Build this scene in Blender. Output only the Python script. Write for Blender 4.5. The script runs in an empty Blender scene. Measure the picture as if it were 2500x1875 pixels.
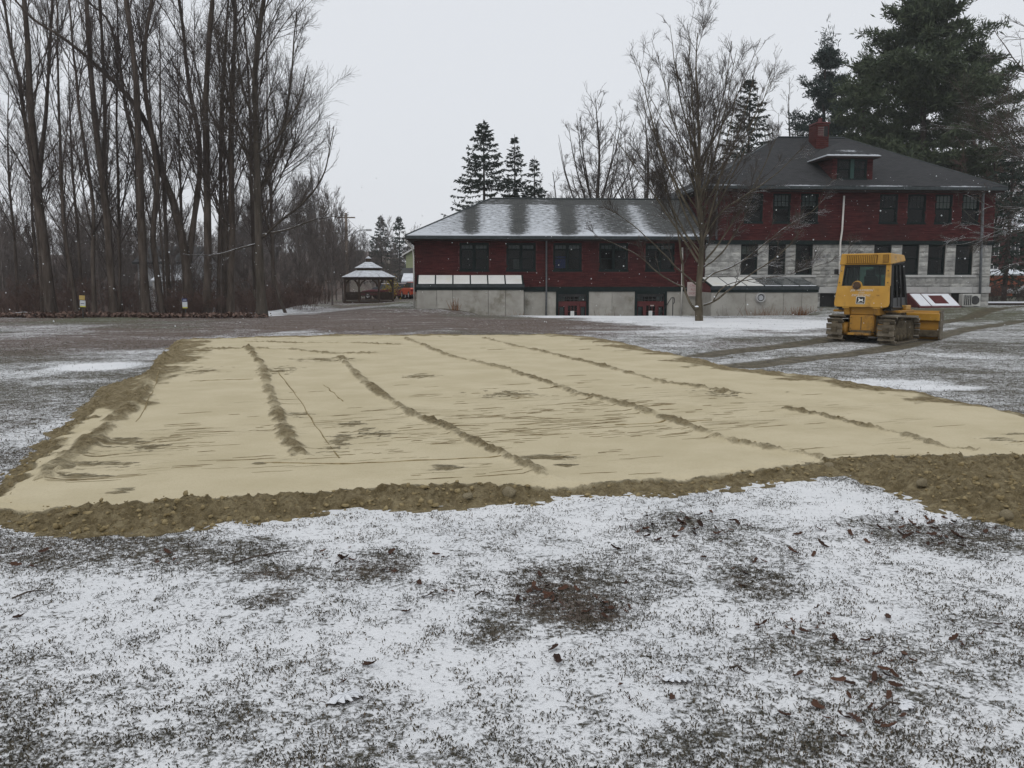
import bpy, math, random
import numpy as np
from mathutils import Vector, Matrix

# ------------------------------------------------------------------ camera, sky, sun
SC = bpy.context.scene
COL = SC.collection
CAMZ, PITCH, FPX = 1.9, math.radians(6.92), 2100.0
cam_d = bpy.data.cameras.new("camera"); cam = bpy.data.objects.new("camera", cam_d); COL.objects.link(cam)
cam_d.sensor_fit = 'HORIZONTAL'; cam_d.sensor_width = 36.0; cam_d.lens = 36.0 * FPX / 2500.0
cam_d.clip_start = 0.1; cam_d.clip_end = 3000.0
cam.location = (0, 0, CAMZ); cam.rotation_euler = (math.pi / 2 - PITCH, 0, 0)
SC.camera = cam

SUN_EL, SUN_AZ = math.radians(52), math.radians(205)      # azimuth clockwise from +Y
world = bpy.data.worlds.new("World"); SC.world = world; world.use_nodes = True
wn = world.node_tree; wn.nodes.clear()
sky = wn.nodes.new("ShaderNodeTexSky"); sky.sky_type = 'NISHITA'; sky.sun_disc = False
sky.sun_elevation = SUN_EL; sky.sun_rotation = SUN_AZ; sky.air_density = 1.0; sky.dust_density = 4.0
mixw = wn.nodes.new("ShaderNodeMix"); mixw.data_type = 'RGBA'
mixw.inputs[0].default_value = 0.94
wn.links.new(sky.outputs[0], mixw.inputs[6])
mixw.inputs[7].default_value = (7.75, 8.0, 8.4, 1)          # even snow-cloud overcast
bg = wn.nodes.new("ShaderNodeBackground"); bg.inputs[1].default_value = 0.102
wo = wn.nodes.new("ShaderNodeOutputWorld")
wn.links.new(mixw.outputs[2], bg.inputs[0]); wn.links.new(bg.outputs[0], wo.inputs[0])
sun_d = bpy.data.lights.new("sun", 'SUN'); sun_d.energy = 0.55; sun_d.angle = math.radians(40); sun_d.color = (1.0, 0.97, 0.93)
sun = bpy.data.objects.new("sun", sun_d); COL.objects.link(sun)
sdir = Vector((math.sin(SUN_AZ) * math.cos(SUN_EL), math.cos(SUN_AZ) * math.cos(SUN_EL), math.sin(SUN_EL)))
sun.rotation_euler = sdir.to_track_quat('Z', 'Y').to_euler(); sun.location = (0, 0, 60)
vs = SC.view_settings
SC.display_settings.display_device = 'sRGB'
vs.view_transform = 'Standard'; vs.look = 'None'; vs.gamma = 1.0; vs.use_curve_mapping = False; vs.exposure = 0.0
SC.cycles.max_bounces = 6; SC.cycles.transparent_max_bounces = 16; SC.cycles.use_denoising = True
SC.cycles.volume_bounces = 2

# ------------------------------------------------------------------ survey helpers: photo pixel -> place
CP, SP = math.cos(PITCH), math.sin(PITCH)
def ray(px, py):
    a = (px - 1250.0) / FPX; b = (937.5 - py) / FPX
    return Vector((a, CP + b * SP, -SP + b * CP))
def at(px, py, Y):
    d = ray(px, py); return Vector((0, 0, CAMZ)) + d * (Y / d.y)
def onz(px, py, z=0.0):
    d = ray(px, py); return Vector((0, 0, CAMZ)) + d * ((z - CAMZ) / d.z)

# ------------------------------------------------------------------ numpy noise
_rt = np.random.RandomState(7).rand(256, 256)
def vnoise(x, y, s=0):
    x = np.asarray(x, float) + 37.3 * s; y = np.asarray(y, float) + 91.7 * s
    xi = np.floor(x).astype(int); yi = np.floor(y).astype(int); fx = x - xi; fy = y - yi
    fx = fx * fx * (3 - 2 * fx); fy = fy * fy * (3 - 2 * fy)
    a = _rt[xi & 255, yi & 255]; b = _rt[(xi + 1) & 255, yi & 255]; c = _rt[xi & 255, (yi + 1) & 255]; d = _rt[(xi + 1) & 255, (yi + 1) & 255]
    return (a * (1 - fx) + b * fx) * (1 - fy) + (c * (1 - fx) + d * fx) * fy
def fbm(x, y, o=4, s=0):
    t = 0; a = .5; n = 0
    for i in range(o):
        t = t + a * vnoise(x * 2 ** i, y * 2 ** i, s + i * 3); n += a; a *= .55
    return t / n
def domes(x, y, s=0):
    """crumb-shaped bumps, one per unit cell (0..1)"""
    xi = np.floor(x).astype(int); yi = np.floor(y).astype(int); best = np.zeros(np.shape(x))
    for i in (-1, 0, 1):
        for j in (-1, 0, 1):
            a = (xi + i + 57 * s) & 255; b = (yi + j + 31 * s) & 255
            px = xi + i + _rt[a, b]; py = yi + j + _rt[b, a]; r = .25 + .6 * _rt[(a + 91) & 255, (b + 17) & 255]
            q = np.hypot((x - px) * (.8 + .5 * _rt[(a + 7) & 255, b]), y - py) / r; best = np.maximum(best, r * np.sqrt(np.clip(1 - q * q, 0, 1)))
    return best
def smooth(x, a, b):
    t = np.clip((np.asarray(x, float) - a) / (b - a), 0, 1); return t * t * (3 - 2 * t)

# ------------------------------------------------------------------ object helpers
def tag(o, label=None, cat=None, group=None, kind=None):
    if label: o["label"] = label
    if cat: o["category"] = cat
    if group: o["group"] = group
    if kind: o["kind"] = kind
    return o
def empty(name, loc, rz=0.0, label=None, cat=None, group=None):
    o = bpy.data.objects.new(name, None); COL.objects.link(o); o.empty_display_size = .2
    o.location = loc; o.rotation_euler = (0, 0, rz)
    return tag(o, label, cat, group)
def mobj(name, me, parent=None, loc=(0, 0, 0), rot=(0, 0, 0), scale=(1, 1, 1)):
    o = bpy.data.objects.new(name, me); COL.objects.link(o)
    if parent is not None: o.parent = parent
    o.location = loc; o.rotation_euler = rot; o.scale = scale
    return o
def np_mesh(name, V, F, mats, smooth_=False, attrs=None, mi=None, uv=None):
    me = bpy.data.meshes.new(name)
    V = np.ascontiguousarray(V, dtype=np.float32); F = np.ascontiguousarray(F, dtype=np.int32)
    nf, k = F.shape
    me.vertices.add(len(V)); me.vertices.foreach_set("co", V.ravel())
    me.loops.add(nf * k); me.loops.foreach_set("vertex_index", F.ravel())
    me.polygons.add(nf); me.polygons.foreach_set("loop_start", np.arange(0, nf * k, k, dtype=np.int32))
    try: me.polygons.foreach_set("loop_total", np.full(nf, k, dtype=np.int32))
    except Exception: pass
    if smooth_: me.polygons.foreach_set("use_smooth", np.ones(nf, dtype=bool))
    if mi is not None: me.polygons.foreach_set("material_index", np.asarray(mi, dtype=np.int32))
    if attrs:
        for an, av in attrs.items():
            a = me.attributes.new(an, 'FLOAT', 'POINT'); a.data.foreach_set("value", np.ascontiguousarray(av, dtype=np.float32))
    me.update(calc_edges=True); me.validate()
    for m in (mats if isinstance(mats, (list, tuple)) else [mats]): me.materials.append(m)
    return me
class MB:
    """collects quads/polys in python lists and builds one mesh"""
    def __init__(s): s.v = []; s.f = []; s.m = []; s.cm = 0
    def add(s, vs, fs):
        b = len(s.v); s.v += [tuple(p) for p in vs]
        for f in fs: s.f.append(tuple(b + i for i in f)); s.m.append(s.cm)
        return s
    def box(s, x0, x1, y0, y1, z0, z1):
        return s.add([(x0, y0, z0), (x1, y0, z0), (x1, y1, z0), (x0, y1, z0), (x0, y0, z1), (x1, y0, z1), (x1, y1, z1), (x0, y1, z1)],
                     [(3, 2, 1, 0), (4, 5, 6, 7), (0, 1, 5, 4), (1, 2, 6, 5), (2, 3, 7, 6), (3, 0, 4, 7)])
    def hexa(s, p):   # 8 points: bottom 4 ccw, top 4 ccw
        return s.add(p, [(3, 2, 1, 0), (4, 5, 6, 7), (0, 1, 5, 4), (1, 2, 6, 5), (2, 3, 7, 6), (3, 0, 4, 7)])
    def poly(s, pts): return s.add(pts, [tuple(range(len(pts)))])
    def prism(s, pts, off):   # polygon pts extruded by vector off
        n = len(pts); off = Vector(off); a = [Vector(p) for p in pts]; b = [p + off for p in a]
        fs = [tuple(range(n))[::-1], tuple(range(n, 2 * n))] + [(i, (i + 1) % n, n + (i + 1) % n, n + i) for i in range(n)]
        return s.add(a + b, fs)
    def tube(s, pts, r, n=8, caps=True):
        pts = [Vector(p) for p in pts]; rs = r if isinstance(r, (list, tuple)) else [r] * len(pts)
        rings = []; ref = None
        for i, p in enumerate(pts):
            t = (pts[min(i + 1, len(pts) - 1)] - pts[max(i - 1, 0)]).normalized()
            if ref is None: ref = Vector((0, 0, 1)) if abs(t.z) < .9 else Vector((1, 0, 0))
            u = t.cross(ref).normalized(); w = u.cross(t).normalized(); ref = w
            rings.append([p + (u * math.cos(2 * math.pi * k / n) + w * math.sin(2 * math.pi * k / n)) * rs[i] for k in range(n)])
        vs = [q for g in rings for q in g]; fs = []
        for i in range(len(pts) - 1):
            for k in range(n): fs.append((i * n + k, i * n + (k + 1) % n, (i + 1) * n + (k + 1) % n, (i + 1) * n + k))
        if caps: fs += [tuple(range(n))[::-1], tuple(range((len(pts) - 1) * n, len(pts) * n))]
        return s.add(vs, fs)
    def cyl(s, p0, p1, r0, r1=None, n=16): return s.tube([p0, p1], [r0, r0 if r1 is None else r1], n)
    def ring_lathe(s, prof, n=24, c=(0, 0, 0), a0=0.0):     # profile (r,z) around z
        vs = []; fs = []; k = len(prof)
        for j in range(n):
            a = a0 + 2 * math.pi * j / n
            for r, z in prof: vs.append((c[0] + r * math.cos(a), c[1] + r * math.sin(a), c[2] + z))
        for j in range(n):
            for i in range(k - 1): fs.append((j * k + i, ((j + 1) % n) * k + i, ((j + 1) % n) * k + i + 1, j * k + i + 1))
        return s.add(vs, fs)
    def mesh(s, name, mats, smooth_=False, bevel=0.0):
        me = bpy.data.meshes.new(name); me.from_pydata(s.v, [], s.f)
        mats = mats if isinstance(mats, (list, tuple)) else [mats]
        for m in mats: me.materials.append(m)
        me.polygons.foreach_set("material_index", np.array(s.m, dtype=np.int32))
        if smooth_: me.polygons.foreach_set("use_smooth", np.ones(len(me.polygons), dtype=bool))
        me.update(); return me
    def build(s, name, mats, parent=None, smooth_=False, loc=(0, 0, 0), rot=(0, 0, 0), bevel=0.0):
        o = mobj(name, s.mesh(name, mats, smooth_), parent, loc, rot)
        if bevel:
            b = o.modifiers.new("bevel", 'BEVEL'); b.width = bevel; b.segments = 2; b.limit_method = 'ANGLE'; b.angle_limit = math.radians(40)
        return o

# ------------------------------------------------------------------ materials (all procedural)
class NT:
    def __init__(s, name):
        s.m = bpy.data.materials.new(name); s.m.use_nodes = True; s.t = s.m.node_tree; s.t.nodes.clear()
        s.out = s.n("ShaderNodeOutputMaterial")
    def n(s, ty, **kw):
        x = s.t.nodes.new(ty)
        for k, v in kw.items(): setattr(x, k, v)
        return x
    def l(s, a, b): s.t.links.new(a, b)
    def coord(s, kind='Object', scale=(1, 1, 1), rot=(0, 0, 0)):
        if kind == 'World':
            g = s.n("ShaderNodeNewGeometry"); src = g.outputs["Position"]
        else:
            src = s.n("ShaderNodeTexCoord").outputs[kind]
        mp = s.n("ShaderNodeMapping"); mp.inputs["Scale"].default_value = scale; mp.inputs["Rotation"].default_value = rot
        s.l(src, mp.inputs[0]); return mp.outputs[0]
    def noise(s, co, scale, detail=4, rough=.6):
        x = s.n("ShaderNodeTexNoise"); x.inputs["Scale"].default_value = scale; x.inputs["Detail"].default_value = detail; x.inputs["Roughness"].default_value = rough
        s.l(co, x.inputs["Vector"]); return x.outputs["Fac"]
    def math(s, op, a, b=None, c=None, clamp=False):
        x = s.n("ShaderNodeMath", operation=op); x.use_clamp = clamp
        for i, v in enumerate((a, b, c)):
            if v is None: continue
            if isinstance(v, (int, float)): x.inputs[i].default_value = v
            else: s.l(v, x.inputs[i])
        return x.outputs[0]
    def ramp(s, fac, a, b, lo=0.0, hi=1.0):
        x = s.n("ShaderNodeMapRange"); x.interpolation_type = 'SMOOTHSTEP'
        x.inputs["From Min"].default_value = a; x.inputs["From Max"].default_value = b; x.inputs["To Min"].default_value = lo; x.inputs["To Max"].default_value = hi
        s.l(fac, x.inputs["Value"]); return x.outputs[0]
    def mix(s, fac, a, b):
        x = s.n("ShaderNodeMix", data_type='RGBA')
        for i, v in ((0, fac), (6, a), (7, b)):
            if isinstance(v, (int, float)): x.inputs[i].default_value = v
            elif isinstance(v, tuple): x.inputs[i].default_value = (v[0], v[1], v[2], 1)
            else: s.l(v, x.inputs[i])
        return x.outputs[2]
    def attr(s, name):
        x = s.n("ShaderNodeAttribute"); x.attribute_name = name; return x.outputs["Fac"]
    def bump(s, h, strength, dist):
        x = s.n("ShaderNodeBump"); x.inputs["Strength"].default_value = strength; x.inputs["Distance"].default_value = dist
        s.l(h, x.inputs["Height"]); return x.outputs[0]
    def bsdf(s, color, rough=.8, spec=.3, metal=0.0, normal=None, **kw):
        b = s.n("ShaderNodeBsdfPrincipled")
        if isinstance(color, tuple): b.inputs["Base Color"].default_value = (*color, 1)
        else: s.l(color, b.inputs["Base Color"])
        if isinstance(rough, (int, float)): b.inputs["Roughness"].default_value = rough
        else: s.l(rough, b.inputs["Roughness"])
        b.inputs["Specular IOR Level"].default_value = spec; b.inputs["Metallic"].default_value = metal
        if normal is not None: s.l(normal, b.inputs["Normal"])
        s.l(b.outputs[0], s.out.inputs[0]); return b
SNOW = (.80, .83, .87)
def pm(name, c1, c2, scale=3.0, rough=.8, spec=.3, bump=.3, bdist=.01, metal=0.0, coord='Object', stretch=(1, 1, 1), snow=None, grime=None, rnd=0.0, bscale=None):
    """two-tone mottled material; snow=(normal z threshold, noise scale) lays snow on upward faces"""
    t = NT(name); co = t.coord(coord, stretch)
    n1 = t.noise(co, scale, 6); col = t.mix(t.ramp(n1, .32, .68), c1, c2)
    if rnd:
        oi = t.n("ShaderNodeObjectInfo"); r = t.math('MULTIPLY_ADD', oi.outputs["Random"], 2 * rnd, 1 - rnd)
        vm = t.n("ShaderNodeVectorMath", operation='SCALE'); t.l(col, vm.inputs[0]); t.l(r, vm.inputs["Scale"]); col = vm.outputs[0]
    if grime:
        g = t.noise(t.coord(coord), grime[1], 5, .65); col = t.mix(t.ramp(g, .52, .74, 0, grime[2] if len(grime) > 2 else .8), col, grime[0])
    if snow:
        ge = t.n("ShaderNodeNewGeometry"); sx = t.n("ShaderNodeSeparateXYZ"); t.l(ge.outputs["Normal"], sx.inputs[0])
        sn = t.noise(t.coord('World'), snow[1], 3)
        f = t.math('ADD', sx.outputs[2], t.math('MULTIPLY_ADD', sn, .9, -.45))
        f = t.ramp(f, snow[0], snow[0] + .12); col = t.mix(f, col, SNOW)
    nb = t.noise(co, bscale or scale * 4, 5); t.bsdf(col, rough, spec, metal, t.bump(nb, bump, bdist) if bump else None)
    return t.m
def glass_mat(name, tint=.75, rough=.04, col=(.9, 1, .98), ior=1.5):
    t = NT(name); tr = t.n("ShaderNodeBsdfTransparent"); tr.inputs[0].default_value = (tint * col[0], tint * col[1], tint * col[2], 1)
    gl = t.n("ShaderNodeBsdfGlossy"); gl.inputs["Roughness"].default_value = rough
    co = t.coord('Object'); t.l(t.bump(t.noise(co, 1.5, 2), .15, .02), gl.inputs["Normal"])
    fr = t.n("ShaderNodeFresnel"); fr.inputs[0].default_value = ior
    mx = t.n("ShaderNodeMixShader"); t.l(fr.outputs[0], mx.inputs[0]); t.l(tr.outputs[0], mx.inputs[1]); t.l(gl.outputs[0], mx.inputs[2])
    t.l(mx.outputs[0], t.out.inputs[0]); return t.m

def screen_mat():
    t = NT('dark_door_screen'); tr = t.n("ShaderNodeBsdfTransparent"); tr.inputs[0].default_value = (.6, .66, .64, 1)
    df = t.n("ShaderNodeBsdfDiffuse"); df.inputs[0].default_value = (.014, .014, .014, 1); co = t.coord('Object')
    mx = t.n("ShaderNodeMixShader"); t.l(t.ramp(t.noise(co, 5, 4), .42, .5, .45, .92), mx.inputs[0]); t.l(tr.outputs[0], mx.inputs[1]); t.l(df.outputs[0], mx.inputs[2]); t.l(mx.outputs[0], t.out.inputs[0]); return t.m

M = {}
M['bark'] = pm('bark_grey_brown', (.050, .039, .032), (.105, .086, .072), 5, .95, .1, .8, .03, stretch=(1, 1, .18), coord='World')
M['bark_snow'] = pm('bark_with_snow', (.052, .044, .036), (.10, .085, .07), 5, .95, .1, .8, .03, stretch=(1, 1, .18), coord='World', snow=(.80, 2.5))
M['bark_dark'] = pm('bark_dark', (.036, .029, .026), (.07, .058, .05), 5, .95, .1, .6, .03, coord='World')
M['bark_hero'] = pm('bark_smooth_olive_brown', (.062, .052, .036), (.125, .105, .075), 4, .95, .1, .6, .02, stretch=(1, 1, .2), coord='World', snow=(.74, 3.0))
M['twig_hero'] = pm('twig_with_snow', (.05, .04, .034), (.09, .075, .062), 5, .9, .1, 0, coord='World', snow=(.80, 2.2))
M['twig'] = pm('twig_brown', (.055, .044, .039), (.10, .081, .071), 3, .95, .1, 0, coord='World')
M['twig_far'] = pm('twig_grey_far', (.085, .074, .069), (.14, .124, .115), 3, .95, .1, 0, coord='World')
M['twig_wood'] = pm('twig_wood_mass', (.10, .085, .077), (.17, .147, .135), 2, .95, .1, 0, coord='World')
M['twig_red'] = pm('twig_reddish', (.085, .055, .046), (.16, .11, .092), 2, .95, .1, 0, coord='World')
M['needle_spruce'] = pm('spruce_needles', (.014, .024, .018), (.035, .05, .036), 1.5, .8, .2, 0, coord='World')
M['needle_pine'] = pm('pine_needles', (.036, .052, .030), (.085, .105, .058), 1.2, .8, .2, 0, coord='World')
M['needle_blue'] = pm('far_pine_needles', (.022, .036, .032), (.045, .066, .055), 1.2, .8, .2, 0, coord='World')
M['leaf'] = pm('fallen_leaf_brown', (.030, .016, .011), (.092, .043, .025), 14, .75, .25, .4, .002, rnd=.55)
M['leaf_snow'] = pm('snow_on_leaf', (.70, .72, .75), (.82, .84, .86), 60, .8, .2, .8, .006)
M['litter'] = pm('leaf_litter', (.07, .042, .034), (.22, .15, .12), 6, .9, .1, 0, coord='World', snow=(1.15, 2.0))
M['snow'] = pm('snow', (.78, .81, .85), (.84, .86, .89), 8, .75, .3, .5, .01)
M['concrete'] = pm('concrete', (.33, .315, .28), (.43, .415, .375), 1.3, .92, .2, .25, .01, grime=((.165, .15, .11), .85, .8), rnd=.12)
M['stone'] = pm('granite_block', (.25, .25, .24), (.45, .445, .42), 2.2, .92, .2, .9, .03, rnd=.16, grime=((.26, .245, .215), 1.1, .5), coord='World', bscale=12)
M['stone_smooth'] = pm('dressed_granite', (.40, .40, .39), (.49, .485, .47), 3, .9, .2, .3, .01, rnd=.06)
M['mortar'] = pm('mortar', (.20, .19, .175), (.26, .25, .23), 4, .95, .1, .3, .01)
M['shingle'] = pm('red_wood_shingle', (.036, .0092, .0095), (.092, .0225, .022), 2.6, .85, .15, .3, .008, stretch=(.6, .6, 6), coord='World', grime=((.040, .017, .016), .45, .75), bscale=14)
M['red_brick_paint'] = pm('red_chimney_brick', (.055, .016, .0145), (.095, .027, .024), 5, .9, .15, .4, .01, rnd=.18)
M['red_paint'] = pm('red_paint', (.085, .019, .019), (.12, .027, .027), 4, .6, .3, .15, .005)
M['green_trim'] = pm('dark_green_trim', (.0065, .0125, .0125), (.011, .020, .019), 5, .7, .15, .1, .004)
M['green_bright'] = pm('green_mullion', (.012, .045, .037), (.018, .06, .05), 5, .55, .35, 0)
M['gutter'] = pm('dark_gutter', (.02, .028, .030), (.035, .045, .048), 5, .5, .4, .1, .004, grime=((.25, .27, .28), 2.0, .12))
M['soffit'] = pm('dark_soffit', (.03, .022, .02), (.045, .032, .03), 3, .9, .1, 0)
M['downspout'] = pm('grey_downspout', (.10, .11, .12), (.15, .16, .17), 6, .5, .4, .1, .003)
M['white_pipe'] = pm('white_pipe', (.60, .58, .54), (.70, .68, .64), 3, .6, .3, .05, .002)
M['black_rubber'] = pm('black_rubber', (.012, .012, .013), (.025, .025, .026), 8, .7, .3, .1, .003)
M['interior'] = pm('dim_interior', (.016, .0145, .013), (.026, .024, .022), 1, .95, .1, 0)
M['blind'] = pm('pale_blind', (.50, .52, .50), (.60, .61, .58), 3, .9, .1, 0)
M['curtain'] = pm('grey_curtain', (.32, .36, .38), (.45, .48, .50), 6, .9, .1, .2, .01, stretch=(6, 1, .3))
M['blue_thing'] = pm('blue_fabric', (.02, .05, .22), (.03, .07, .30), 3, .9, .1, 0)
M['glass'] = glass_mat('window_glass', .62, .04, (.95, 1, .98), 1.28)
M['glass_cab'] = glass_mat('cab_glass', .66, .03, (.82, 1, .95), 1.35)
M['screen'] = screen_mat()
M['roof_dark'] = pm('dark_roof', (.04, .04, .042), (.07, .07, .07), 3, .9, .2, .3, .02)
M['paper'] = pm('white_paper', (.68, .68, .66), (.75, .75, .73), 3, .8, .2, 0)
M['pane_white'] = pm('snowy_glazing', (.74, .74, .70), (.80, .80, .77), 1.5, .6, .4, .1, .003, grime=((.62, .55, .36), .9, .35), rnd=.03)
M['pane_dark'] = pm('wet_dark_glazing', (.10, .11, .11), (.16, .17, .165), 1.5, .25, .5, .05, .003)
M['rail'] = pm('black_handrail', (.012, .012, .012), (.02, .02, .02), 5, .5, .4, 0)
M['sign_pink'] = pm('faded_sign_board', (.50, .40, .38), (.56, .49, .46), 2, .8, .2, 0)
M['sign_red'] = pm('faded_red_print', (.34, .12, .12), (.40, .17, .16), 2, .8, .2, 0)
M['ac_metal'] = pm('heat_pump_casing', (.48, .48, .45), (.55, .55, .52), 3, .55, .4, .05, .003)
M['dark_metal'] = pm('dark_metal', (.03, .03, .03), (.05, .05, .048), 5, .5, .4, .1, .003)
M['gaz_wood'] = pm('gazebo_dark_wood', (.045, .030, .022), (.085, .060, .045), 4, .85, .2, .2, .005, stretch=(4, 4, .6))
M['gaz_roof'] = pm('gazebo_snowy_shingle', (.55, .57, .60), (.72, .75, .79), 3.5, .8, .2, .3, .01, grime=((.30, .29, .28), 3.0, .5))
M['pole_wood'] = pm('utility_pole_wood', (.16, .13, .10), (.24, .20, .165), 3, .9, .1, .3, .01, stretch=(3, 3, .3))
M['galv'] = pm('galvanised_arm', (.42, .43, .44), (.52, .53, .54), 4, .5, .4, 0, metal=.3)
M['house_green'] = pm('pale_green_siding', (.34, .38, .22), (.40, .43, .27), 1.0, .85, .2, .2, .02, stretch=(.3, .3, 8))
M['house_white'] = pm('grey_white_siding', (.36, .37, .38), (.46, .47, .48), 1.2, .85, .2, .2, .02, stretch=(.3, .3, 8))
M['house_brick'] = pm('orange_brick', (.28, .085, .05), (.36, .12, .075), 2, .9, .2, .2, .02)
M['house_dark'] = pm('dark_red_siding', (.055, .025, .024), (.08, .038, .036), 1.4, .9, .2, .2, .02, stretch=(.3, .3, 8))
M['roof_grey'] = pm('grey_roof', (.10, .10, .10), (.16, .16, .16), 3, .9, .2, .3, .02, snow=(.72, 1.5))
M['roof_snow'] = pm('snowy_roof', (.62, .65, .69), (.78, .81, .85), 2, .8, .2, .2, .02)
M['trim_white'] = pm('white_trim', (.60, .60, .58), (.68, .68, .66), 3, .7, .3, 0)
M['car_orange'] = pm('orange_car_paint', (.55, .075, .03), (.60, .09, .035), 2, .3, .5, 0)
M['car_red'] = pm('dark_red_car_paint', (.09, .018, .022), (.12, .024, .03), 2, .3, .5, 0)
M['car_white'] = pm('white_van_paint', (.60, .61, .62), (.66, .67, .68), 2, .35, .5, 0)
M['car_glass'] = pm('car_glass', (.02, .022, .025), (.035, .038, .04), 2, .1, .5, 0, snow=(.75, 1.5))
M['tail_red'] = pm('tail_lamp', (.20, .01, .012), (.28, .015, .015), 3, .3, .5, 0)
M['plate'] = pm('number_plate', (.45, .45, .42), (.5, .5, .47), 3, .6, .3, 0)
M['dz_yellow'] = pm('dozer_yellow_paint', (.43, .225, .026), (.50, .27, .034), 2.2, .48, .4, .1, .004, grime=((.13, .075, .03), 2.4, .75))
M['dz_yellow_dirty'] = pm('dozer_yellow_muddy', (.33, .165, .024), (.39, .20, .030), 3, .6, .3, .2, .006, grime=((.085, .06, .035), 2.2, 1.0))
M['dz_black'] = pm('dozer_black_paint', (.010, .010, .010), (.02, .02, .02), 4, .45, .4, .1, .003)
M['dz_steel'] = pm('muddy_track_steel', (.072, .058, .040), (.165, .138, .098), 6, .7, .3, .4, .01, grime=((.07, .056, .038), 4.0, .9), rnd=.2)
M['dz_worn'] = pm('worn_grouser_edge', (.20, .185, .155), (.30, .28, .24), 8, .5, .4, .2, .004)
M['dz_mud'] = pm('caked_mud', (.060, .048, .032), (.13, .105, .07), 5, .95, .1, .8, .02)
M['dz_lens'] = pm('dirty_round_lamp', (.03, .018, .012), (.09, .045, .02), 12, .4, .4, .2, .003)
M['print_white'] = pm('white_print', (.60, .60, .56), (.66, .66, .62), 9, .7, .2, 0)
M['print_black'] = pm('black_print', (.012, .012, .012), (.018, .018, .018), 9, .6, .3, 0)
M['print_brown'] = pm('brown_print', (.12, .06, .02), (.15, .075, .025), 9, .7, .2, 0)
M['sign_tan'] = pm('tan_notice', (.42, .30, .10), (.48, .35, .13), 5, .7, .2, 0)
M['sign_white'] = pm('white_notice', (.50, .53, .56), (.58, .60, .62), 5, .7, .2, 0)
M['sign_yellow'] = pm('yellow_strip', (.50, .47, .08), (.55, .52, .1), 5, .7, .2, 0)
M['sign_navy'] = pm('navy_notice', (.02, .025, .10), (.03, .035, .13), 5, .6, .3, 0)
M['dry_grass'] = pm('rust_dry_grass', (.14, .058, .026), (.26, .125, .06), 4, .9, .1, 0, coord='World')
M['forsythia'] = pm('yellow_shrub_leaves', (.20, .15, .02), (.34, .26, .04), 4, .9, .1, 0, coord='World')
M['rock'] = pm('field_stone', (.19, .16, .10), (.30, .255, .17), 6, .95, .1, .6, .02)

# wood-shingle roof with a vertex "snow" coverage
def roof_mat(name, dark, mid, snowy):
    t = NT(name); uv = t.coord('UV')
    bt = t.n("ShaderNodeTexBrick"); t.l(uv, bt.inputs["Vector"])
    bt.inputs["Color1"].default_value = (*dark, 1); bt.inputs["Color2"].default_value = (*mid, 1); bt.inputs["Mortar"].default_value = (dark[0] * .5, dark[1] * .5, dark[2] * .5, 1)
    bt.inputs["Scale"].default_value = 1.0; bt.inputs["Brick Width"].default_value = .32; bt.inputs["Row Height"].default_value = .14; bt.inputs["Mortar Size"].default_value = .012
    n = t.noise(uv, .6, 5); col = t.mix(t.ramp(n, .35, .7, 0, .5), bt.outputs["Color"], mid)
    if snowy:
        n2 = t.noise(t.coord('UV', (3.0, 9.0, 1)), 1.0, 6, .75); n3 = t.noise(t.coord('UV', (.5, 7.5, 1)), 1.0, 2)
        f = t.math('ADD', t.attr('snow'), t.math('MULTIPLY_ADD', n2, 2.1, -1.05)); f = t.math('ADD', f, t.math('MULTIPLY_ADD', n3, .3, -.15))
        f = t.ramp(f, .30, .95, 0, .95); col = t.mix(f, col, (.62, .65, .69))
    nb = t.noise(uv, 9, 4); h = t.math('MULTIPLY_ADD', bt.outputs["Fac"], -1.0, nb)
    t.bsdf(col, .9, .2, 0, t.bump(h, .5, .012)); return t.m
M['roof_wing'] = roof_mat('asphalt_shingle_with_snow', (.055, .058, .056), (.085, .088, .086), True)
M['roof_main'] = roof_mat('asphalt_shingle', (.030, .031, .033), (.048, .049, .051), True)
# ------------------------------------------------------------------ terrain
def H(x, y):
    x = np.asarray(x, float); y = np.asarray(y, float)
    z = .10 * (fbm(x * .12, y * .12, 3, 2) - .5) * smooth(y, 24, 34) + .05 * (fbm(x * .5, y * .5, 2, 9) - .5)
    s = smooth(y, 44, 50.5)
    z = z + .27 * s * smooth(x, 15.8, 18.5) + .25 * s * (1 - smooth(x, -4.2, -1.8)) * smooth(x, -12, -7)
    z = z - 1.15 * smooth(y, 46.2, 49.3) * smooth(x, -2.6, .4) * (1 - smooth(x, 15.2, 17.2)) * (1 - smooth(y, 62, 70))
    w = 1 - smooth(x + .10 * (y - 45), -18, -13.5)
    z = z + w * (-2.0 * smooth(y, 48, 62) + 7.0 * smooth(y, 80, 150))
    z = z + 6.0 * smooth(y, 150, 320) * (.5 + fbm(x * .01, y * .01, 3, 5))
    return z
def Hs(x, y): return float(H(np.array([x]), np.array([y]))[0])
def on_ground(px, py):
    z = 0.0
    for _ in range(12):
        p = onz(px, py, z); z = Hs(p.x, p.y)
    return Vector((p.x, p.y, z))

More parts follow.
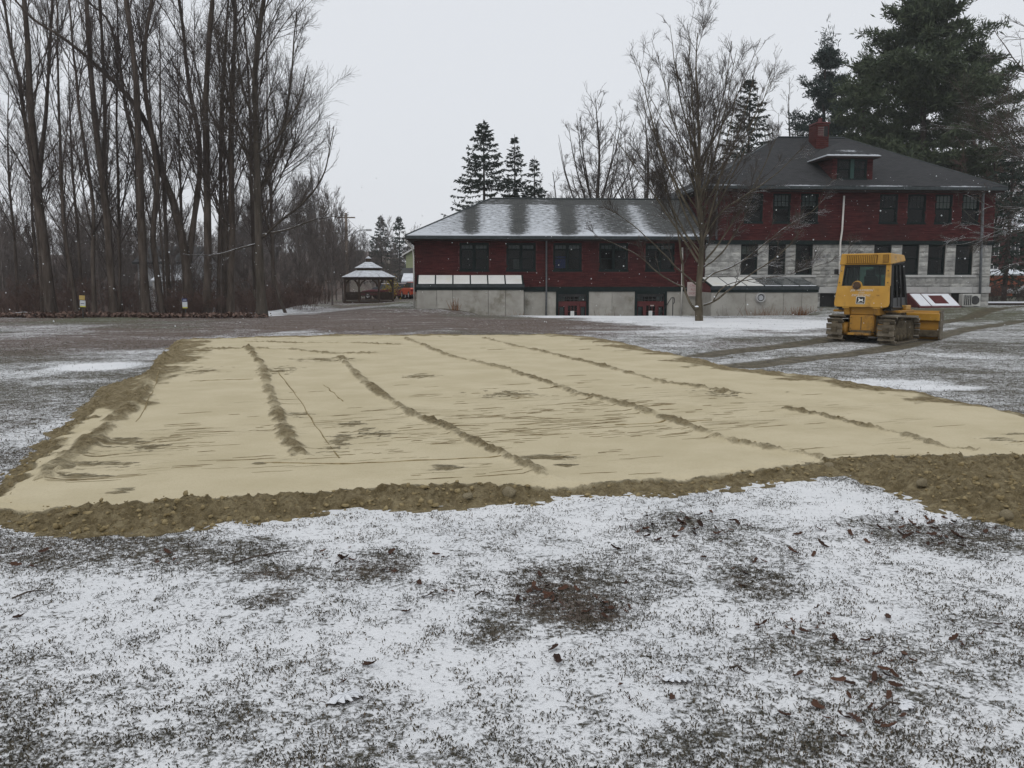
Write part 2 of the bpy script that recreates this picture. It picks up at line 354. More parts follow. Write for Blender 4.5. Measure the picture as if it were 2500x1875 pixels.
def world_poly(pts, z=.1): return np.array([[*onz(a, b, z)[:2]] for a, b in pts])
def in_poly(P, X, Y):
    ins = np.zeros(X.shape, bool); n = len(P)
    for i in range(n):
        x0, y0 = P[i]; x1, y1 = P[(i + 1) % n]
        c = ((y0 > Y) != (y1 > Y)) & (X < (x1 - x0) * (Y - y0) / (y1 - y0 + 1e-12) + x0); ins ^= c
    return ins
def dist_line(P, X, Y, closed=False):
    """distance to polyline and running parameter 0..1"""
    D = np.full(X.shape, 1e9); T = np.zeros(X.shape); n = len(P); m = n if closed else n - 1
    for i in range(m):
        a = P[i]; b = P[(i + 1) % n]; d = b - a; L2 = d @ d + 1e-9
        t = np.clip(((X - a[0]) * d[0] + (Y - a[1]) * d[1]) / L2, 0, 1)
        q = np.hypot(X - a[0] - t * d[0], Y - a[1] - t * d[1]); k = q < D
        D = np.where(k, q, D); T = np.where(k, (i + t) / m, T)
    return D, T
K = 2500 / 2212.0
def disp(*pts): return [(a * K, b * K) for a, b in pts]

PAD = world_poly([(-260, 1300), (-60, 1250), (0, 1254), (113, 1277), (339, 1277), (520, 1266), (678, 1249), (860, 1226), (994, 1216), (1130, 1215), (1356, 1203), (1582, 1192), (1808, 1170), (1930, 1150),
                  (2060, 1137), (2120, 1160), (2204, 1190), (2373, 1236), (2500, 1262), (2760, 1330), (3100, 1240), (2900, 1075), (2500, 1000), (2260, 951), (2034, 917), (1808, 895), (1695, 867),
                  (1582, 844), (1469, 822), (1356, 812), (1175, 815), (791, 817), (429, 826), (396, 859), (350, 904), (249, 932), (192, 983), (68, 1085), (0, 1141), (-160, 1260)])
BERMS = [  # (pixel polyline, half width m near, height, damp)
    (disp((78, 1046), (150, 985), (230, 925), (300, 860), (330, 805), (352, 762)), .24, .13),
    (disp((536, 748), (548, 768), (568, 790), (572, 810), (590, 870), (620, 940), (655, 992)), .17, .10),
    (disp((392, 757), (545, 752), (640, 757), (720, 765), (830, 764)), .22, .10),
    (disp((730, 764), (762, 800), (820, 850), (900, 900), (960, 920), (1050, 962), (1130, 1000), (1195, 1036)), .15, .09),
    (disp((868, 727), (920, 748), (960, 765), (1100, 800), (1250, 850), (1400, 887), (1550, 942), (1680, 972), (1800, 992)), .16, .10),
    (disp((1035, 728), (1150, 755), (1300, 790), (1440, 828), (1530, 838), (1610, 852)), .15, .08),
    (disp((1690, 878), (1800, 900), (1950, 937), (2050, 966), (2125, 972)), .13, .07),
    (disp((520, 738), (640, 741), (760, 740), (880, 745)), .14, .05),
    (disp((600, 722), (750, 725), (870, 727)), .22, .06),
]
BERM_W = [(world_poly(p), w, h) for p, w, h in BERMS]
SCUFF = []
for px, py, hw, hh_ in ((818, 935, 30, 8), (960, 1008, 30, 6), (270, 1058, 28, 6), (250, 955, 60, 16), (200, 1005, 60, 14), (170, 1025, 50, 10), (320, 965, 40, 8), (735, 950, 30, 20), (560, 999, 18, 3), (600, 800, 40, 8), (440, 800, 40, 7), (905, 812, 40, 5), (760, 915, 30, 6), (790, 928, 20, 5), (1220, 1003, 20, 4), (1090, 850, 60, 8), (1800, 1000, 60, 8), (1560, 848, 50, 7), (1500, 750, 90, 12), (1370, 735, 80, 8), (2170, 950, 40, 6), (2200, 935, 30, 6), (1700, 845, 12, 2), (640, 895, 30, 5), (1180, 985, 60, 6), (700, 775, 60, 4)):
    a_ = onz((px - hw) * K, py * K, .09); b_ = onz((px + hw) * K, py * K, .09); u_ = onz(px * K, (py - hh_) * K, .09); d_ = onz(px * K, (py + hh_) * K, .09); SCUFF.append(((a_.x + b_.x) / 2, (u_.y + d_.y) / 2, (b_.x - a_.x) / 2, (u_.y - d_.y) / 2))
NEAR_IN = world_poly(disp((-150, 1094), (0, 1098), (250, 1100), (500, 1080), (760, 1063), (900, 1050), (1200, 1048), (1500, 1030), (1650, 1013), (1750, 1002), (1850, 992), (2000, 985), (2212, 985), (2400, 990)))
NEAR_OUT = PAD[:20]
ROUGH = world_poly(disp((1780, 990), (1900, 978), (2212, 980), (2500, 990), (2500, 1170), (2212, 1125), (2070, 1085), (1930, 1045), (1840, 1012)))
A_DIR = np.array([.947, .321]); B_DIR = np.array([-.321, .947])

def pad_fields(X, Y):
    D, _ = dist_line(PAD, X, Y, True); ins = in_poly(PAD, X, Y)
    wob = (fbm(X * 1.3, Y * 1.3, 4, 3) - .5) * .5; sd = np.where(ins, D, -D) + wob * .55 + (fbm(X * 5, Y * 5, 3, 13) - .5) * .28
    u = X * A_DIR[0] + Y * A_DIR[1]; v = X * B_DIR[0] + Y * B_DIR[1]
    lump = fbm(X * 5.5, Y * 5.5, 4, 4); lump2 = fbm(X * 2.2, Y * 2.2, 3, 14)
    h = .085 * smooth(sd, -.02, .45) + .02 * (fbm(u * .35, v * .25, 3, 6) - .5); damp = np.zeros(X.shape)
    cr1 = domes(X * 12, Y * 12, 1); cr2 = domes(X * 26, Y * 26, 2)
    # ridges left by the blade
    for P, w, hh in BERM_W:
        w = w * .54; d, t = dist_line(P, X, Y); d = np.abs(d + (fbm(X * 3.1, Y * 3.1, 3, 21) - .5) * w * 1.8)
        brk = np.clip(.72 + 1.2 * (fbm(X * 1.1 + 9, Y * 1.1, 3, 23) - .45), .72, 1.2) * smooth(1 - np.abs(2 * t - 1), 0, .07)
        g_ = np.exp(-(d / w) ** 2) * brk; h = h + .75 * hh * g_ * (.1 + 1.0 * (lump - .12)) + .04 * np.clip(g_ * 1.3, 0, 1) * cr1 + .025 * np.clip(g_ * 1.6, 0, 1) * cr2; damp = np.maximum(damp, np.clip(np.exp(-(d / (w * 1.15)) ** 2) * 1.2, 0, 1) * brk * (.45 + .75 * (lump - .3)))
    for sx, sy, ra, rb in SCUFF:
        q = np.sqrt(((X - sx) / ra) ** 2 + ((Y - sy) / rb) ** 2) + (lump - .5) * 1.2 + (fbm(X * 3, Y * 22, 3, 51) - .5) * 3.2; k = np.clip(1.0 - q, 0, 1) ** .6; damp = np.maximum(damp, k * .62); h = h - .012 * k + .02 * k * (lump - .5)
    # spilled edge banks: near, left, and the rough tongue at the far corner of the frame
    din, _ = dist_line(NEAR_IN, X, Y); side = in_poly(np.vstack([NEAR_IN, NEAR_OUT[::-1]]), X, Y)
    nb = np.where(side, 1.0, np.clip(1 - din / .22, 0, 1)); nb = smooth(nb + (lump2 - .5) * .7, .25, .7)
    left = np.clip(1 - (sd - .0) / .58, 0, 1) * smooth(-X - .33 * (Y - 8), .2, 1.0) * ins; left = smooth(left + (lump2 - .5) * .5, .25, .75)
    other = np.clip(1 - sd / 1.7, 0, 1) * ins * smooth(Y, 11, 13); other = smooth(other + (lump2 - .5) * .9, .2, .8)
    rough = in_poly(ROUGH, X, Y) * 1.0
    edge = np.maximum(np.maximum(nb, left), rough)
    h = h + edge * smooth(sd, -.1, .3) * (-.06 + .05 * (lump - .3) + .05 * (lump2 - .4) + .065 * cr1 * (.4 + 1.2 * lump2) + .042 * cr2) + other * (.02 * lump + .05 * cr1 * lump2)
    damp = np.maximum(np.maximum(damp, edge * (.40 + .75 * lump)), other * (.42 + .7 * lump2))
    damp = np.maximum(damp, np.clip(1 - (sd - .12) / .22, 0, 1) * .95)
    h = np.where(sd < -.02, -.06, h)
    return h, damp, edge, sd

# ---- lawn surface cover (how much snow lies, bare soil, mud, litter): survey patches in ground metres
PATCH = [  # px, py, half width px, half height px, snow delta / target, weight
    (400, 790, 700, 26, .27, 1), (900, 790, 600, 30, .22, 1), (1250, 795, 350, 26, .24, 1), (120, 850, 330, 70, .30, 1), (40, 960, 220, 60, .40, .9),
    (240, 896, 110, 12, .95, 1), (60, 1070, 110, 60, .66, .9), (10, 915, 150, 10, .62, .8), (80, 800, 200, 10, .52, .8), (150, 933, 120, 8, .6, .7), (560, 768, 150, 8, .95, 1), (690, 758, 70, 4, .7, 1), (900, 748, 110, 5, .12, 1),
    (1450, 772, 230, 5, .92, 1), (1560, 783, 180, 10, .8, 1), (1830, 793, 300, 18, .92, 1), (1720, 812, 210, 14, .66, .9), (1500, 800, 120, 8, .35, .8), (1950, 845, 200, 26, .36, .9), (2130, 850, 130, 22, .25, .9), (1075, 752, 55, 5, .95, 1), (1990, 757, 40, 4, .9, 1),
    (2200, 880, 420, 50, .50, 1), (2330, 905, 200, 10, .35, .8), (2150, 935, 170, 9, .88, .9), (2300, 948, 120, 8, .9, .9), (2420, 960, 120, 10, .4, .8), (2300, 770, 300, 18, .30, 1), (2420, 850, 160, 30, .40, 1), (2420, 800, 150, 12, .42, .8),
    (2380, 870, 140, 8, .7, .7),
    (1250, 1560, 2800, 420, .82, .95), (1750, 1590, 500, 120, .77, .5),
    (300, 1345, 520, 65, .52, 1), (60, 1330, 200, 50, .48, .8), (120, 1290, 60, 16, .9, .8), (650, 1470, 90, 36, .38, .8), (690, 1405, 150, 24, .34, .8), (930, 1385, 130, 55, .42, .9), (1130, 1425, 110, 45, .6, .7),
    (1420, 1470, 160, 70, .36, 1), (1340, 1410, 120, 40, .42, .9), (1210, 1540, 90, 45, .42, .8), (1660, 1285, 130, 36, .46, .9), (1850, 1430, 150, 60, .46, .9), (1560, 1420, 160, 60, .56, .8), (2300, 1300, 260, 50, .48, .9), (1700, 1330, 400, 60, .60, .7),
    (2050, 1220, 100, 34, .95, 1), (1960, 1255, 70, 16, .95, .9), (2250, 1262, 80, 16, .9, .9), (1330, 1310, 180, 45, .80, .9), (1400, 1270, 90, 20, .85, .7), (2080, 1430, 150, 50, .76, .8), (1850, 1250, 50, 18, .85, .8),
    (1980, 1590, 220, 90, .55, .9), (2160, 1680, 180, 60, .55, .8), (2250, 1620, 200, 90, .62, .8), (2120, 1770, 260, 60, .58, .7), (520, 1600, 60, 30, .6, .6), (560, 1730, 110, 40, .6, .7), (160, 1760, 200, 60, .70, .6), (480, 1800, 120, 30, .62, .6),
    (850, 1790, 150, 30, .66, .6), (1900, 1790, 200, 40, .6, .6), (2400, 1500, 140, 120, .64, .7), (330, 1520, 260, 60, .8, .6),
]
PAT = []
for px, py, hw, hh, val, wt in PATCH:
    a = onz(px - hw, py); b = onz(px + hw, py); u = onz(px, max(py - hh, 700)); d = onz(px, py + hh)
    PAT.append(((a.x + b.x) / 2, (u.y + d.y) / 2, (b.x - a.x) / 2, (u.y - d.y) / 2, val, wt))
RUTS = [[(2500, 757), (2400, 768), (2260, 792), (2150, 808), (2060, 822), (1900, 845), (1790, 855), (1720, 866)], [(2640, 770), (2500, 782), (2380, 800), (2280, 820), (2190, 845), (2050, 865), (1950, 875), (1800, 893)]]
RUT_W = [world_poly(r, 0) for r in RUTS]
def cover(X, Y):
    c = .50 + .25 * (fbm(X * .3, Y * .3, 3, 31) - .5)
    st_ = .35 * (fbm(X * .35, Y * 1.5, 4, 35) - .5)
    wob = (fbm(X * .9, Y * .6, 3, 33) - .5) * .9
    for x, y, a, b, val, wt in PAT:
        q = ((X - x) / a) ** 2 + ((Y - y) / b) ** 2; k = wt * (1 - smooth(np.sqrt(q) + wob, .55, 1.15)); c = c * (1 - k) + val * k
    c = c + st_ * smooth(Y, 12, 26)
    woods = smooth(-(X + .10 * (Y - 45)), 14.5, 17.0) * smooth(Y, 43.4, 44.4)
    far = smooth(Y, 60, 75); c = c * (1 - woods * .85); c = c * (1 - far * .55)
    mud = np.zeros(X.shape)
    for R in RUT_W:
        d, _ = dist_line(R, X, Y); mud = np.maximum(mud, 1 - smooth(d + wob * .35, .26, .62))
    dz, _ = dist_line(RUT_W[0] * .5 + np.array([[10.9, 26.0]]) * .5, X, Y)
    soil = smooth(fbm(X * .16, Y * .16, 3, 41), .30, .52) * smooth(Y, 18, 26) * (1 - smooth(X, 10, 14))
    soil = np.maximum(soil, .85 * smooth(.58 - c, 0, .2) * (1 - smooth(Y, 11, 14)))
    green = np.exp(-(((X + 11.5) / 4.5) ** 2 + ((Y - 66) / 3.2) ** 2)) + .8 * np.exp(-(((X + 12.5) / 2.2) ** 2 + ((Y - 32) / 2.2) ** 2)) + .9 * np.exp(-(((X + 6.5) / 3.0) ** 2 + ((Y - 58) / 6) ** 2)) + .35 * smooth(X, 14, 18) * smooth(Y, 32, 40) + .35 * smooth(-X, 12, 18) * smooth(Y, 36, 40)
    return np.clip(c, 0, 1), mud, np.clip(soil, 0, 1), np.clip(green, 0, 1), woods

def ground_material():
    t = NT('frozen_lawn_with_thin_snow'); co = t.coord('World')
    big = t.noise(co, .9, 5, .6); mid = t.noise(co, 4.0, 6, .65); fine = t.noise(co, 26.0, 5, .7); stre = t.noise(t.coord('World', (1.0, 1.0, 1)), 9.0, 6, .75)
    cov = t.attr('snow'); soil = t.attr('soil'); green = t.attr('green'); mud = t.attr('mud'); wood = t.attr('woods')
    vf = t.noise(co, 55.0, 3, .7)
    s = t.math('MULTIPLY_ADD', mid, .45, t.math('MULTIPLY', stre, .55)); s = t.math('MULTIPLY_ADD', fine, .85, s); s = t.math('MULTIPLY_ADD', big, .30, s); s = t.math('MULTIPLY_ADD', vf, .6, s)   # mean ~1.375
    f = t.math('SUBTRACT', t.math('MULTIPLY_ADD', cov, .58, s), 1.375 + .29)
    f = t.ramp(f, -.09, .12, 0, .96)
    f = t.math('MULTIPLY', f, t.ramp(mud, .1, .7, 1, .08))
    grass = t.mix(t.ramp(fine, .35, .65), (.055, .05, .034), (.155, .142, .105))
    grass = t.mix(t.math('MULTIPLY', t.ramp(mid, .3, .6), green), grass, (.10, .125, .035))
    earth = t.mix(t.ramp(stre, .35, .65), (.075, .052, .043), (.185, .140, .117)); col = t.mix(t.math('MULTIPLY', soil, .9), grass, earth)
    lit = t.mix(t.ramp(stre, .38, .62), (.040, .028, .024), (.13, .088, .07)); col = t.mix(wood, col, lit)
    md = t.mix(t.ramp(mid, .35, .65), (.048, .038, .020), (.115, .092, .050)); col = t.mix(t.math('MULTIPLY', mud, .95), col, md)
    sn = t.mix(t.ramp(big, .3, .7), (.77, .785, .80), (.84, .85, .86)); col = t.mix(f, col, sn)
    h = t.math('MULTIPLY_ADD', f, .5, t.math('MULTIPLY_ADD', fine, .6, stre))
    t.bsdf(col, .85, .25, 0, t.bump(h, .75, .035)); return t.m
M['ground'] = ground_material()

def axis(parts):
    out = []
    for a, b, st in parts: out.append(np.arange(a, b, st))
    return np.concatenate(out)
gx = axis([(-420, -80, 20), (-80, -32, 3), (-32, 36, .22), (36, 80, 3), (80, 421, 20)])
gy = axis([(-60, 2, 3), (2, 12, .16), (12, 60, .24), (60, 120, 1.5), (120, 460, 12)])
GX, GY = np.meshgrid(gx, gy); Z = H(GX, GY)
c_, mud_, soil_, green_, woods_ = cover(GX, GY)
Z = Z - .05 * mud_ + .03 * mud_ * (fbm(GX * 2, GY * 2, 3, 8) - .3)
ph, pdamp, pedge, psd = pad_fields(GX, GY)
Z = np.where(psd > .25, Z - .08, Z)
nx, ny = len(gx), len(gy)
I = np.arange(nx * ny).reshape(ny, nx); F = np.stack([I[:-1, :-1], I[:-1, 1:], I[1:, 1:], I[1:, :-1]], -1).reshape(-1, 4)
g = mobj("ground", np_mesh("ground", np.stack([GX, GY, Z], -1).reshape(-1, 3), F, M['ground'], True,
        dict(snow=c_.ravel(), mud=mud_.ravel(), soil=soil_.ravel(), green=green_.ravel(), woods=woods_.ravel())))
tag(g, kind="structure", label="frozen lawn with a thin patchy dusting of snow")

# ---- the graded sand pad
def sand_material():
    t = NT('graded_sand'); co = t.coord('World'); ang = math.atan2(.321, .947)
    al = t.coord('World', (1, 1, 1), (0, 0, -ang))
    damp = t.attr('damp'); rough = t.attr('rough')
    n = t.noise(co, 1.1, 5); fine = t.noise(co, 40, 4, .7); mid = t.noise(co, 7, 5, .65)
    st = t.n("ShaderNodeMapping"); st.inputs["Scale"].default_value = (1.0, 15.0, 1); t.l(al, st.inputs[0]); s1 = t.noise(st.outputs[0], 1.0, 6, .72)
    st2 = t.n("ShaderNodeMapping"); st2.inputs["Scale"].default_value = (.55, 1.3, 1); t.l(al, st2.inputs[0]); zone = t.noise(st2.outputs[0], .55, 4, .6)
    streak = t.math('MULTIPLY', t.ramp(s1, .56, .61), t.ramp(t.math('ADD', zone, t.math('MULTIPLY_ADD', t.attr('tear'), .22, 0)), .55, .70))
    base = t.mix(t.ramp(n, .3, .7), (.49, .425, .28), (.565, .495, .34)); base = t.mix(t.ramp(fine, .45, .75, 0, .35), base, (.38, .31, .19))
    dcol = t.mix(t.ramp(mid, .3, .7), (.27, .212, .112), (.45, .37, .22))
    d = t.math('MAXIMUM', t.ramp(t.math('ADD', damp, t.math('MULTIPLY_ADD', mid, .5, -.25)), .22, .68), t.math('MULTIPLY', streak, .45))
    col = t.mix(d, base, dcol)
    lum = t.noise(co, 17, 6, .8); col = t.mix(t.math('MULTIPLY', t.ramp(lum, .56, .42), t.math('MULTIPLY', d, .5)), col, (.11, .08, .036))  # hollows between bank lumps painted darker: crevice shade put into the colour
    h = t.math('MULTIPLY_ADD', streak, -.7, t.math('MULTIPLY_ADD', fine, .15, t.math('MULTIPLY', t.math('ADD', mid, lum), t.math('MULTIPLY_ADD', d, 1.6, .06))))
    t.bsdf(col, .95, .15, 0, t.bump(h, 1.0, .05)); return t.m
M['sand'] = sand_material()
M['clod'] = pm('damp_sand_clod', (.17, .13, .064), (.33, .265, .145), 9, .95, .1, .6, .01, coord='World')
pu = axis([(-8.0, 10.0, .036), (10.0, 24.0, .08)]); pv = axis([(3.2, 7.0, .05), (7.0, 8.7, .024), (8.7, 13.0, .045), (13.0, 31.0, .09)])
U, V_ = np.meshgrid(pu, pv); PX = U * A_DIR[0] + V_ * B_DIR[0]; PY = U * A_DIR[1] + V_ * B_DIR[1]
PX = PX + 0; hh, dd, ee, sd = pad_fields(PX, PY)
tear = np.exp(-(((PX - 2.2) / 2.4) ** 2 + ((PY - 12.2) / 2.6) ** 2)) + .7 * np.exp(-(((PX + 1.0) / 2.0) ** 2 + ((PY - 11.5) / 2.2) ** 2)) + .9 * np.exp(-(((PX + 4.3) / .9) ** 2 + ((PY - 9.3) / 1.6) ** 2)) - 1.2 * smooth(PX - .3 * (PY - 10), 4.5, 6.5)
hh = hh + H(PX, PY); nv, nu = U.shape; I = np.arange(nu * nv).reshape(nv, nu)
F = np.stack([I[:-1, :-1], I[:-1, 1:], I[1:, 1:], I[1:, :-1]], -1).reshape(-1, 4)
keep = (sd.ravel()[F] > -.12).any(1); F = F[keep]; used = np.unique(F); rm = -np.ones(nu * nv, int); rm[used] = np.arange(len(used))
sand = mobj("sand_pad", np_mesh("sand_pad", np.stack([PX, PY, hh], -1).reshape(-1, 3)[used], rm[F], M['sand'], True,
            dict(damp=dd.ravel()[used], rough=ee.ravel()[used], tear=tear.ravel()[used])))
tag(sand, kind="structure", label="freshly graded pad of yellow sand with blade ridges")

# clods along the banks and ridges
def ico():
    p = (1 + 5 ** .5) / 2
    v = np.array([(-1, p, 0), (1, p, 0), (-1, -p, 0), (1, -p, 0), (0, -1, p), (0, 1, p), (0, -1, -p), (0, 1, -p), (p, 0, -1), (p, 0, 1), (-p, 0, -1), (-p, 0, 1)], float)
    f = np.array([(0, 11, 5), (0, 5, 1), (0, 1, 7), (0, 7, 10), (0, 10, 11), (1, 5, 9), (5, 11, 4), (11, 10, 2), (10, 7, 6), (7, 1, 8), (3, 9, 4), (3, 4, 2), (3, 2, 6), (3, 6, 8), (3, 8, 9), (4, 9, 5), (2, 4, 11), (6, 2, 10), (8, 6, 7), (9, 8, 1)])
    return v / np.linalg.norm(v[0]), f
IV, IF = ico()
rs = np.random.RandomState(11)
def scatter_clods(n):
    N = n * 14; y = 5.8 + 23 * rs.rand(N) ** 1.6; x = rs.uniform(-.66, .66, N) * y
    w = np.where(y < 14, 1.0, .35); h_, d_, e_, s_ = pad_fields(x, y)
    p = (np.clip(d_ - .35, 0, 1) * .7 + e_) * (s_ > -.10) * w * (np.abs(x) < .66 * y + 1); k = rs.rand(N) < p * .9
    return x[k][:n], y[k][:n], h_[k][:n], e_[k][:n]
cx, cy, ch, ce = scatter_clods(4500)
size = (.004 + .016 * rs.rand(len(cx)) ** 5) * (1 + .35 * ce); big = np.argsort(-size / cy)[:130]; sm = np.setdiff1d(np.arange(len(cx)), big)
def blob(n): return IV[None] * (1 + .75 * (rs.rand(n, 12, 1) - .5)) * rs.uniform(.6, 1.4, (n, 1, 3)) * np.array([1, 1, .7])
n = len(sm); V = blob(n) * size[sm][:, None, None] + np.stack([cx[sm], cy[sm], ch[sm] + H(cx[sm], cy[sm]) + size[sm] * .05], -1)[:, None]
F = (IF[None] + (np.arange(n) * 12)[:, None, None]).reshape(-1, 3)
o = mobj("sand_crumbs", np_mesh("sand_crumbs", V.reshape(-1, 3), F, M['clod'], False), sand); tag(o, kind="stuff")
cl_mesh = [np_mesh("clod", blob(1)[0], IF, M['clod'], False) for _ in range(8)]
for j, i in enumerate(big):
    s = size[i] * 1.15; mobj("clod", cl_mesh[j % 8], sand, (cx[i], cy[i], ch[i] + Hs(cx[i], cy[i]) + s * .3), (0, 0, rs.rand() * 6.28), (s, s, s))

# faint furrows dragged across the pad
for p_ in (((345, 806), (330, 850), (312, 885), (292, 915)), ((601, 800), (640, 855), (690, 930), (742, 1000)), ((700, 830), (720, 850), (745, 872)), ((570, 999), (740, 1002), (900, 995), (1120, 985)), ((410, 823), (480, 820), (560, 817)), ((1330, 917), (1420, 912), (1560, 905))):
    mb = MB(); P = []
    for (x0, y0), (x1, y1) in zip(p_, p_[1:]):
        for k in range(6): q = onz((x0 + (x1 - x0) * k / 6) * K + rs.randn() * 1.5, (y0 + (y1 - y0) * k / 6) * K + rs.randn() * .4, .085); h_ = pad_fields(np.array([q.x]), np.array([q.y]))[0][0]; P.append(Vector((q.x, q.y, h_ + Hs(q.x, q.y) + .001)))
    mb.tube(P, [.009 * (.4 + rs.rand()) for _ in P], 5); mb.build("drag_furrow", M['clod'], sand)

# stones thrown up by the blade
def rock_mesh(seed, n=2):
    r = np.random.RandomState(seed); V = IV.copy(); F = IF.copy()
    for _ in range(n):
        e = {}; V = list(V); nf = []
        def mid(a, b):
            k = (min(a, b), max(a, b))
            if k not in e: e[k] = len(V); m_ = (np.array(V[a]) + np.array(V[b])); V.append(m_ / np.linalg.norm(m_))
            return e[k]
        for a, b, c in F: ab, bc, ca = mid(a, b), mid(b, c), mid(c, a); nf += [(a, ab, ca), (b, bc, ab), (c, ca, bc), (ab, bc, ca)]
        F = np.array(nf); V = np.array(V)
    for _ in range(7):   # facet cuts
        d = r.randn(3); d /= np.linalg.norm(d); k = V @ d; c = r.uniform(.6, .85); V = V - np.clip(k - c, 0, None)[:, None] * d * .9
    V += r.randn(*V.shape) * .015
    return np_mesh("field_stone", V, F, M['rock'], False)
for i, (px, py, s, lab) in enumerate([(1243, 1193, .13, "large pale stone set in the near sand bank"), (1142, 1203, .085, "small tan stone in the near sand bank beside the larger pale one"), (2025, 1127, .10, "dark clod-like stone on the sand bank below the far ridge end"), (2250, 1175, .10, "muddy stone in the rough sand tongue near the frame edge"), (2460, 1240, .11, "mud-caked stone at the outer end of the rough sand tongue")]):
    p = onz(px, py, .1); h_, _, _, _ = pad_fields(np.array([p.x]), np.array([p.y]))
    o = mobj("field_stone", rock_mesh(50 + i), None, (p.x, p.y, max(float(h_[0]), 0) + s * .08), (0, 0, i), (s * .62, s * .5, s * .45)); tag(o, lab, "stone", "stones in the sand bank")

# ---- grass blades poking through the snow
def blade_material():
    t = NT('winter_grass_blade'); r = t.attr('rnd')
    cr = t.n("ShaderNodeValToRGB"); t.l(r, cr.inputs[0]); el = cr.color_ramp.elements
    el[0].position = 0; el[0].color = (.030, .026, .018, 1); el[1].position = 1; el[1].color = (.20, .15, .085, 1)
    for p, c in ((.35, (.058, .050, .034, 1)), (.6, (.088, .076, .052, 1)), (.82, (.11, .075, .045, 1))): e = el.new(p); e.color = c
    t.bsdf(cr.outputs[0], .85, .2); return t.m
M['blade'] = blade_material()
def blades(n, y0, y1, lmin, lmax, w, power):
    y = y0 + (y1 - y0) * rs.rand(n) ** power; x = (rs.rand(n) * 2 - 1) * (.62 * y + .3)
    c, mud, soil, green, woods = cover(x, y); h_, d_, e_, s_ = pad_fields(x, y)
    cl = fbm(x * 3.0, y * 3.0, 3, 61); cl2 = fbm(x * 11, y * 11, 2, 63)
    p = np.clip((.78 - c) * 1.2 + (cl - .5) * .6 + (cl2 - .5) * 1.0 + .14, .03, 1) * (s_ < -.02) * (mud < .4)
    k = rs.rand(n) < p; x = x[k]; y = y[k]; m = len(x); L = rs.uniform(lmin, lmax, m); a = rs.rand(m) * 2 * np.pi; lean = rs.uniform(.5, 1.5, m)
    d = np.stack([np.cos(a) * np.sin(lean), np.sin(a) * np.sin(lean), np.cos(lean)], -1); q = np.stack([-np.sin(a), np.cos(a), 0 * a], -1)
    b = np.stack([x, y, H(x, y) - .002], -1); W = (w * rs.uniform(.6, 1.5, m))[:, None]; tip = b + d * L[:, None]; tip[:, 2] += .003; m_ = b + d * (L * .6)[:, None] + np.array([0, 0, .004])
    V = np.stack([b - q * W * .5, m_ + q * W, tip, m_ - q * W], 1); F = np.arange(m * 4).reshape(-1, 4)
    return V.reshape(-1, 3), F, np.repeat(np.clip(rs.rand(m) * .75 + .35 * (fbm(x * .8, y * .8, 2, 71) - .35), 0, 1), 4)
V1, F1, R1 = blades(420000, 2.9, 9.5, .008, .024, .0028, 1.15)
V2, F2, R2 = blades(70000, 9, 26, .03, .06, .004, 1.3)
V3, F3, R3 = blades(20000, 22, 40, .03, .06, .007, 1.0)
V = np.vstack([V1, V2, V3]); F = np.vstack([F1, F2 + len(V1), F3 + len(V1) + len(V2)])
o = mobj("grass", np_mesh("grass", V, F, M['blade'], False, dict(rnd=np.concatenate([R1, R2, R3])))); tag(o, "short dead grass blades poking through the thin snow", "grass", kind="stuff")

# ---- fallen leaves
def leaf_mesh(seed, lobes=False):
    r = random.Random(seed); pts = []; n = 22
    for i in range(n):
        a = 2 * math.pi * i / n; rr = .5 + .5 * abs(math.cos(a)) if not lobes else (.62 + .38 * math.cos(a * 7 + .4)) * (.75 + .35 * math.cos(a))
        rr *= r.uniform(.88, 1.1); pts.append((rr * math.cos(a), rr * .62 * math.sin(a)))
    mb = MB(); curl = r.uniform(.5, 1.3); tw = r.uniform(-.7, .7)
    zf = lambda x, y: curl * (y * y * 1.1 + .25 * x * x) + tw * x * y + r.uniform(-.03, .03)
    vs = [(0, 0, 0)] + [(x * .5, y * .5, zf(x * .5, y * .5)) for x, y in pts] + [(x, y, zf(x, y)) for x, y in pts]
    fs = [(0, 1 + i, 1 + (i + 1) % n) for i in range(n)] + [(1 + i, 1 + n + i, 1 + n + (i + 1) % n, 1 + (i + 1) % n) for i in range(n)]
    mb.add(vs, fs); return mb.mesh("fallen_leaf", M['leaf'], True)
LM = [leaf_mesh(i, i % 2 == 0) for i in range(10)]
spots = []
CL = [(840, 1375, 90, 30, 12), (420, 1380, 50, 14, 5), (1640, 1285, 130, 30, 44), (1770, 1290, 90, 25, 10), (2250, 1300, 260, 45, 62), (1330, 1450, 60, 35, 16), (1480, 1480, 120, 50, 14), (1960, 1540, 160, 70, 18), (2150, 1660, 170, 80, 22), (2080, 1760, 180, 50, 12),
      (940, 1390, 120, 40, 9), (1060, 1440, 60, 30, 5), (1110, 1450, 20, 10, 2), (360, 1330, 250, 50, 9), (60, 1360, 60, 40, 5), (1700, 1380, 500, 60, 18), (1250, 1600, 1200, 220, 16), (2350, 1560, 130, 120, 8), (1870, 1330, 350, 60, 14), (820, 900, 10, 3, 0)]
rr = random.Random(5)
for cx0, cy0, w, h, k in CL:
    for _ in range(k):
        px = rr.gauss(cx0, w * .45); py = min(max(rr.gauss(cy0, h * .45), 1225), 1900); p = onz(px, py)
        if pad_fields(np.array([p.x]), np.array([p.y]))[3][0] > -.05: continue
        s = rr.uniform(.020, .048); o = mobj("fallen_leaf", LM[rr.randrange(10)], None, (p.x, p.y, Hs(p.x, p.y) + .008 + s * .1), (rr.uniform(-.5, .5), rr.uniform(-.5, .5), rr.uniform(0, 6.28)), (s, s, s))
        tag(o, "curled brown fallen leaf lying on the snowy grass", "leaf", "brown leaves fallen on the near lawn")
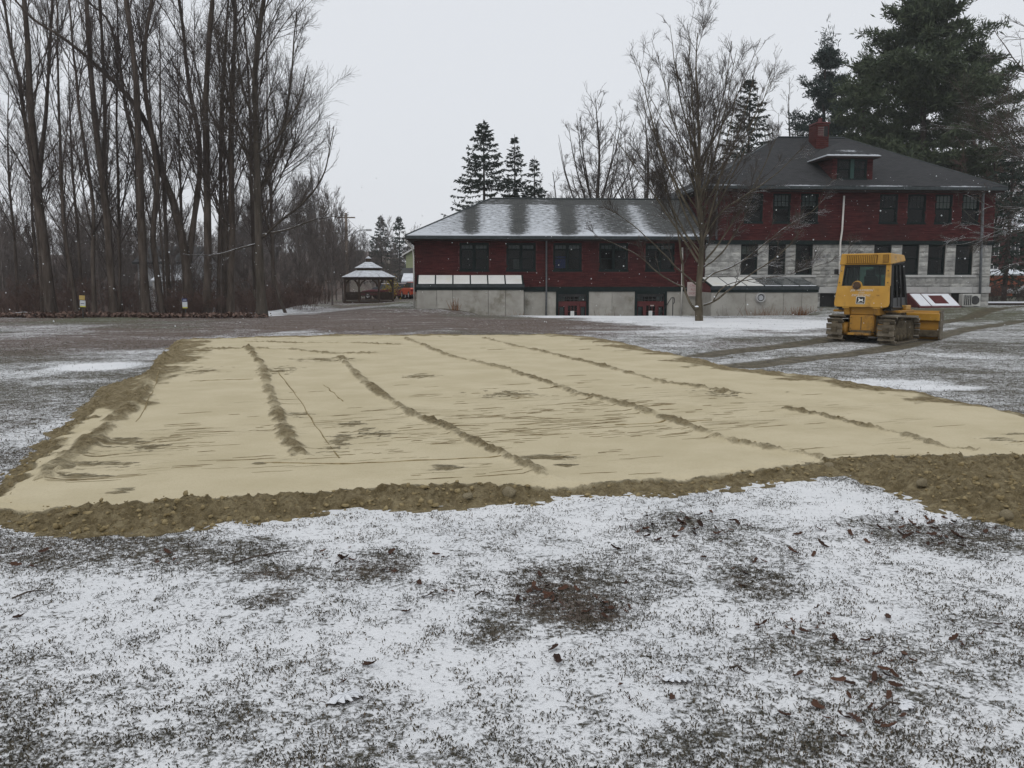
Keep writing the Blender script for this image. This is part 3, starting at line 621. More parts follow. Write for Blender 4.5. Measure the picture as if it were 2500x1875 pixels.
# two large oak leaves carrying snow, one half-bare
def oak_leaf(px, py, L, rz, lab, snowy=True):
    half = [(-.98, .03), (-.80, .13), (-.66, .40), (-.55, .38), (-.50, .18), (-.36, .30), (-.26, .58), (-.14, .56), (-.10, .24), (.06, .34), (.16, .62), (.28, .58), (.27, .24), (.42, .30), (.55, .48), (.65, .42), (.60, .20), (.74, .22), (.86, .27), (.93, .16), (1.0, .05)]
    j = random.Random(int(px)); pts = [(x, -y * j.uniform(.85, 1.12)) for x, y in half] + [(x, y * j.uniform(.85, 1.12)) for x, y in half[::-1]]; n = len(pts)
    p = onz(px, py); root = empty("oak_leaf", (p.x, p.y, Hs(p.x, p.y) + .012), rz, lab, "leaf"); z = lambda x, y: .06 - .13 * x * x + .10 * abs(y) + .06 * math.sin(3 * x + 2 * y)
    for nm, sc, m in (("leaf_blade", 1.0, M['leaf']),) + ((("snow_cap", .96, M['leaf_snow']),) if snowy else ()):
        mb = MB(); rings = (.0, .45, .78, 1.0); th = (.16, .15, .12, .02) if nm == "snow_cap" else (0, 0, 0, 0); vs = [(0, 0, z(0, 0) + th[0])]; fs = []
        for k in (1, 2, 3):
            for x, y in pts: f = rings[k] * sc; yy_ = y * f if k == 3 else y * f * .9; vs.append((x * f, yy_, z(x * f, yy_) + th[k] * j.uniform(.85, 1.1)))
        fs = [(0, 1 + i, 1 + (i + 1) % n) for i in range(n)] + [(1 + r * n + i, 1 + (r + 1) * n + i, 1 + (r + 1) * n + (i + 1) % n, 1 + r * n + (i + 1) % n) for r in (0, 1) for i in range(n)]
        mb.add([(a * L, b * L, c * L) for a, b, c in vs], fs).build(nm, m, root, True)
    mb = MB(); mb.tube([(-L * .95, 0, .0), (-L * 1.15, .01, .006), (-L * 1.4, .0, .001)], [.0022, .0018, .0012], 5); mb.build("stalk", M['leaf'], root, True)
oak_leaf(842, 1715, .092, .45, "lobed oak leaf capped with snow, below the middle of the lawn")
oak_leaf(1650, 1668, .078, -.15, "snow-capped oak leaf with dark curled tips, alone on the white lawn")
oak_leaf(2212, 1735, .06, .8, "snowy oak leaf among the brown leaves near the corner")
oak_leaf(2085, 1765, .045, 2.0, "tan bare oak leaf face-up in the dark grass", False)
# sticks on the snow
for i, (x0, y0, x1, y1, lab) in enumerate([(560, 1385, 725, 1352, "forked grey twig lying beyond the brown leaf patch"), (30, 1468, 110, 1448, "dark straight twig lying on the snow at the frame edge"), (2150, 1745, 2205, 1730, "dark curved stick beside the snowy corner leaf"), (1780, 1640, 1830, 1655, "short dark stick across the trampled patch"), (1160, 1455, 1195, 1448, "short tan stick on open white snow")]):
    a = onz(x0, y0); b = onz(x1, y1); c = (a + b) / 2; mb = MB()
    pts = [a, a.lerp(b, .35) + Vector((.01, .02, .014)), a.lerp(b, .7) + Vector((-.01, -.015, .016)), b]
    mb.tube([q - c + Vector((0, 0, .012)) for q in pts], [.006, .0055, .0045, .002], 6)
    m_ = a.lerp(b, .5) - c + Vector((0, 0, .016)); mb.tube([m_, m_ + (b - a) * .22 + Vector((0, .05, .02))], [.0035, .0012], 5)
    tag(mb.build("fallen_twig", M['bark'], None, True, (c.x, c.y, Hs(c.x, c.y))), lab, "twig")
# ------------------------------------------------------------------ bare trees
def resample(pts, n, wob=0.0, rng=None):
    P = np.array([list(p) for p in pts], float)
    if len(P) > 2:   # Catmull-Rom
        Q = np.vstack([2 * P[0] - P[1], P, 2 * P[-1] - P[-2]]); out = []
        for i in range(1, len(Q) - 2):
            for t in np.linspace(0, 1, 8, endpoint=False):
                a, b, c, d = Q[i - 1], Q[i], Q[i + 1], Q[i + 2]
                out.append(.5 * (2 * b + (c - a) * t + (2 * a - 5 * b + 4 * c - d) * t * t + (3 * b - a - 3 * c + d) * t ** 3))
        P = np.array(out + [P[-1]])
    s = np.r_[0, np.cumsum(np.linalg.norm(np.diff(P, axis=0), axis=1))]; q = np.linspace(0, s[-1], n)
    R = np.stack([np.interp(q, s, P[:, k]) for k in range(3)], -1)
    if wob and rng is not None:
        w = rng.randn(n, 3) * wob; w[0] = 0; w[:, 2] *= .2; R = R + (w + np.roll(w, 1, 0)) / 2 * np.r_[0, np.ones(n - 1)][:, None]
    return R
def tubes(P, R, m):
    n, k, _ = P.shape; T = np.gradient(P, axis=1); T /= np.linalg.norm(T, axis=2, keepdims=True) + 1e-9
    avg = T.mean(1); ref = np.where((np.abs(avg[:, 2]) > .8)[:, None], np.array([1., .2, 0]), np.array([.1, .05, 1.]))[:, None, :]
    N = np.cross(T, ref); N /= np.linalg.norm(N, axis=2, keepdims=True) + 1e-9; B = np.cross(T, N)
    a = np.arange(m) / m * 2 * np.pi
    V = P[:, :, None, :] + R[:, :, None, None] * (N[:, :, None, :] * np.cos(a)[None, None, :, None] + B[:, :, None, :] * np.sin(a)[None, None, :, None])
    i = np.arange(n)[:, None, None] * k * m + np.arange(k - 1)[None, :, None] * m; j = np.arange(m)[None, None, :]; j2 = (j + 1) % m
    F = np.stack(np.broadcast_arrays(i + j, i + j2, i + m + j2, i + m + j), -1).reshape(-1, 4)
    return V.reshape(-1, 3), F[:, ::-1]
def sprout(P, R, n, rng, t0, t1, lo, hi, ang, up, K_, rr, wob, rtip, falloff=.5, bend=.08, minlen=.15):
    L = np.linalg.norm(np.diff(P, axis=1), axis=2).sum(1); K0 = P.shape[1]
    idx = rng.choice(len(P), n, p=L / L.sum()); t = rng.uniform(t0, t1, n); f = t * (K0 - 1); i = np.minimum(f.astype(int), K0 - 2); fr = (f - i)[:, None]
    b = P[idx, i] * (1 - fr) + P[idx, i + 1] * fr; tan = P[idx, i + 1] - P[idx, i]; tan /= np.linalg.norm(tan, axis=1, keepdims=True) + 1e-9
    r = R[idx, i] * (1 - fr[:, 0]) + R[idx, i + 1] * fr[:, 0]
    q = rng.randn(n, 3); q[:, 2] *= .7; q -= (q * tan).sum(1, keepdims=True) * tan; q /= np.linalg.norm(q, axis=1, keepdims=True) + 1e-9
    a = rng.uniform(ang[0], ang[1], n)[:, None]; d = np.cos(a) * tan + np.sin(a) * q; d[:, 2] += up; d /= np.linalg.norm(d, axis=1, keepdims=True)
    ln = np.maximum(rng.uniform(lo, hi, n) * L[idx] * (1 - falloff * t), minlen)
    pts = [b]; st = (ln / (K_ - 1))[:, None]
    for _ in range(K_ - 1):
        pts.append(pts[-1] + d * st); d = d + rng.randn(n, 3) * wob; d[:, 2] += bend; d /= np.linalg.norm(d, axis=1, keepdims=True)
    r0 = np.clip(np.minimum(r * rr, ln * .0062 + rtip), rtip, None)
    return np.stack(pts, 1), r0[:, None] * (1 - np.linspace(0, 1, K_))[None] + rtip * np.linspace(0, 1, K_)[None]
def join(parts):
    V = []; F = []; o = 0
    for v, f in parts: V.append(v); F.append(f + o); o += len(v)
    return np.vstack(V), np.vstack(F)
def tree_geo(stems, rng, n1=26, n2=7, n3=6, n4=3, rt=.006, ang=(.45, .95), up=.18, bend=.07, l1=(.14, .30), t0=.18, K0=22, wob=.02, m0=9, flare=1.35, l2=(.3, .6), l3=(.3, .6)):
    """stems: [(points, r_base, r_tip, n1 weight)] in tree-local metres -> (trunk V,F), (crown V,F)"""
    tr = []; cr = []; S = []; SR = []
    for k, (pts, r0, r1) in enumerate(stems):
        P = resample(pts, K0, wob, rng); R = np.linspace(r0, r1, K0); R = R * (1 + .05 * rng.randn(K0))
        if k == 0 and flare > 1: R[0] *= flare; R[1] *= 1 + (flare - 1) * .25
        S.append(P); SR.append(R); tr.append(tubes(P[None], R[None], m0))
    S = np.array(S); SR = np.array(SR)
    a, ar = sprout(S, SR, n1 * len(S) if n1 < 200 else n1, rng, t0, 1.0, l1[0], l1[1], ang, up, 7, .55, .055, rt * 1.5, .55, bend)
    b, br = sprout(a, ar, len(a) * n2, rng, .15, 1.0, l2[0], l2[1], (.3, .75), up * .7, 5, .6, .07, rt * 1.15, .35, bend)
    c, cr_ = sprout(b, br, len(b) * n3, rng, .15, 1.0, l3[0], l3[1], (.3, .85), up * .5, 3, .65, .09, rt * .9, .3, bend * .5, .3)
    cr += [tubes(a, ar, 5), tubes(b, br, 4), tubes(c, cr_, 3)]
    if n4:
        d, dr = sprout(c, cr_, len(c) * n4, rng, .1, 1.0, .5, 1.0, (.35, .9), up * .3, 2, .8, .1, rt * .7, .2, 0, .25); cr.append(tubes(d, dr, 3))
    return join(tr), join(cr)
def bare_tree(name, label, stems, seed, mats=('bark', 'twig'), group=None, base=None, **kw):
    rng = np.random.RandomState(seed); b = Vector(base if base is not None else stems[0][0][0])
    loc = [([Vector(p) - b for p in pts], r0, r1) for pts, r0, r1 in stems]
    (tv, tf), (cv, cf) = tree_geo(loc, rng, **kw)
    root = empty(name, b, 0, label, "tree", group)
    mobj("trunk", np_mesh("trunk", tv, tf, M[mats[0]], True), root); mobj("crown", np_mesh("crown", cv, cf, M[mats[1]], True), root)
    return root
def copy_tree(src, loc, rz, sc, label=None, group=None):
    r = src.copy(); COL.objects.link(r); r.location = loc; r.rotation_euler = (0, 0, rz); r.scale = (sc, sc, sc)
    if label: r["label"] = label
    if group: r["group"] = group
    for ch in list(src.children):
        c = ch.copy(); COL.objects.link(c); c.parent = r
    return r
def torn_cracks(n):
    N = n * 9; y = 7.6 + 17 * rs.rand(N) ** 1.3; x = rs.uniform(-.62, .62, N) * y; h_, d_, e_, s_ = pad_fields(x, y)
    w = np.exp(-(((x - 1.1) / 1.7) ** 2 + ((y - 11.6) / 2.1) ** 2)) * .9 + .55 * np.exp(-(((x + 1.0) / 1.6) ** 2 + ((y - 11.0) / 2.0) ** 2)) + .8 * np.exp(-(((x + 4.2) / .8) ** 2 + ((y - 9.3) / 1.5) ** 2)) + .012
    w = w * smooth(fbm(x * .9, y * 1.6, 3, 81), .40, .58); k = (rs.rand(N) < w) & (s_ > .5) & (e_ < .1) & (d_ < .3); x = x[k][:n]; y = y[k][:n]; m = len(x)
    L = rs.uniform(.05, .26, m); S = np.linspace(-1, 1, 5); J = rs.randn(m, 5, 2) * .008
    PX_ = x[:, None] + A_DIR[0] * L[:, None] * S + J[..., 0]; PY_ = y[:, None] + A_DIR[1] * L[:, None] * S + J[..., 1] + (rs.randn(m) * .06)[:, None] * S * L[:, None]; PZ_ = pad_fields(PX_, PY_)[0] + H(PX_, PY_) + .001
    R = (.0022 + .0055 * rs.rand(m) ** 2)[:, None] * np.array([.3, 1, .8, 1.1, .3])[None] * (y / 10)[:, None]; v, f = tubes(np.stack([PX_, PY_, PZ_], -1), R, 3)
    o = mobj("torn_cracks", np_mesh("torn_cracks", v, f, M['crack']), sand); o["kind"] = "stuff"
M['crack'] = pm('damp_torn_sand', (.17, .13, .068), (.29, .23, .13), 9, .95, .1, 0, coord='World')
torn_cracks(950)
Zs = 900 / 1866.0                     # left-hand wood: survey sheet scale
def stem(Y, pts, r0, r1, dy=0.0, top=None):
    n = len(pts); out = []
    for i, (a, b) in enumerate(pts): out.append(at(a * Zs, b * Zs, Y + dy * i / max(n - 1, 1)))
    z = Hs(out[0].x, out[0].y)
    if out[0].z < z + 1.0: out[0].z = z - .1
    if top:
        d = (out[-1] - out[-2]).normalized(); d = (d + Vector((0, 0, .6))).normalized(); out.append(out[-1] + d * top)
    return (out, r0, r1)
WOOD = "tall bare trees along the wood edge"
kw = dict(n1=15, n2=7, n3=5, n4=2, rt=.0055, l1=(.18, .42), ang=(.25, .75), l2=(.28, .55), l3=(.25, .5))
bare_tree("bare_tree", "thick twin-stemmed bare tree, first big trunk from the picture's edge in the wood", [stem(46, [(262, 1600), (240, 1400), (215, 1150), (180, 880), (155, 500), (135, 150), (115, -80)], .258, .073, 0, 4),
          stem(46.5, [(212, 1300), (190, 1100), (165, 860), (125, 600), (95, 400), (55, 230), (20, 0)], .151, .039, 1, 4)], 1, group=WOOD, **kw)
bare_tree("bare_tree", "pale straight trunk standing just behind the twin-stemmed tree", [stem(49, [(222, 1590), (210, 1250), (195, 1000), (230, 600), (255, 200), (270, -60)], .168, .045, 0, 3)], 2, group=WOOD, **kw)
bare_tree("bare_tree", "thin leaning bare tree left of the tan notice", [stem(45.5, [(392, 1600), (365, 1400), (330, 1200), (310, 900), (300, 550), (290, 100)], .112, .028, 1, 3)], 3, group=WOOD, **{**kw, 'n1': 14})
bare_tree("bare_tree", "slim bare tree behind the tan notice with a stub fork", [stem(45, [(478, 1600), (470, 1300), (472, 1050), (430, 760), (385, 400), (350, 0)], .112, .034, 1, 4)], 4, group=WOOD, **{**kw, 'n1': 16})
bare_tree("bare_tree", "tall dark trunk that splits into two uprights above the second notice gap", [stem(45, [(578, 1600), (560, 1350), (540, 1080), (515, 880), (485, 650), (458, 350), (435, 0)], .213, .062, 0, 5), stem(45.2, [(517, 900), (530, 700), (527, 450), (518, 200), (505, -40)], .112, .039, 1, 4)], 5, group=WOOD, **kw)
bare_tree("bare_tree", "slender straight bare tree between two thick dark trunks", [stem(47, [(612, 1590), (603, 1250), (597, 950), (590, 600), (600, 250), (590, -50)], .090, .028, 0, 3)], 6, group=WOOD, **{**kw, 'n1': 13})
bare_tree("bare_tree", "stout dark trunk directly before the grey house corner", [stem(45, [(742, 1600), (725, 1350), (712, 1050), (705, 800), (690, 420), (655, 120), (630, -60)], .235, .067, 0, 5), stem(45.5, [(705, 820), (640, 560), (600, 300), (545, 100), (420, -20)], .095, .034, 1.5, 3)], 7, group=WOOD, **kw)
bare_tree("bare_tree", "leaning bare tree crossing the middle of the grey house", [stem(45.5, [(826, 1600), (800, 1430), (775, 1250), (785, 1050), (800, 900), (770, 700), (735, 450), (735, 200), (780, -40)], .168, .050, 0, 4)], 8, group=WOOD, **kw)
bare_tree("bare_tree", "massive old tree with a long limb slanting up across the wood", [stem(46.5, [(965, 1600), (945, 1380), (915, 1180), (870, 1010), (825, 880), (770, 680)], .291, .134), stem(46.5, [(775, 700), (710, 570), (640, 480), (540, 380), (430, 280), (300, 180), (165, 95), (60, -20)], .140, .045, -3), stem(46.7, [(772, 690), (742, 520), (725, 300), (745, 120), (770, -40)], .123, .039, 2, 3),
          stem(46.8, [(955, 1330), (985, 1080), (1010, 860), (1000, 650), (960, 450), (930, 200), (905, -20)], .168, .050, 1, 4)], 9, group=WOOD, flare=1.25, **kw)
bare_tree("bare_tree", "thick straight trunk right of the massive leaning-limb tree", [stem(45.8, [(1045, 1595), (1052, 1250), (1046, 900), (1040, 550), (1058, 220), (1080, -60)], .224, .073, 0, 5)], 10, group=WOOD, **kw)
bare_tree("bare_tree", "slim upright trunk between the two thick straight trunks", [stem(48.5, [(1105, 1580), (1112, 1200), (1118, 900), (1128, 500), (1150, 100), (1160, -50)], .106, .034, 0, 3)], 11, group=WOOD, **kw)
bare_tree("bare_tree", "straight dark trunk just behind the outermost bare tree", [stem(46.3, [(1166, 1592), (1172, 1200), (1172, 800), (1180, 400), (1192, 0)], .190, .067, 0, 5), stem(46.6, [(1172, 900), (1130, 700), (1060, 560), (1000, 380)], .078, .028, 2, 2)], 12, group=WOOD, **kw)
bare_tree("bare_tree", "outermost bare tree of the wood with wide low limbs and a snowy foot", [stem(44.2, [(1326, 1594), (1315, 1400), (1308, 1150), (1300, 950), (1296, 650), (1290, 400), (1320, 100), (1345, -60)], .235, .062, 0, 5),
          stem(44.2, [(1318, 1210), (1420, 1120), (1540, 1020), (1640, 880), (1690, 640)], .073, .020, -2.5), stem(44.2, [(1315, 1190), (1460, 1160), (1600, 1110), (1760, 1085)], .056, .017, 1.5), stem(44.2, [(1300, 1235), (1200, 1260), (1090, 1290), (960, 1290)], .050, .017, -2), stem(44.4, [(1300, 1000), (1370, 850), (1440, 640), (1480, 300), (1500, 60)], .095, .028, 1),
          stem(44.2, [(1298, 780), (1400, 700), (1510, 520), (1560, 330)], .062, .020, -1.5), stem(44.4, [(1296, 640), (1240, 480), (1200, 260), (1190, 40)], .067, .022, 2)], 13, mats=('bark_snow', 'twig_hero'), group=WOOD, **{**kw, 'n1': 15, 'n4': 3, 'flare': 1.5})
bare_tree("bare_tree", "crooked dark tree that bends over the bramble bank", [stem(50, [(1445, 1500), (1400, 1460), (1382, 1330), (1375, 1200), (1340, 1080), (1320, 950)], .095, .034, 0, 3)], 14, group=WOOD, flare=1.1, **{**kw, 'n1': 14})
# slimmer trees filling the wood edge (share three bodies)
GT = "slim bare trees standing between the big trunks of the wood"
protos = []
for k in range(4):
    hgt = [17, 14, 19, 12][k]; lean = [.5, -.6, .3, .9][k]
    protos.append(bare_tree("slim_tree", "slim bare tree crowded between the big trunks of the wood", [([(0, 0, -.2), (lean * .3, .1, hgt * .3), (lean * .2, 0, hgt * .65), (lean, 0, hgt)], .13 + .02 * k, .025)], 40 + k, group=GT, base=(0, 0, 0), mats=('bark', 'twig'), n1=20, n2=5, n3=4, n4=2, rt=.0065, l1=(.18, .36), t0=.3, ang=(.25, .7)))
rz = random.Random(3)
SLIM = [(-27.5, 51), (-26, 47.5), (-24.6, 53), (-23.4, 49.5), (-22.3, 56), (-21.5, 51), (-20.6, 48), (-19.8, 54), (-18.9, 50), (-18.2, 57), (-17.5, 52.5), (-16.9, 48.8), (-16.2, 55), (-15.7, 60), (-15.1, 51.5), (-14.6, 57), (-28.5, 57), (-25.5, 60), (-30, 49), (-16.8, 62), (-20, 61), (-23, 63), (-29, 63)][::2] + [(-31, 54), (-33, 60), (-18, 65), (-34, 66), (-27, 67)]
for i, (x, y) in enumerate(SLIM):
    s = rz.uniform(.75, 1.15); z = Hs(x, y)
    if i < 4: o = protos[i]; o.location = (x, y, z); o.scale = (s, s, s); o.rotation_euler = (0, 0, rz.uniform(0, 6.28))
    else: copy_tree(protos[i % 4], (x, y, z), rz.uniform(0, 6.28), s)

# the far wood behind: one mass of trees and saplings
def mass(name, label, spots, seed, mat, tmpl, kind="stuff", cat=None):
    """one object whose points carry tree bodies (instanced by geometry nodes)"""
    rng = np.random.RandomState(seed); bodies = bpy.data.collections.new(name + "_bodies")
    for v, f in tmpl: bodies.objects.link(bpy.data.objects.new(name + "_body", np_mesh(name + "_body", v, f, M[mat], False)))
    P = np.array([(x, y, Hs(x, y)) for x, y, s, sz in spots]); me = bpy.data.meshes.new(name); me.vertices.add(len(P)); me.vertices.foreach_set("co", P.astype(np.float32).ravel())
    A = me.attributes.new("rot", 'FLOAT_VECTOR', 'POINT'); A.data.foreach_set("vector", np.stack([0 * P[:, 0], 0 * P[:, 0], rng.rand(len(P)) * 6.28], -1).astype(np.float32).ravel())
    A = me.attributes.new("scl", 'FLOAT_VECTOR', 'POINT'); A.data.foreach_set("vector", np.array([(s, s, s * sz) for x, y, s, sz in spots], np.float32).ravel())
    A = me.attributes.new("idx", 'INT', 'POINT'); A.data.foreach_set("value", rng.randint(0, len(tmpl), len(P)).astype(np.int32))
    ng = bpy.data.node_groups.new(name, 'GeometryNodeTree'); ng.interface.new_socket("Geometry", in_out='INPUT', socket_type='NodeSocketGeometry'); ng.interface.new_socket("Geometry", in_out='OUTPUT', socket_type='NodeSocketGeometry')
    N = ng.nodes; gi = N.new("NodeGroupInput"); go = N.new("NodeGroupOutput"); ci = N.new("GeometryNodeCollectionInfo"); ci.inputs["Collection"].default_value = bodies; ci.inputs["Separate Children"].default_value = True; ci.inputs["Reset Children"].default_value = True
    ip = N.new("GeometryNodeInstanceOnPoints"); ip.inputs["Pick Instance"].default_value = True
    def at_(nm, ty): x = N.new("GeometryNodeInputNamedAttribute"); x.data_type = ty; x.inputs["Name"].default_value = nm; return x.outputs["Attribute"]
    L = ng.links.new; e2r = N.new("FunctionNodeEulerToRotation"); L(at_("rot", 'FLOAT_VECTOR'), e2r.inputs[0]); L(e2r.outputs[0], ip.inputs["Rotation"]); L(at_("scl", 'FLOAT_VECTOR'), ip.inputs["Scale"]); L(at_("idx", 'INT'), ip.inputs["Instance Index"])
    L(gi.outputs[0], ip.inputs["Points"]); L(ci.outputs[0], ip.inputs["Instance"]); L(ip.outputs[0], go.inputs[0])
    ob = mobj(name, me); md = ob.modifiers.new("scatter", 'NODES'); md.node_group = ng; return tag(ob, label, cat, None, kind)
def small_tree(seed, h, r, n1, n2, n3, rt, l1=(.25, .5), t0=.12):
    rng = np.random.RandomState(seed); (tv, tf), (cv, cf) = tree_geo([([Vector((0, 0, -.3)), Vector((.15, .1, h * .5)), Vector((-.1, .2, h))], r, rt * 2)], rng, n1=n1, n2=n2, n3=n3, n4=0, rt=rt, K0=7, m0=5, l1=l1, t0=t0, up=.2)
    return join([(tv, tf), (cv, cf)])
TM = [small_tree(70 + i, 9 + i, .10, 22, 7, 6, .011) for i in range(4)]
rz = random.Random(9); sp = []
for _ in range(200):
    y = rz.uniform(64, 128); px = rz.uniform(-160, 860); x = (px - 1250) / FPX * y
    if x > -13 and y < 82: continue
    s = rz.uniform(.6, .95) * (1.0 if px < 500 else .82); sp.append((x, y, s, 1.0))
mass("far_wood", "dense brown bare wood rising behind the tree line", sp, 4, 'twig_wood', TM)
sp = []
for _ in range(110):
    y = rz.uniform(105, 190); px = rz.uniform(560, 1050); sp.append(((px - 1250) / FPX * y, y, rz.uniform(.55, .95) * (1.15 if px < 800 else .8), 1.0))
for _ in range(55):
    y = rz.uniform(95, 170); px = rz.uniform(2300, 2900); sp.append(((px - 1250) / FPX * y, y, rz.uniform(.9, 1.4), 1.0))
for _ in range(26):
    y = rz.uniform(85, 130); px = rz.uniform(1500, 2000); sp.append(((px - 1250) / FPX * y, y, rz.uniform(1.1, 1.6), 1.0))
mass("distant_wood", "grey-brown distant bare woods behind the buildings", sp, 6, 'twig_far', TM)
# undergrowth: saplings and brush at the wood edge
BR = []
for k in range(4):
    rng = np.random.RandomState(90 + k); n = 15; a = rng.rand(n) * 6.28; b = np.stack([np.cos(a) * rng.rand(n) * .5, np.sin(a) * rng.rand(n) * .5, np.zeros(n) - .05], -1); d = np.stack([np.cos(a) * .35, np.sin(a) * .35, np.ones(n)], -1) + rng.randn(n, 3) * .15
    L = rng.uniform(.8, 1.9, n)[:, None]; P = np.stack([b, b + d * L * .5, b + d * L * .8 + rng.randn(n, 3) * .08, b + d * L + np.stack([np.cos(a), np.sin(a), -.3 + 0 * a], -1) * .25], 1)
    R = np.tile(np.array([.011, .010, .008, .006]), (n, 1)); c, cr = sprout(P, R, n * 7, rng, .2, 1, .25, .5, (.4, 1.1), .1, 3, .8, .15, .006); e, er = sprout(c, cr, n * 14, rng, .2, 1, .3, .7, (.4, 1.1), .05, 2, .8, .15, .005)
    BR.append(join([tubes(P, R, 3), tubes(c, cr, 3), tubes(e, er, 3)]))
sp = []
for _ in range(95):
    y = rz.uniform(45.5, 62); x = rz.uniform(-.62 * y - 2, -14.2 - .1 * (y - 45)); sp.append((x, y, rz.uniform(.5, 1.2), rz.uniform(.8, 1.3)))
mass("undergrowth", "thin brown brush and saplings on the wood floor", sp, 8, 'twig_red', BR)
# bramble thicket next to the gazebo, and small shrubs (each a thing)
def thicket(name, label, cx, cy, rx, ry, n, hs, seed, mat='twig_red', group=None, cat="shrub"):
    rng = np.random.RandomState(seed); z0 = Hs(cx, cy); V = []; F = []; o = 0
    for _ in range(n):
        a = rng.rand() * 6.28; q = math.sqrt(rng.rand()); x = rx * q * math.cos(a); y = ry * q * math.sin(a); v, f = BR[rng.randint(4)]; t = rng.rand() * 6.28; s = hs * rng.uniform(.6, 1.1) * (1 - .35 * q)
        w = np.stack([v[:, 0] * math.cos(t) - v[:, 1] * math.sin(t), v[:, 0] * math.sin(t) + v[:, 1] * math.cos(t), v[:, 2]], -1) * s + np.array([x, y, Hs(cx + x, cy + y) - z0]); V.append(w); F.append(f + o); o += len(v)
    return tag(mobj(name, np_mesh(name, np.vstack(V), np.vstack(F), M[mat], False), None, (cx, cy, z0)), label, cat, group)
thicket("bramble_thicket", "reddish leafless bramble thicket between the wood and the gazebo", -16.6, 66, 3.4, 2.2, 20, 1.4, 1)
thicket("bramble_thicket", "low reddish brush at the foot of the grey house trees", -17.6, 45.8, 1.6, .7, 6, .7, 2)
thicket("bramble_thicket", "pale red brush beside the navy notice", -16.5, 45.2, 1.0, .5, 7, .75, 3)
thicket("bramble_thicket", "dim brush below the crooked tree on the bank", -14.6, 54, 2.2, 1.2, 7, .9, 4)
# leaf litter along the wood edge
n = 5200; yy = 43.2 + np.abs(rs.randn(n)) * 1.6; xx = rs.uniform(-29, -12.4, n); k = xx < -13.2 - .35 * (yy - 45) + rs.randn(n) * .4; xx = xx[k]; yy = yy[k]; n = len(xx)
yy = yy + .8 * (fbm(xx * .4, xx * 0, 2, 77) - .5) * 2; s = rs.uniform(.05, .13, n); a = rs.rand(n) * 6.28; tl = rs.randn(n, 2) * .55
e1 = np.stack([np.cos(a), np.sin(a), tl[:, 0]], -1) * s[:, None]; e2 = np.stack([-np.sin(a), np.cos(a), tl[:, 1]], -1) * s[:, None] * .6; c0 = np.stack([xx, yy, H(xx, yy) + rs.rand(n) * .16 + .02], -1)
V = np.stack([c0 - e1, c0 - e2, c0 + e1, c0 + e2], 1).reshape(-1, 3); F = np.arange(n * 4).reshape(-1, 4)
tag(mobj("leaf_litter", np_mesh("leaf_litter", V, F, M['litter'])), "brown leaf litter heaped along the foot of the wood", "leaves", kind="stuff")
# fallen branches on the wood floor
for lab, p in (("bent pale fallen branch beside the outermost tree's foot", [(619, 708), (622, 724), (634, 744)]), ("low dead log lying in the leaves at the wood's far end", [(20, 768), (60, 764), (110, 770)])):
    P = [at(a_, b_, 45) for a_, b_ in p]; mb = MB(); c = P[1]; zc = Hs(c.x, c.y)
    mb.tube([Vector((q.x - c.x, q.y - c.y, max(q.z, Hs(q.x, q.y)) - zc)) for q in P], [.07, .06, .04], 7); tag(mb.build("fallen_branch", M['bark_snow'], None, True, (c.x, c.y, zc)), lab, "branch")

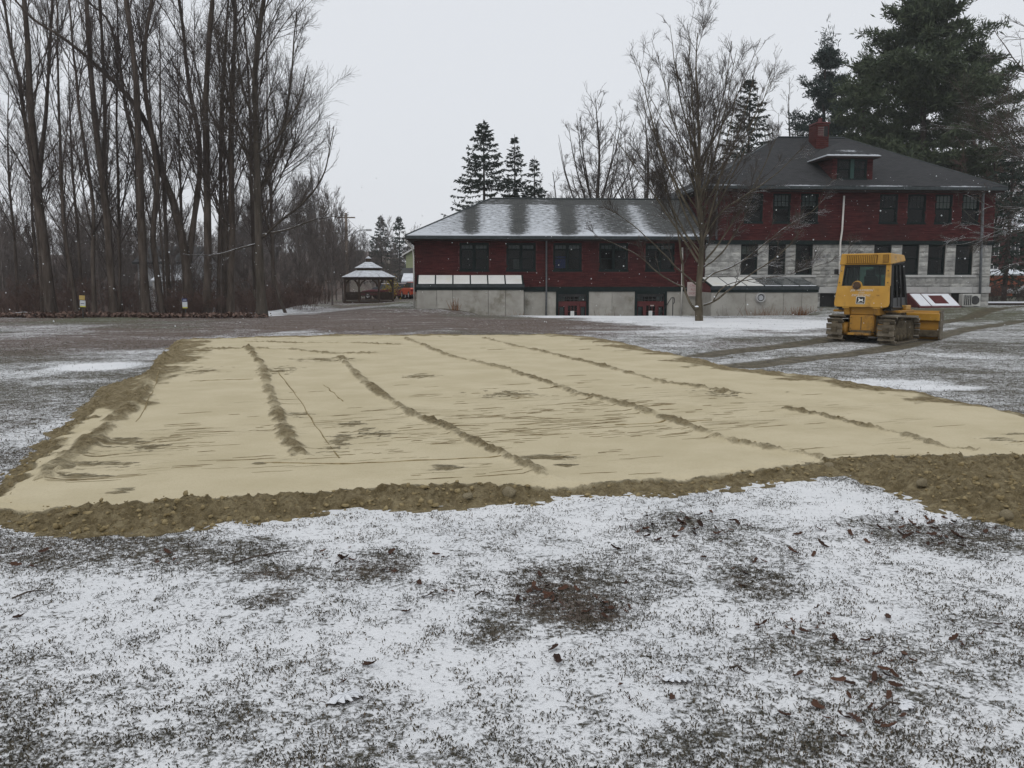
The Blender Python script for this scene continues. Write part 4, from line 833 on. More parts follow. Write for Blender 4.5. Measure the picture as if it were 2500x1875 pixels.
# ---- the lone tree before the building
HY = on_ground(1707, 783).y
def hp(px, py, dy=0.0): return at(px, py, HY + dy)
b0 = on_ground(1707, 783); b0.z -= .1
HS = [([b0, hp(1706, 740), hp(1707, 690), hp(1712, 620), hp(1712, 540), hp(1706, 450), hp(1706, 340), hp(1703, 240), hp(1698, 150), hp(1703, 80)], .168, .017),
      ([hp(1698, 758), hp(1680, 732), hp(1668, 690, .4), hp(1666, 640, .8), hp(1650, 540, 1.2), hp(1610, 400, 1.6), hp(1575, 260, 2)], .059, .014),
      ([hp(1668, 700, .2), hp(1640, 688, 0), hp(1600, 660, -.3), hp(1560, 625, -.5), hp(1500, 595, -.8), hp(1450, 575, -1)], .034, .011),
      ([hp(1700, 695), hp(1660, 660, -.5), hp(1600, 600, -1), hp(1540, 545, -1.4), hp(1470, 500, -1.8)], .039, .011),
      ([hp(1704, 640), hp(1660, 570, .5), hp(1600, 480, 1), hp(1545, 400, 1.3), hp(1490, 320, 1.6)], .056, .011),
      ([hp(1710, 560), hp(1660, 470, -.4), hp(1610, 360, -.8), hp(1580, 240, -1), hp(1560, 150, -1.2)], .062, .011),
      ([hp(1718, 745), hp(1745, 735, -.3), hp(1790, 700, -.8), hp(1840, 665, -1.2), hp(1905, 620, -1.6), hp(1960, 560, -2)], .048, .011),
      ([hp(1740, 737, -.3), hp(1762, 705, -.5), hp(1790, 690, -.4), hp(1850, 680, -.2), hp(1930, 668, 0), hp(2020, 640, .2), hp(2062, 620, .3)], .031, .008),
      ([hp(1716, 690), hp(1740, 668, .3), hp(1790, 650, .6), hp(1850, 610, 1), hp(1910, 560, 1.3), hp(1990, 510, 1.6), hp(2010, 460, 1.7)], .042, .010),
      ([hp(1714, 655), hp(1760, 620, .2), hp(1800, 560, .3), hp(1830, 500, .5), hp(1850, 440, .6)], .045, .011),
      ([hp(1712, 590), hp(1760, 520, -.5), hp(1830, 470, -1), hp(1900, 420, -1.3), hp(1960, 360, -1.6)], .050, .010),
      ([hp(1710, 520), hp(1760, 430, .5), hp(1800, 330, .9), hp(1830, 230, 1.2), hp(1850, 140, 1.4)], .062, .011),
      ([hp(1707, 440), hp(1740, 330, -.3), hp(1770, 220, -.6), hp(1785, 100, -.8)], .050, .010), ([hp(1706, 400), hp(1670, 280, .3), hp(1650, 170, .5), hp(1635, 60, .6)], .050, .010),
      ([hp(1712, 620), hp(1620, 500, 1.5), hp(1580, 420, 2.4), hp(1540, 330, 3)], .039, .010), ([hp(1708, 480), hp(1690, 380, -1.5), hp(1680, 280, -2.2), hp(1660, 190, -2.6)], .045, .010)]
rf = random.Random(77)
for i in range(20):                                   # straight fanning limbs of the vase
    y0 = 650 - 14 * i + rf.uniform(-8, 8); a = i * 2.4 + rf.uniform(-.3, .3); f = 1 - i / 26; L = (4.6 + 1.6 * f) * rf.uniform(.85, 1.1); s = math.sin(math.radians(rf.uniform(26, 38))); q0 = hp(1708, y0); top = min(q0.z + L * 1.15, hp(1703, 60 + 150 * abs(math.cos(a))).z)
    d = Vector((math.cos(a), math.sin(a), 0)); HS.append(([q0, q0 + d * L * s * .35 + Vector((0, 0, (top - q0.z) * .25)), q0 + d * L * s * .75 + Vector((0, 0, (top - q0.z) * .62)), q0 + d * L * s * 1.05 + Vector((0, 0, top - q0.z))], .030 + .016 * f, .010))
lone = bare_tree("bare_tree", "lone vase-shaped bare tree on the lawn in front of the red building", HS, 101, mats=('bark_hero', 'twig_hero'), n1=9, n2=5, n3=4, n4=2, rt=.0056, flare=1.12, l1=(.16, .34), t0=.22, ang=(.3, .75), up=.12, bend=.06, m0=10)
mb = MB(); q = hp(1701, 750, -.26) - b0; mb.ring_lathe([(0, .03), (.07, .025), (.085, .0), (.07, -.06), (.05, -.12)], 10, q); mb.build("pruned_stub", M['bark_hero'], lone, True)
mb = MB(); mb.ring_lathe([(0, .075), (.06, .06), (.088, .03), (.085, .01)], 10, q); mb.build("snow_cap", M['snow'], lone, True)

# ---- bare trees behind the building
def round_tree(px, Y, ytop, seed, label, spread, mats=('bark_dark', 'twig_far'), **kw):
    x = (px - 1250) / FPX * Y; z = Hs(x, Y); h = at(px, ytop, Y).z - z; r = np.random.RandomState(seed); S = [([Vector((x, Y, z - .2)), Vector((x + .2, Y, z + h * .18)), Vector((x, Y, z + h * .38)), Vector((x + .3, Y, z + h * .7)), Vector((x - .1, Y, z + h))], h * .016, .03)]
    for k in range(15):
        a = k * 2.4 + r.rand(); z1 = h * r.uniform(.20, .42); e = spread * r.uniform(.5, 1.0); top = h * (.62 + .36 * math.sqrt(max(0, 1 - (e / spread) ** 2)) + .0) * r.uniform(.9, 1.02)
        S.append(([Vector((x, Y, z + z1)), Vector((x + math.cos(a) * e * .4, Y + math.sin(a) * e * .4, z + z1 + (top - z1) * .32)), Vector((x + math.cos(a) * e * .8, Y + math.sin(a) * e * .8, z + z1 + (top - z1) * .68)), Vector((x + math.cos(a) * e, Y + math.sin(a) * e, z + top))], h * .006, .014))
    k_ = dict(n1=10, n2=5, n3=4, n4=1, rt=.009, l1=(.14, .28), up=.08, bend=.03); k_.update(kw); return bare_tree("bare_tree", label, S, seed, mats=mats, **k_)
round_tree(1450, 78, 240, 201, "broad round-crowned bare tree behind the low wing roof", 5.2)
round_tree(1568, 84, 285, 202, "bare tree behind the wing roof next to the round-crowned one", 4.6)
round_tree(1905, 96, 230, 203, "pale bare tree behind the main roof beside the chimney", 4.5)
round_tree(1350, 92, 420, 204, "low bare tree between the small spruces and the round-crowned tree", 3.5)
round_tree(2395, 70, 330, 205, "brown bare tree beyond the end of the main roof", 4.2, mats=('bark_dark', 'twig_red'))
# tree just outside the frame whose boughs hang in from the side
ty = 37.0
def rp(px, py, dy=0.0): return at(px, py, ty + dy)
tb = on_ground(2660, 790); ty = tb.y
bare_tree("bare_tree", "bare tree with snowy boughs reaching in from the frame's edge", [([Vector((tb.x, tb.y, tb.z - .1)), rp(2665, 600), rp(2655, 400), rp(2650, 150), rp(2640, -100)], .168, .039), ([rp(2660, 560), rp(2590, 545), rp(2500, 560), rp(2450, 562), rp(2390, 545), rp(2340, 500)], .034, .008), ([rp(2662, 600), rp(2560, 560, .5), rp(2480, 568, .8), rp(2400, 582, 1), rp(2330, 580, 1.2)], .028, .008),
          ([rp(2660, 530), rp(2560, 500), rp(2470, 510), rp(2410, 500), rp(2385, 480)], .028, .008), ([rp(2655, 400), rp(2560, 380, -1), rp(2480, 330, -1.5), rp(2440, 250, -2)], .045, .011), ([rp(2652, 300), rp(2560, 230), rp(2480, 150, .5), rp(2420, 60, 1)], .050, .011), ([rp(2650, 200), rp(2560, 100, 1), rp(2500, 0, 1.5), rp(2450, -80, 2)], .050, .011), ([rp(2660, 640), rp(2570, 650), rp(2500, 640), rp(2440, 655)], .022, .007)],
          301, mats=('bark_snow', 'twig_hero'), n1=9, n2=5, n3=5, n4=2, rt=.0065, l1=(.2, .5), t0=.3, up=.05, bend=-.02)

# ------------------------------------------------------------------ conifers
def needles(B, D, n_, size, aspect, rng, spread):
    """little flat sprays: base B, direction D"""
    m = len(B); d = D + rng.randn(m, 3) * spread; d /= np.linalg.norm(d, axis=1, keepdims=True) + 1e-9; q = np.cross(d, rng.randn(m, 3)); q /= np.linalg.norm(q, axis=1, keepdims=True) + 1e-9
    s = size * rng.uniform(.6, 1.3, m)[:, None]; w = s * aspect; V = np.stack([B, B + d * s * .5 + q * w, B + d * s, B + d * s * .5 - q * w], 1)
    return V.reshape(-1, 3), np.arange(m * 4).reshape(-1, 4)
def spruce(px, Y, ytop, width, seed, label, mat='needle_spruce', nb=170, per=60, droop=.35, bare=.08, size=.42, name="spruce_tree", group=None):
    rng = np.random.RandomState(seed); x = (px - 1250) / FPX * Y; z = Hs(x, Y); h = at(px, ytop, Y).z - z
    root = empty(name, (x, Y, z), 0, label, "tree", group); t = np.sort(rng.rand(nb) ** .8) * (1 - bare) + bare; a = np.arange(nb) * 2.39996 + rng.rand(nb) * .5
    L = width * (1 - t) ** .85 * rng.uniform(.75, 1.15, nb) + .12 * width * (1 - t) ** .2 * .6; zz = t * h * .985; d = np.stack([np.cos(a), np.sin(a), -.05 - droop * (1 - t) * rng.uniform(.4, 1.6, nb)], -1)
    S = np.linspace(0, 1, 6); P = np.stack([np.zeros(nb), np.zeros(nb), zz], -1)[:, None] + d[:, None] * (L[:, None] * S[None])[..., None]; P[..., 2] += (L[:, None] * .18 * S[None] ** 2.5) * 1.2
    R = (.012 + .035 * (1 - t))[:, None] * (1 - .8 * S)[None]; tv, tf = tubes(resample([(0, 0, -.2), (.05, 0, h * .5), (0, 0, h)], 8)[None], np.linspace(h * .016, .02, 8)[None], 7)
    mobj("trunk", np_mesh("trunk", tv, tf, M['bark_dark'], True), root); bv, bf = tubes(P, R, 3)
    i = rng.randint(0, nb, nb * per) if False else np.repeat(np.arange(nb), per); s = rng.rand(len(i)) ** .7; keep = rng.rand(len(i)) < np.clip(L[i] / width * 1.6 + .25, 0, 1); i = i[keep]; s = s[keep]
    f = s * 5; k = np.minimum(f.astype(int), 4); fr = (f - k)[:, None]; B = P[i, k] * (1 - fr) + P[i, k + 1] * fr; dd = d[i] * .7 + np.array([0, 0, -.35]); sd_ = np.cross(d[i], [0, 0, 1.]) * rng.choice([-1, 1], len(i))[:, None] * .6
    nv, nf = needles(B, dd + sd_ * (1 - s)[:, None], 0, size * .8, .16, rng, .4); mobj("crown", np_mesh("crown", *join([(bv, bf), (nv, nf)]), M[mat]), root); return root
def pine(px, Y, ytop, width, seed, label, mat='needle_pine', nb=95, cl=15, per=26, bare=.2, name="pine_tree", asym=None, size=.55):
    rng = np.random.RandomState(seed); x = (px - 1250) / FPX * Y; z = Hs(x, Y); h = at(px, ytop, Y).z - z; root = empty(name, (x, Y, z), 0, label, "tree")
    t = np.sort(rng.rand(nb)) * (1 - bare) + bare; a = rng.rand(nb) * 6.28; prof = np.sin(np.clip((t - bare) / (1 - bare) * .93 + .09, 0, 1) * np.pi) ** .6 * (1.0 - .35 * t) + .06
    L = width * prof * rng.uniform(.55, 1.15, nb)
    if asym is not None: L *= 1 + asym * np.cos(a)
    d = np.stack([np.cos(a), np.sin(a), .02 + .5 * (t - .35)], -1); S = np.linspace(0, 1, 6); P = np.stack([np.zeros(nb), np.zeros(nb), t * h * .96], -1)[:, None] + d[:, None] * (L[:, None] * S[None])[..., None]; P[..., 2] += L[:, None] * .14 * S[None] ** 2; P[:, 1:] += rng.randn(nb, 5, 3) * .12
    R = (.02 + .07 * (1 - t))[:, None] * (1 - .85 * S)[None]; tv, tf = tubes(resample([(0, 0, -.3), (.2, 0, h * .45), (-.1, .1, h * .8), (0, 0, h)], 10)[None], np.linspace(h * .019, .04, 10)[None], 8)
    mobj("trunk", np_mesh("trunk", tv, tf, M['bark_dark'], True), root); bv, bf = tubes(P, R, 4)
    i = np.repeat(np.arange(nb), cl); s = .22 + .8 * rng.rand(len(i)) ** .75; s = np.clip(s, 0, 1); f = s * 5; k = np.minimum(f.astype(int), 4); fr = (f - k)[:, None]; C = P[i, k] * (1 - fr) + P[i, k + 1] * fr + rng.randn(len(i), 3) * np.array([.5, .5, .12]) * (.3 + .1 * L[i])[:, None]
    j = np.repeat(np.arange(len(C)), per); B = C[j] + rng.randn(len(j), 3) * np.array([.30, .30, .10]); D = np.stack([d[i[j], 0] * .6, d[i[j], 1] * .6, np.full(len(j), .45)], -1); nv, nf = needles(B, D, 0, size * .9, .11, rng, .8)
    top = rng.randn(500, 3) * np.array([.35, .35, .9]) + np.array([0, 0, h - .7]); v2, f2 = needles(top, np.tile([0, 0, .6], (500, 1)), 0, size, .08, rng, .7)
    mobj("crown", np_mesh("crown", *join([(bv, bf), (nv, nf), (v2, f2)]), M[mat]), root); return root
spruce(1182, 82, 291, 5.6, 1, "tallest drooping spruce behind the wing's hip end", nb=190, per=70)
spruce(1256, 86, 328, 3.2, 2, "narrow spruce between the tallest spruce and the smallest one", nb=150, per=50)
spruce(1303, 88, 380, 3.0, 3, "smallest spruce behind the wing ridge", nb=120, per=44)
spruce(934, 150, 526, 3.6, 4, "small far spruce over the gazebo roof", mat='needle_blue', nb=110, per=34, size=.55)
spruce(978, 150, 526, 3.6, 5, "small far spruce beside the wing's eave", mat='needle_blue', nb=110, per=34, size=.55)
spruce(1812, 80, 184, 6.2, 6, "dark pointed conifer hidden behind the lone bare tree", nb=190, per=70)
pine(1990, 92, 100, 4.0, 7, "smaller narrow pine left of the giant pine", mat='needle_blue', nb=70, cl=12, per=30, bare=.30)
pine(2222, 74, -55, 7.0, 8, "giant white pine towering behind the main roof", nb=150, cl=20, per=30, bare=.27)
pine(2345, 78, 90, 6.0, 10, "lower broad pine merged with the giant pine's flank", nb=80, cl=14, per=28, bare=.22)
pine(2085, 82, 135, 3.6, 12, "dense mid-height pine leaning against the giant pine", nb=66, cl=13, per=28, bare=.3)
spruce(2445, 66, 330, 4.0, 9, "shaggy dark hemlock beyond the corner of the main building", nb=150, per=36, mat='needle_spruce')
spruce(2535, 68, 420, 3.8, 11, "dark hemlock half out of frame beside the red house", nb=130, per=32)
# ------------------------------------------------------------------ the red building
ALPHA = math.radians(3.6); CA, SA = math.cos(ALPHA), math.sin(ALPHA)
Y0 = 51.6; ANCH = Vector(((1718 - 1250) / FPX * Y0 * 1.0, Y0, 0.0))        # foot of the main block's front corner
EU = Vector((CA, SA, 0)); EV = Vector((-SA, CA, 0))
def fu(px, py, v=0.0):
    d = ray(px, py); o = Vector((0, 0, CAMZ)); p0 = ANCH + EV * v; k = (p0 - o).dot(EV) / d.dot(EV); q = o + d * k - ANCH
    return q.dot(EU), q.z
def U_(px, v=0.0, py=680): return fu(px, py, v)[0]
def Z_(py, v=0.0, px=1700): return fu(px, py, v)[1]
RZ = random.Random(21)

def wall_holes(mb, u0, u1, z0, z1, holes, vf, vb):
    us = sorted({u0, u1, *[h[0] for h in holes], *[h[1] for h in holes]}); zs = sorted({z0, z1, *[h[2] for h in holes], *[h[3] for h in holes]})
    us = [u for u in us if u0 <= u <= u1]; zs = [z for z in zs if z0 <= z <= z1]
    def hole(a, b, c, d): return any(h[0] <= (a + b) / 2 <= h[1] and h[2] <= (c + d) / 2 <= h[3] for h in holes)
    for a, b in zip(us, us[1:]):
        for c, d in zip(zs, zs[1:]):
            if hole(a, b, c, d): continue
            mb.poly([(a, vf, c), (b, vf, c), (b, vf, d), (a, vf, d)]); mb.poly([(a, vb, d), (b, vb, d), (b, vb, c), (a, vb, c)])
    for h in holes:
        a, b, c, d = h[:4]
        mb.poly([(a, vf, c), (a, vf, d), (a, vb, d), (a, vb, c)]); mb.poly([(b, vb, c), (b, vb, d), (b, vf, d), (b, vf, c)])
        mb.poly([(a, vf, c), (a, vb, c), (b, vb, c), (b, vf, c)]); mb.poly([(a, vb, d), (a, vf, d), (b, vf, d), (b, vb, d)])
    return mb
def siding(name, parent, P0, du, W, z0, z1, holes, course=.16):
    """wood shingles: P0 start, du unit direction along wall; outward = du x z rotated"""
    du = Vector(du); nrm = Vector((du.y, -du.x, 0)); mb = MB(); z = z0; k = 0
    while z < z1 - .02:
        zt = min(z + course, z1); u = -RZ.uniform(0, .15)
        while u < W:
            w = RZ.uniform(.09, .21); a = max(u, 0); b = min(u + w - .006, W); u += w
            if b - a < .02: continue
            m_ = (a + b) / 2
            if any(h[0] - .0 < m_ < h[1] + .0 and h[2] < (z + zt) / 2 < h[3] for h in holes): continue
            o = RZ.uniform(.03, .05); lo = z - RZ.uniform(0, .008); p = lambda s, q, e: Vector(P0) + du * s + nrm * e + Vector((0, 0, q))
            mb.add([p(a, lo, o), p(b, lo, o), p(b, zt + .01, .004), p(a, zt + .01, .004), p(a, lo, 0), p(b, lo, 0)], [(0, 1, 2, 3), (4, 5, 1, 0), (4, 0, 3), (1, 5, 2)])
        z += course; k += 1
    o = mb.build(name, M['shingle'], parent); o["kind"] = "stuff"; return o
def frame_window(parent, u0, u1, z0, z1, v, cols=1, grid=(3, 3), top=.5, blind=None, trim=.09, name="window", upper_grid=True, mat='green_trim', bl_mat='blind', extra=None):
    """double-hung window: casing, sashes, muntins, two panes per light"""
    vf = v - .035; mb = MB(); mb.box(u0, u0 + trim, vf, v + .16, z0, z1).box(u1 - trim, u1, vf, v + .16, z0, z1).box(u0 + trim, u1 - trim, vf + .002, v + .16, z1 - trim, z1).box(u0 - .03, u1 + .03, vf - .05, v + .16, z0 - .06, z0 + .05)
    w = (u1 - u0 - 2 * trim) / cols
    for c in range(1, cols): mb.box(u0 + trim + w * c - .045, u0 + trim + w * c + .045, vf + .004, v + .15, z0 + .05, z1 - trim)
    win = mb.build(name, M[mat], parent)
    for c in range(cols):
        a = u0 + trim + w * c + (.045 if c else 0); b = u0 + trim + w * (c + 1) - (.045 if c < cols - 1 else 0); lo = z0 + .05; hi = z1 - trim; zm = lo + (hi - lo) * top
        for part, (c0, c1, dv) in (("lower_sash", (lo, zm, .07)), ("upper_sash", (zm, hi, .03))):
            s = MB(); e = .045; y0 = v + dv; y1 = y0 + .035
            s.box(a, a + e, y0, y1, c0, c1).box(b - e, b, y0, y1, c0, c1).box(a + e, b - e, y0, y1, c0, c0 + e).box(a + e, b - e, y0, y1, c1 - e, c1)
            if part == "upper_sash" and upper_grid:
                nx, nz = grid
                for i in range(1, nx): x = a + (b - a) * i / nx; s.box(x - .011, x + .011, y0 + .004, y1 - .004, c0 + e, c1 - e)
                for i in range(1, nz): q = c0 + (c1 - c0) * i / nz; s.box(a + e, b - e, y0 + .006, y1 - .006, q - .011, q + .011)
            s.build(part, M[mat], win); MB().box(a + e, b - e, y0 + .015, y0 + .02, c0 + e, c1 - e).build("pane", M['glass'], win)
        if blind: MB().box(a + .01, b - .01, v + .13, v + .136, hi - (hi - lo) * blind, hi).build("blind", M[bl_mat], win)
    return win
def sheet(name, parent, pts, mat, thick=.06, down=(0, 0, -1), snow=None, res=.22):
    """a roof slope: quad/tri given by eave-left, eave-right, top-right, top-left; UV in metres; snow(u,v) coverage"""
    a, b, c, d = [Vector(p) for p in pts]; L = max((b - a).length, .01); S = ((d - a).length + (c - b).length) / 2; nu = max(2, int(L / res)); nvv = max(2, int(S / res)); V = []; UVs = []; cov = []
    du = (b - a).normalized(); n_ = du.cross((((c + d) / 2) - ((a + b) / 2))).normalized(); dv = n_.cross(du)
    for j in range(nvv + 1):
        for i in range(nu + 1):
            p = (a.lerp(b, i / nu)).lerp(d.lerp(c, i / nu), j / nvv); V.append(p); uu = (p - a).dot(du); vv = (p - a).dot(dv); UVs.append((uu, vv)); cov.append(snow(uu, vv) if snow else 0.0)
    F = [(j * (nu + 1) + i, j * (nu + 1) + i + 1, (j + 1) * (nu + 1) + i + 1, (j + 1) * (nu + 1) + i) for j in range(nvv) for i in range(nu)]
    me = np_mesh(name, np.array([list(p) for p in V]), np.array(F), mat, False, dict(snow=np.array(cov)))
    uv = me.uv_layers.new(name="UVMap"); vi = np.empty(len(me.loops), dtype=np.int32); me.loops.foreach_get("vertex_index", vi); uv.data.foreach_set("uv", np.array(UVs, dtype=np.float32)[vi].ravel())
    o = mobj(name, me, parent); sm = o.modifiers.new("thick", 'SOLIDIFY'); sm.thickness = thick; sm.offset = -1; return o

# stone blocks (rock-faced) shared bodies: unit box, front face broken
def stone_mesh(seed):
    r = random.Random(seed); nx, nz = 5, 3; mb = MB(); vs = []
    for j in range(nz + 1):
        for i in range(nx + 1):
            e = i in (0, nx) or j in (0, nz); vs.append((i / nx - .5, -(.0 if e else r.uniform(.25, 1.0)), j / nz - .5))
    fs = [(j * (nx + 1) + i, j * (nx + 1) + i + 1, (j + 1) * (nx + 1) + i + 1, (j + 1) * (nx + 1) + i) for j in range(nz) for i in range(nx)]
    b = len(vs); vs += [(-.5, 1.2, -.5), (.5, 1.2, -.5), (.5, 1.2, .5), (-.5, 1.2, .5)]; c = [0, nx, (nx + 1) * (nz + 1) - 1, (nx + 1) * nz]
    for k in range(4): fs.append((c[k], b + k, b + (k + 1) % 4, c[(k + 1) % 4]))
    mb.add(vs, fs); return mb.mesh("stone", M['stone'], False)
STM = [stone_mesh(i) for i in range(10)]
def lay_stones(parent, u0, u1, z0, z1, holes, v, hmin=.20, hmax=.31, axis='u', Lr=(.40, .95)):
    z = z0; n = 0
    while z < z1 - .05:
        hgt = RZ.uniform(hmin, hmax)
        if z1 - z - hgt < .16: hgt = z1 - z
        cuts = [(u0, u1)]
        for h in holes:
            if h[2] < z + hgt - .03 and h[3] > z + .03:
                nc = []
                for a, b in cuts:
                    if h[1] <= a or h[0] >= b: nc.append((a, b)); continue
                    if h[0] > a: nc.append((a, h[0]))
                    if h[1] < b: nc.append((h[1], b))
                cuts = nc
        for a, b in cuts:
            u = a
            while u < b - .02:
                L = RZ.uniform(*Lr)
                if b - u - L < .3: L = b - u
                g = .012; dep = RZ.uniform(.025, .075); loc = (u + L / 2, v, z + hgt / 2) if axis == 'u' else (v, u + L / 2, z + hgt / 2)
                o = mobj("stone", STM[RZ.randrange(10)], parent, loc, (0, 0, 0 if axis == 'u' else -math.pi / 2), (L - g, dep, hgt - g)); u += L; n += 1
        z += hgt
    return n

# ============ main block
main = empty("stone_schoolhouse", ANCH, ALPHA, "two-storey red-shingled building with grey stone lower floor and dark hipped roof", "building")
uR = U_(2418); dM = 12.6; zE = Z_(452, -.75); zB0 = Z_(596); zB1 = Z_(586); zRed1 = zE - .12; zg = -1.4
up_w = [(1812, 1857), (1881, 1924), (1948, 1991), (2139, 2183), (2207, 2251), (2273, 2315), (2338, 2380)]
lo_w = [(1808, 1849), (1875, 1917), (1941, 1983), (2132, 2174), (2200, 2242), (2264, 2306), (2331, 2373)]
UH = [(U_(a), U_(b), Z_(543), Z_(470)) for a, b in up_w]; LH = [(U_(a), U_(b), Z_(671), zB0) for a, b in lo_w]
BH = [(U_(2005), U_(2043), -.25, Z_(716)), (U_(2214), U_(2233), -.25, Z_(716)), (U_(2326), U_(2349), -.1, Z_(716))]
w = MB(); wall_holes(w, 0, uR, zB1 - .02, zRed1, UH, .03, .28); w.box(0, .25, .28, dM, zB1 - .02, zRed1).box(uR - .25, uR, .28, dM, zB1 - .02, zRed1).box(.25, uR - .25, dM - .25, dM, zB1 - .02, zRed1); w.build("upper_wall", M['red_paint'], main)
siding("shingle_siding", main, (0, .03, 0), (1, 0, 0), uR, zB1 + .01, zRed1, [(a - .02, b + .02, c - .05, d + .02) for a, b, c, d in UH])
siding("side_shingle_siding", main, (0, dM, 0), (0, -1, 0), dM, zB1 + .01, zRed1, [], .14)
sw = MB(); wall_holes(sw, .02, uR - .02, zg, zB0, LH + BH, .06, .45); sw.box(.02, .45, .45, dM, zg, zB0).box(uR - .45, uR - .02, .45, dM, zg, zB0).box(.45, uR - .45, dM - .4, dM, zg, zB0)
stone_wall = sw.build("stone_wall", M['mortar'], main)
zWT1, zWT0, zS1, zS0 = Z_(701), Z_(716), Z_(671), Z_(677)
lay_stones(stone_wall, .0, uR, zS1, zB0, LH, .055); lay_stones(stone_wall, .0, uR, zWT1, zS0, [], .055); lay_stones(stone_wall, U_(1996), uR, -.15, zWT0, BH, .055, .3, .42)
lay_stones(stone_wall, .1, 5.0, zWT1, zB0, [], .015, axis='v', Lr=(.8, 1.4))
for a, b in ((U_(1800), U_(1992)), (U_(2124), U_(2382))):     # sill courses, in lengths
    n_ = 3 if b - a < 5.2 else 4
    for i in range(n_): MB().box(a + (b - a) * i / n_ + .006, a + (b - a) * (i + 1) / n_ - .006, -.06, .2, zS0 + .004, zS1 - .004).build("sill_stone", M['stone_smooth'], stone_wall, bevel=.012)
lay_stones(stone_wall, .0, U_(1800), zS0, zS1, [], .055, .3, .4); lay_stones(stone_wall, U_(1992), U_(2124), zS0, zS1, [], .055, .3, .4); lay_stones(stone_wall, U_(2382), uR, zS0, zS1, [], .055, .3, .4)
u = U_(1722)
while u < uR:
    L = min(RZ.uniform(1.3, 2.1), uR + .03 - u); MB().box(u + .004, u + L - .004, -.07, .2, zWT0, zWT1).build("water_table_stone", M['stone_smooth'], stone_wall, bevel=.015); u += L
MB().box(-.05, uR + .05, -.08, .2, zB0, zB1).box(-.055, -.001, .2, dM, zB0, zB1).build("belt_course", M['green_trim'], main)
for k, (a, b, c, d) in enumerate(UH): frame_window(main, a, b, c, d, .05, 1, (4, 2), .5, blind=(.42 if k in (1, 2) else .48 if k in (5, 6) else None), trim=.075, bl_mat='blind' if k > 4 else 'curtain')
for k, (a, b, c, d) in enumerate(LH): frame_window(main, a, b, c, d, .17, 1, (3, 2), .55, blind=(.3 if k == 0 else None), trim=.06, upper_grid=(k < 3))
MB().box(.3, uR - .3, .5, dM - .5, zB1 + .1, zB1 + .25).build("floor_slab", M['interior'], main)
MB().box(.3, uR - .3, 5.0, 5.1, zg + .1, zRed1).build("partition_wall", M['interior'], main)
for k, (a, b, c, d) in enumerate(BH): MB().box(a, b, .22, .26, c, d).build("basement_hatch", M['print_black'] if k != 1 else M['dark_metal'], main)
# roof
ov = .75; uE0 = fu(1712, 450, -ov)[0]; uE1 = fu(2460, 457, -ov)[0]; rv = dM / 2; uL, zR = fu(1899, 336, rv); uRr, _ = fu(2062, 336, rv); zE2 = zE + .02
snw = lambda u, v: .95 * math.exp(-v / .10) * (.6 + .4 * math.sin(u * 1.3)) + .0
roof = empty("roof", (0, 0, 0)); roof.parent = main
E = [Vector((uE0, -ov, zE2)), Vector((uE1, -ov, zE2)), Vector((uE1, dM + ov, zE2)), Vector((uE0, dM + ov, zE2))]; RL = Vector((uL, rv, zR)); RR = Vector((uRr, rv, zR))
sheet("roof_slope", roof, (E[0], E[1], RR, RL), M['roof_main'], snow=snw); sheet("roof_slope", roof, (E[1], E[2], RR, RR), M['roof_main'], snow=snw); sheet("roof_slope", roof, (E[2], E[3], RL, RR), M['roof_main'], snow=snw); sheet("roof_slope", roof, (E[3], E[0], RL, RL), M['roof_main'], snow=snw)
mb = MB(); mb.tube([RL + Vector((0, 0, .03)), RR + Vector((0, 0, .03))], .07, 6); mb.tube([E[0], RL], .05, 6).tube([E[1], RR], .05, 6); mb.build("ridge_cap", M['roof_grey'] if False else M['gutter'], roof)
MB().box(uE0 + .1, uE1 - .1, -ov + .1, dM + ov - .1, zE2 - .30, zE2 - .20).build("soffit", M['soffit'], main)
g_ = MB(); g_.box(uE0, uE1, -ov - .08, -ov + .05, zE2 - .20, zE2 - .03).box(uE0 - .03, uE0 + .05, -ov + .05, dM + ov, zE2 - .20, zE2 - .03).box(uE1 - .05, uE1 + .03, -ov + .05, dM + ov, zE2 - .20, zE2 - .03); g_.build("gutter", M['gutter'], main)
# chimney
def rz_main(v): return zE2 + (zR - zE2) * (v + ov) / (rv + ov)
vc = 4.55; ua, zc0 = fu(1992, 362, vc); ub, _ = fu(2022, 362, vc); zc1 = fu(2005, 302, vc)[1]; cd = 1.15
ch = MB(); ch.box(ua + .03, ub - .03, vc + .03, vc + cd - .03, zc0 - .6, zc1 - .02); chim = ch.build("chimney", M['mortar'], main)
bk = MB().box(-.5, .5, -.5, .5, -.5, .5).mesh("brick", M['red_brick_paint']); rows = int((zc1 - zc0) / .125); cnt = 0
louv = (ua + .08, ua + (ub - ua) * .56, zc1 - .78, zc1 - .1); dk = (ua + (ub - ua) * .62, ub - .07, zc1 - .78, zc1 - .1)
for r in range(-2, rows):
    z = zc0 + r * .125 + .0625; n_ = 3
    for i in range(n_ + r % 2):
        L = (ub - ua) / n_; a = ua + L * i - (L / 2 if r % 2 else 0); b = a + L; a = max(a, ua); b = min(b, ub)
        for (h0, h1, h2, h3) in (louv, dk):
            if h2 < z < h3:
                if a < h0 < b and b < h1: b = h0
                elif a < h1 < b and a > h0: a = h1
                elif a >= h0 and b <= h1: a = b
        if b - a > .05: mobj("brick", bk, chim, ((a + b) / 2, vc + .05, z), (0, 0, 0), (b - a - .012, .14 + RZ.uniform(0, .02), .113))
    n_ = 4
    for i in range(n_):
        L = cd / n_; mobj("brick", bk, chim, (ua + .04, vc + L * (i + .5) + .03, z), (0, 0, 0), (.12 + RZ.uniform(0, .02), L - .014, .113))
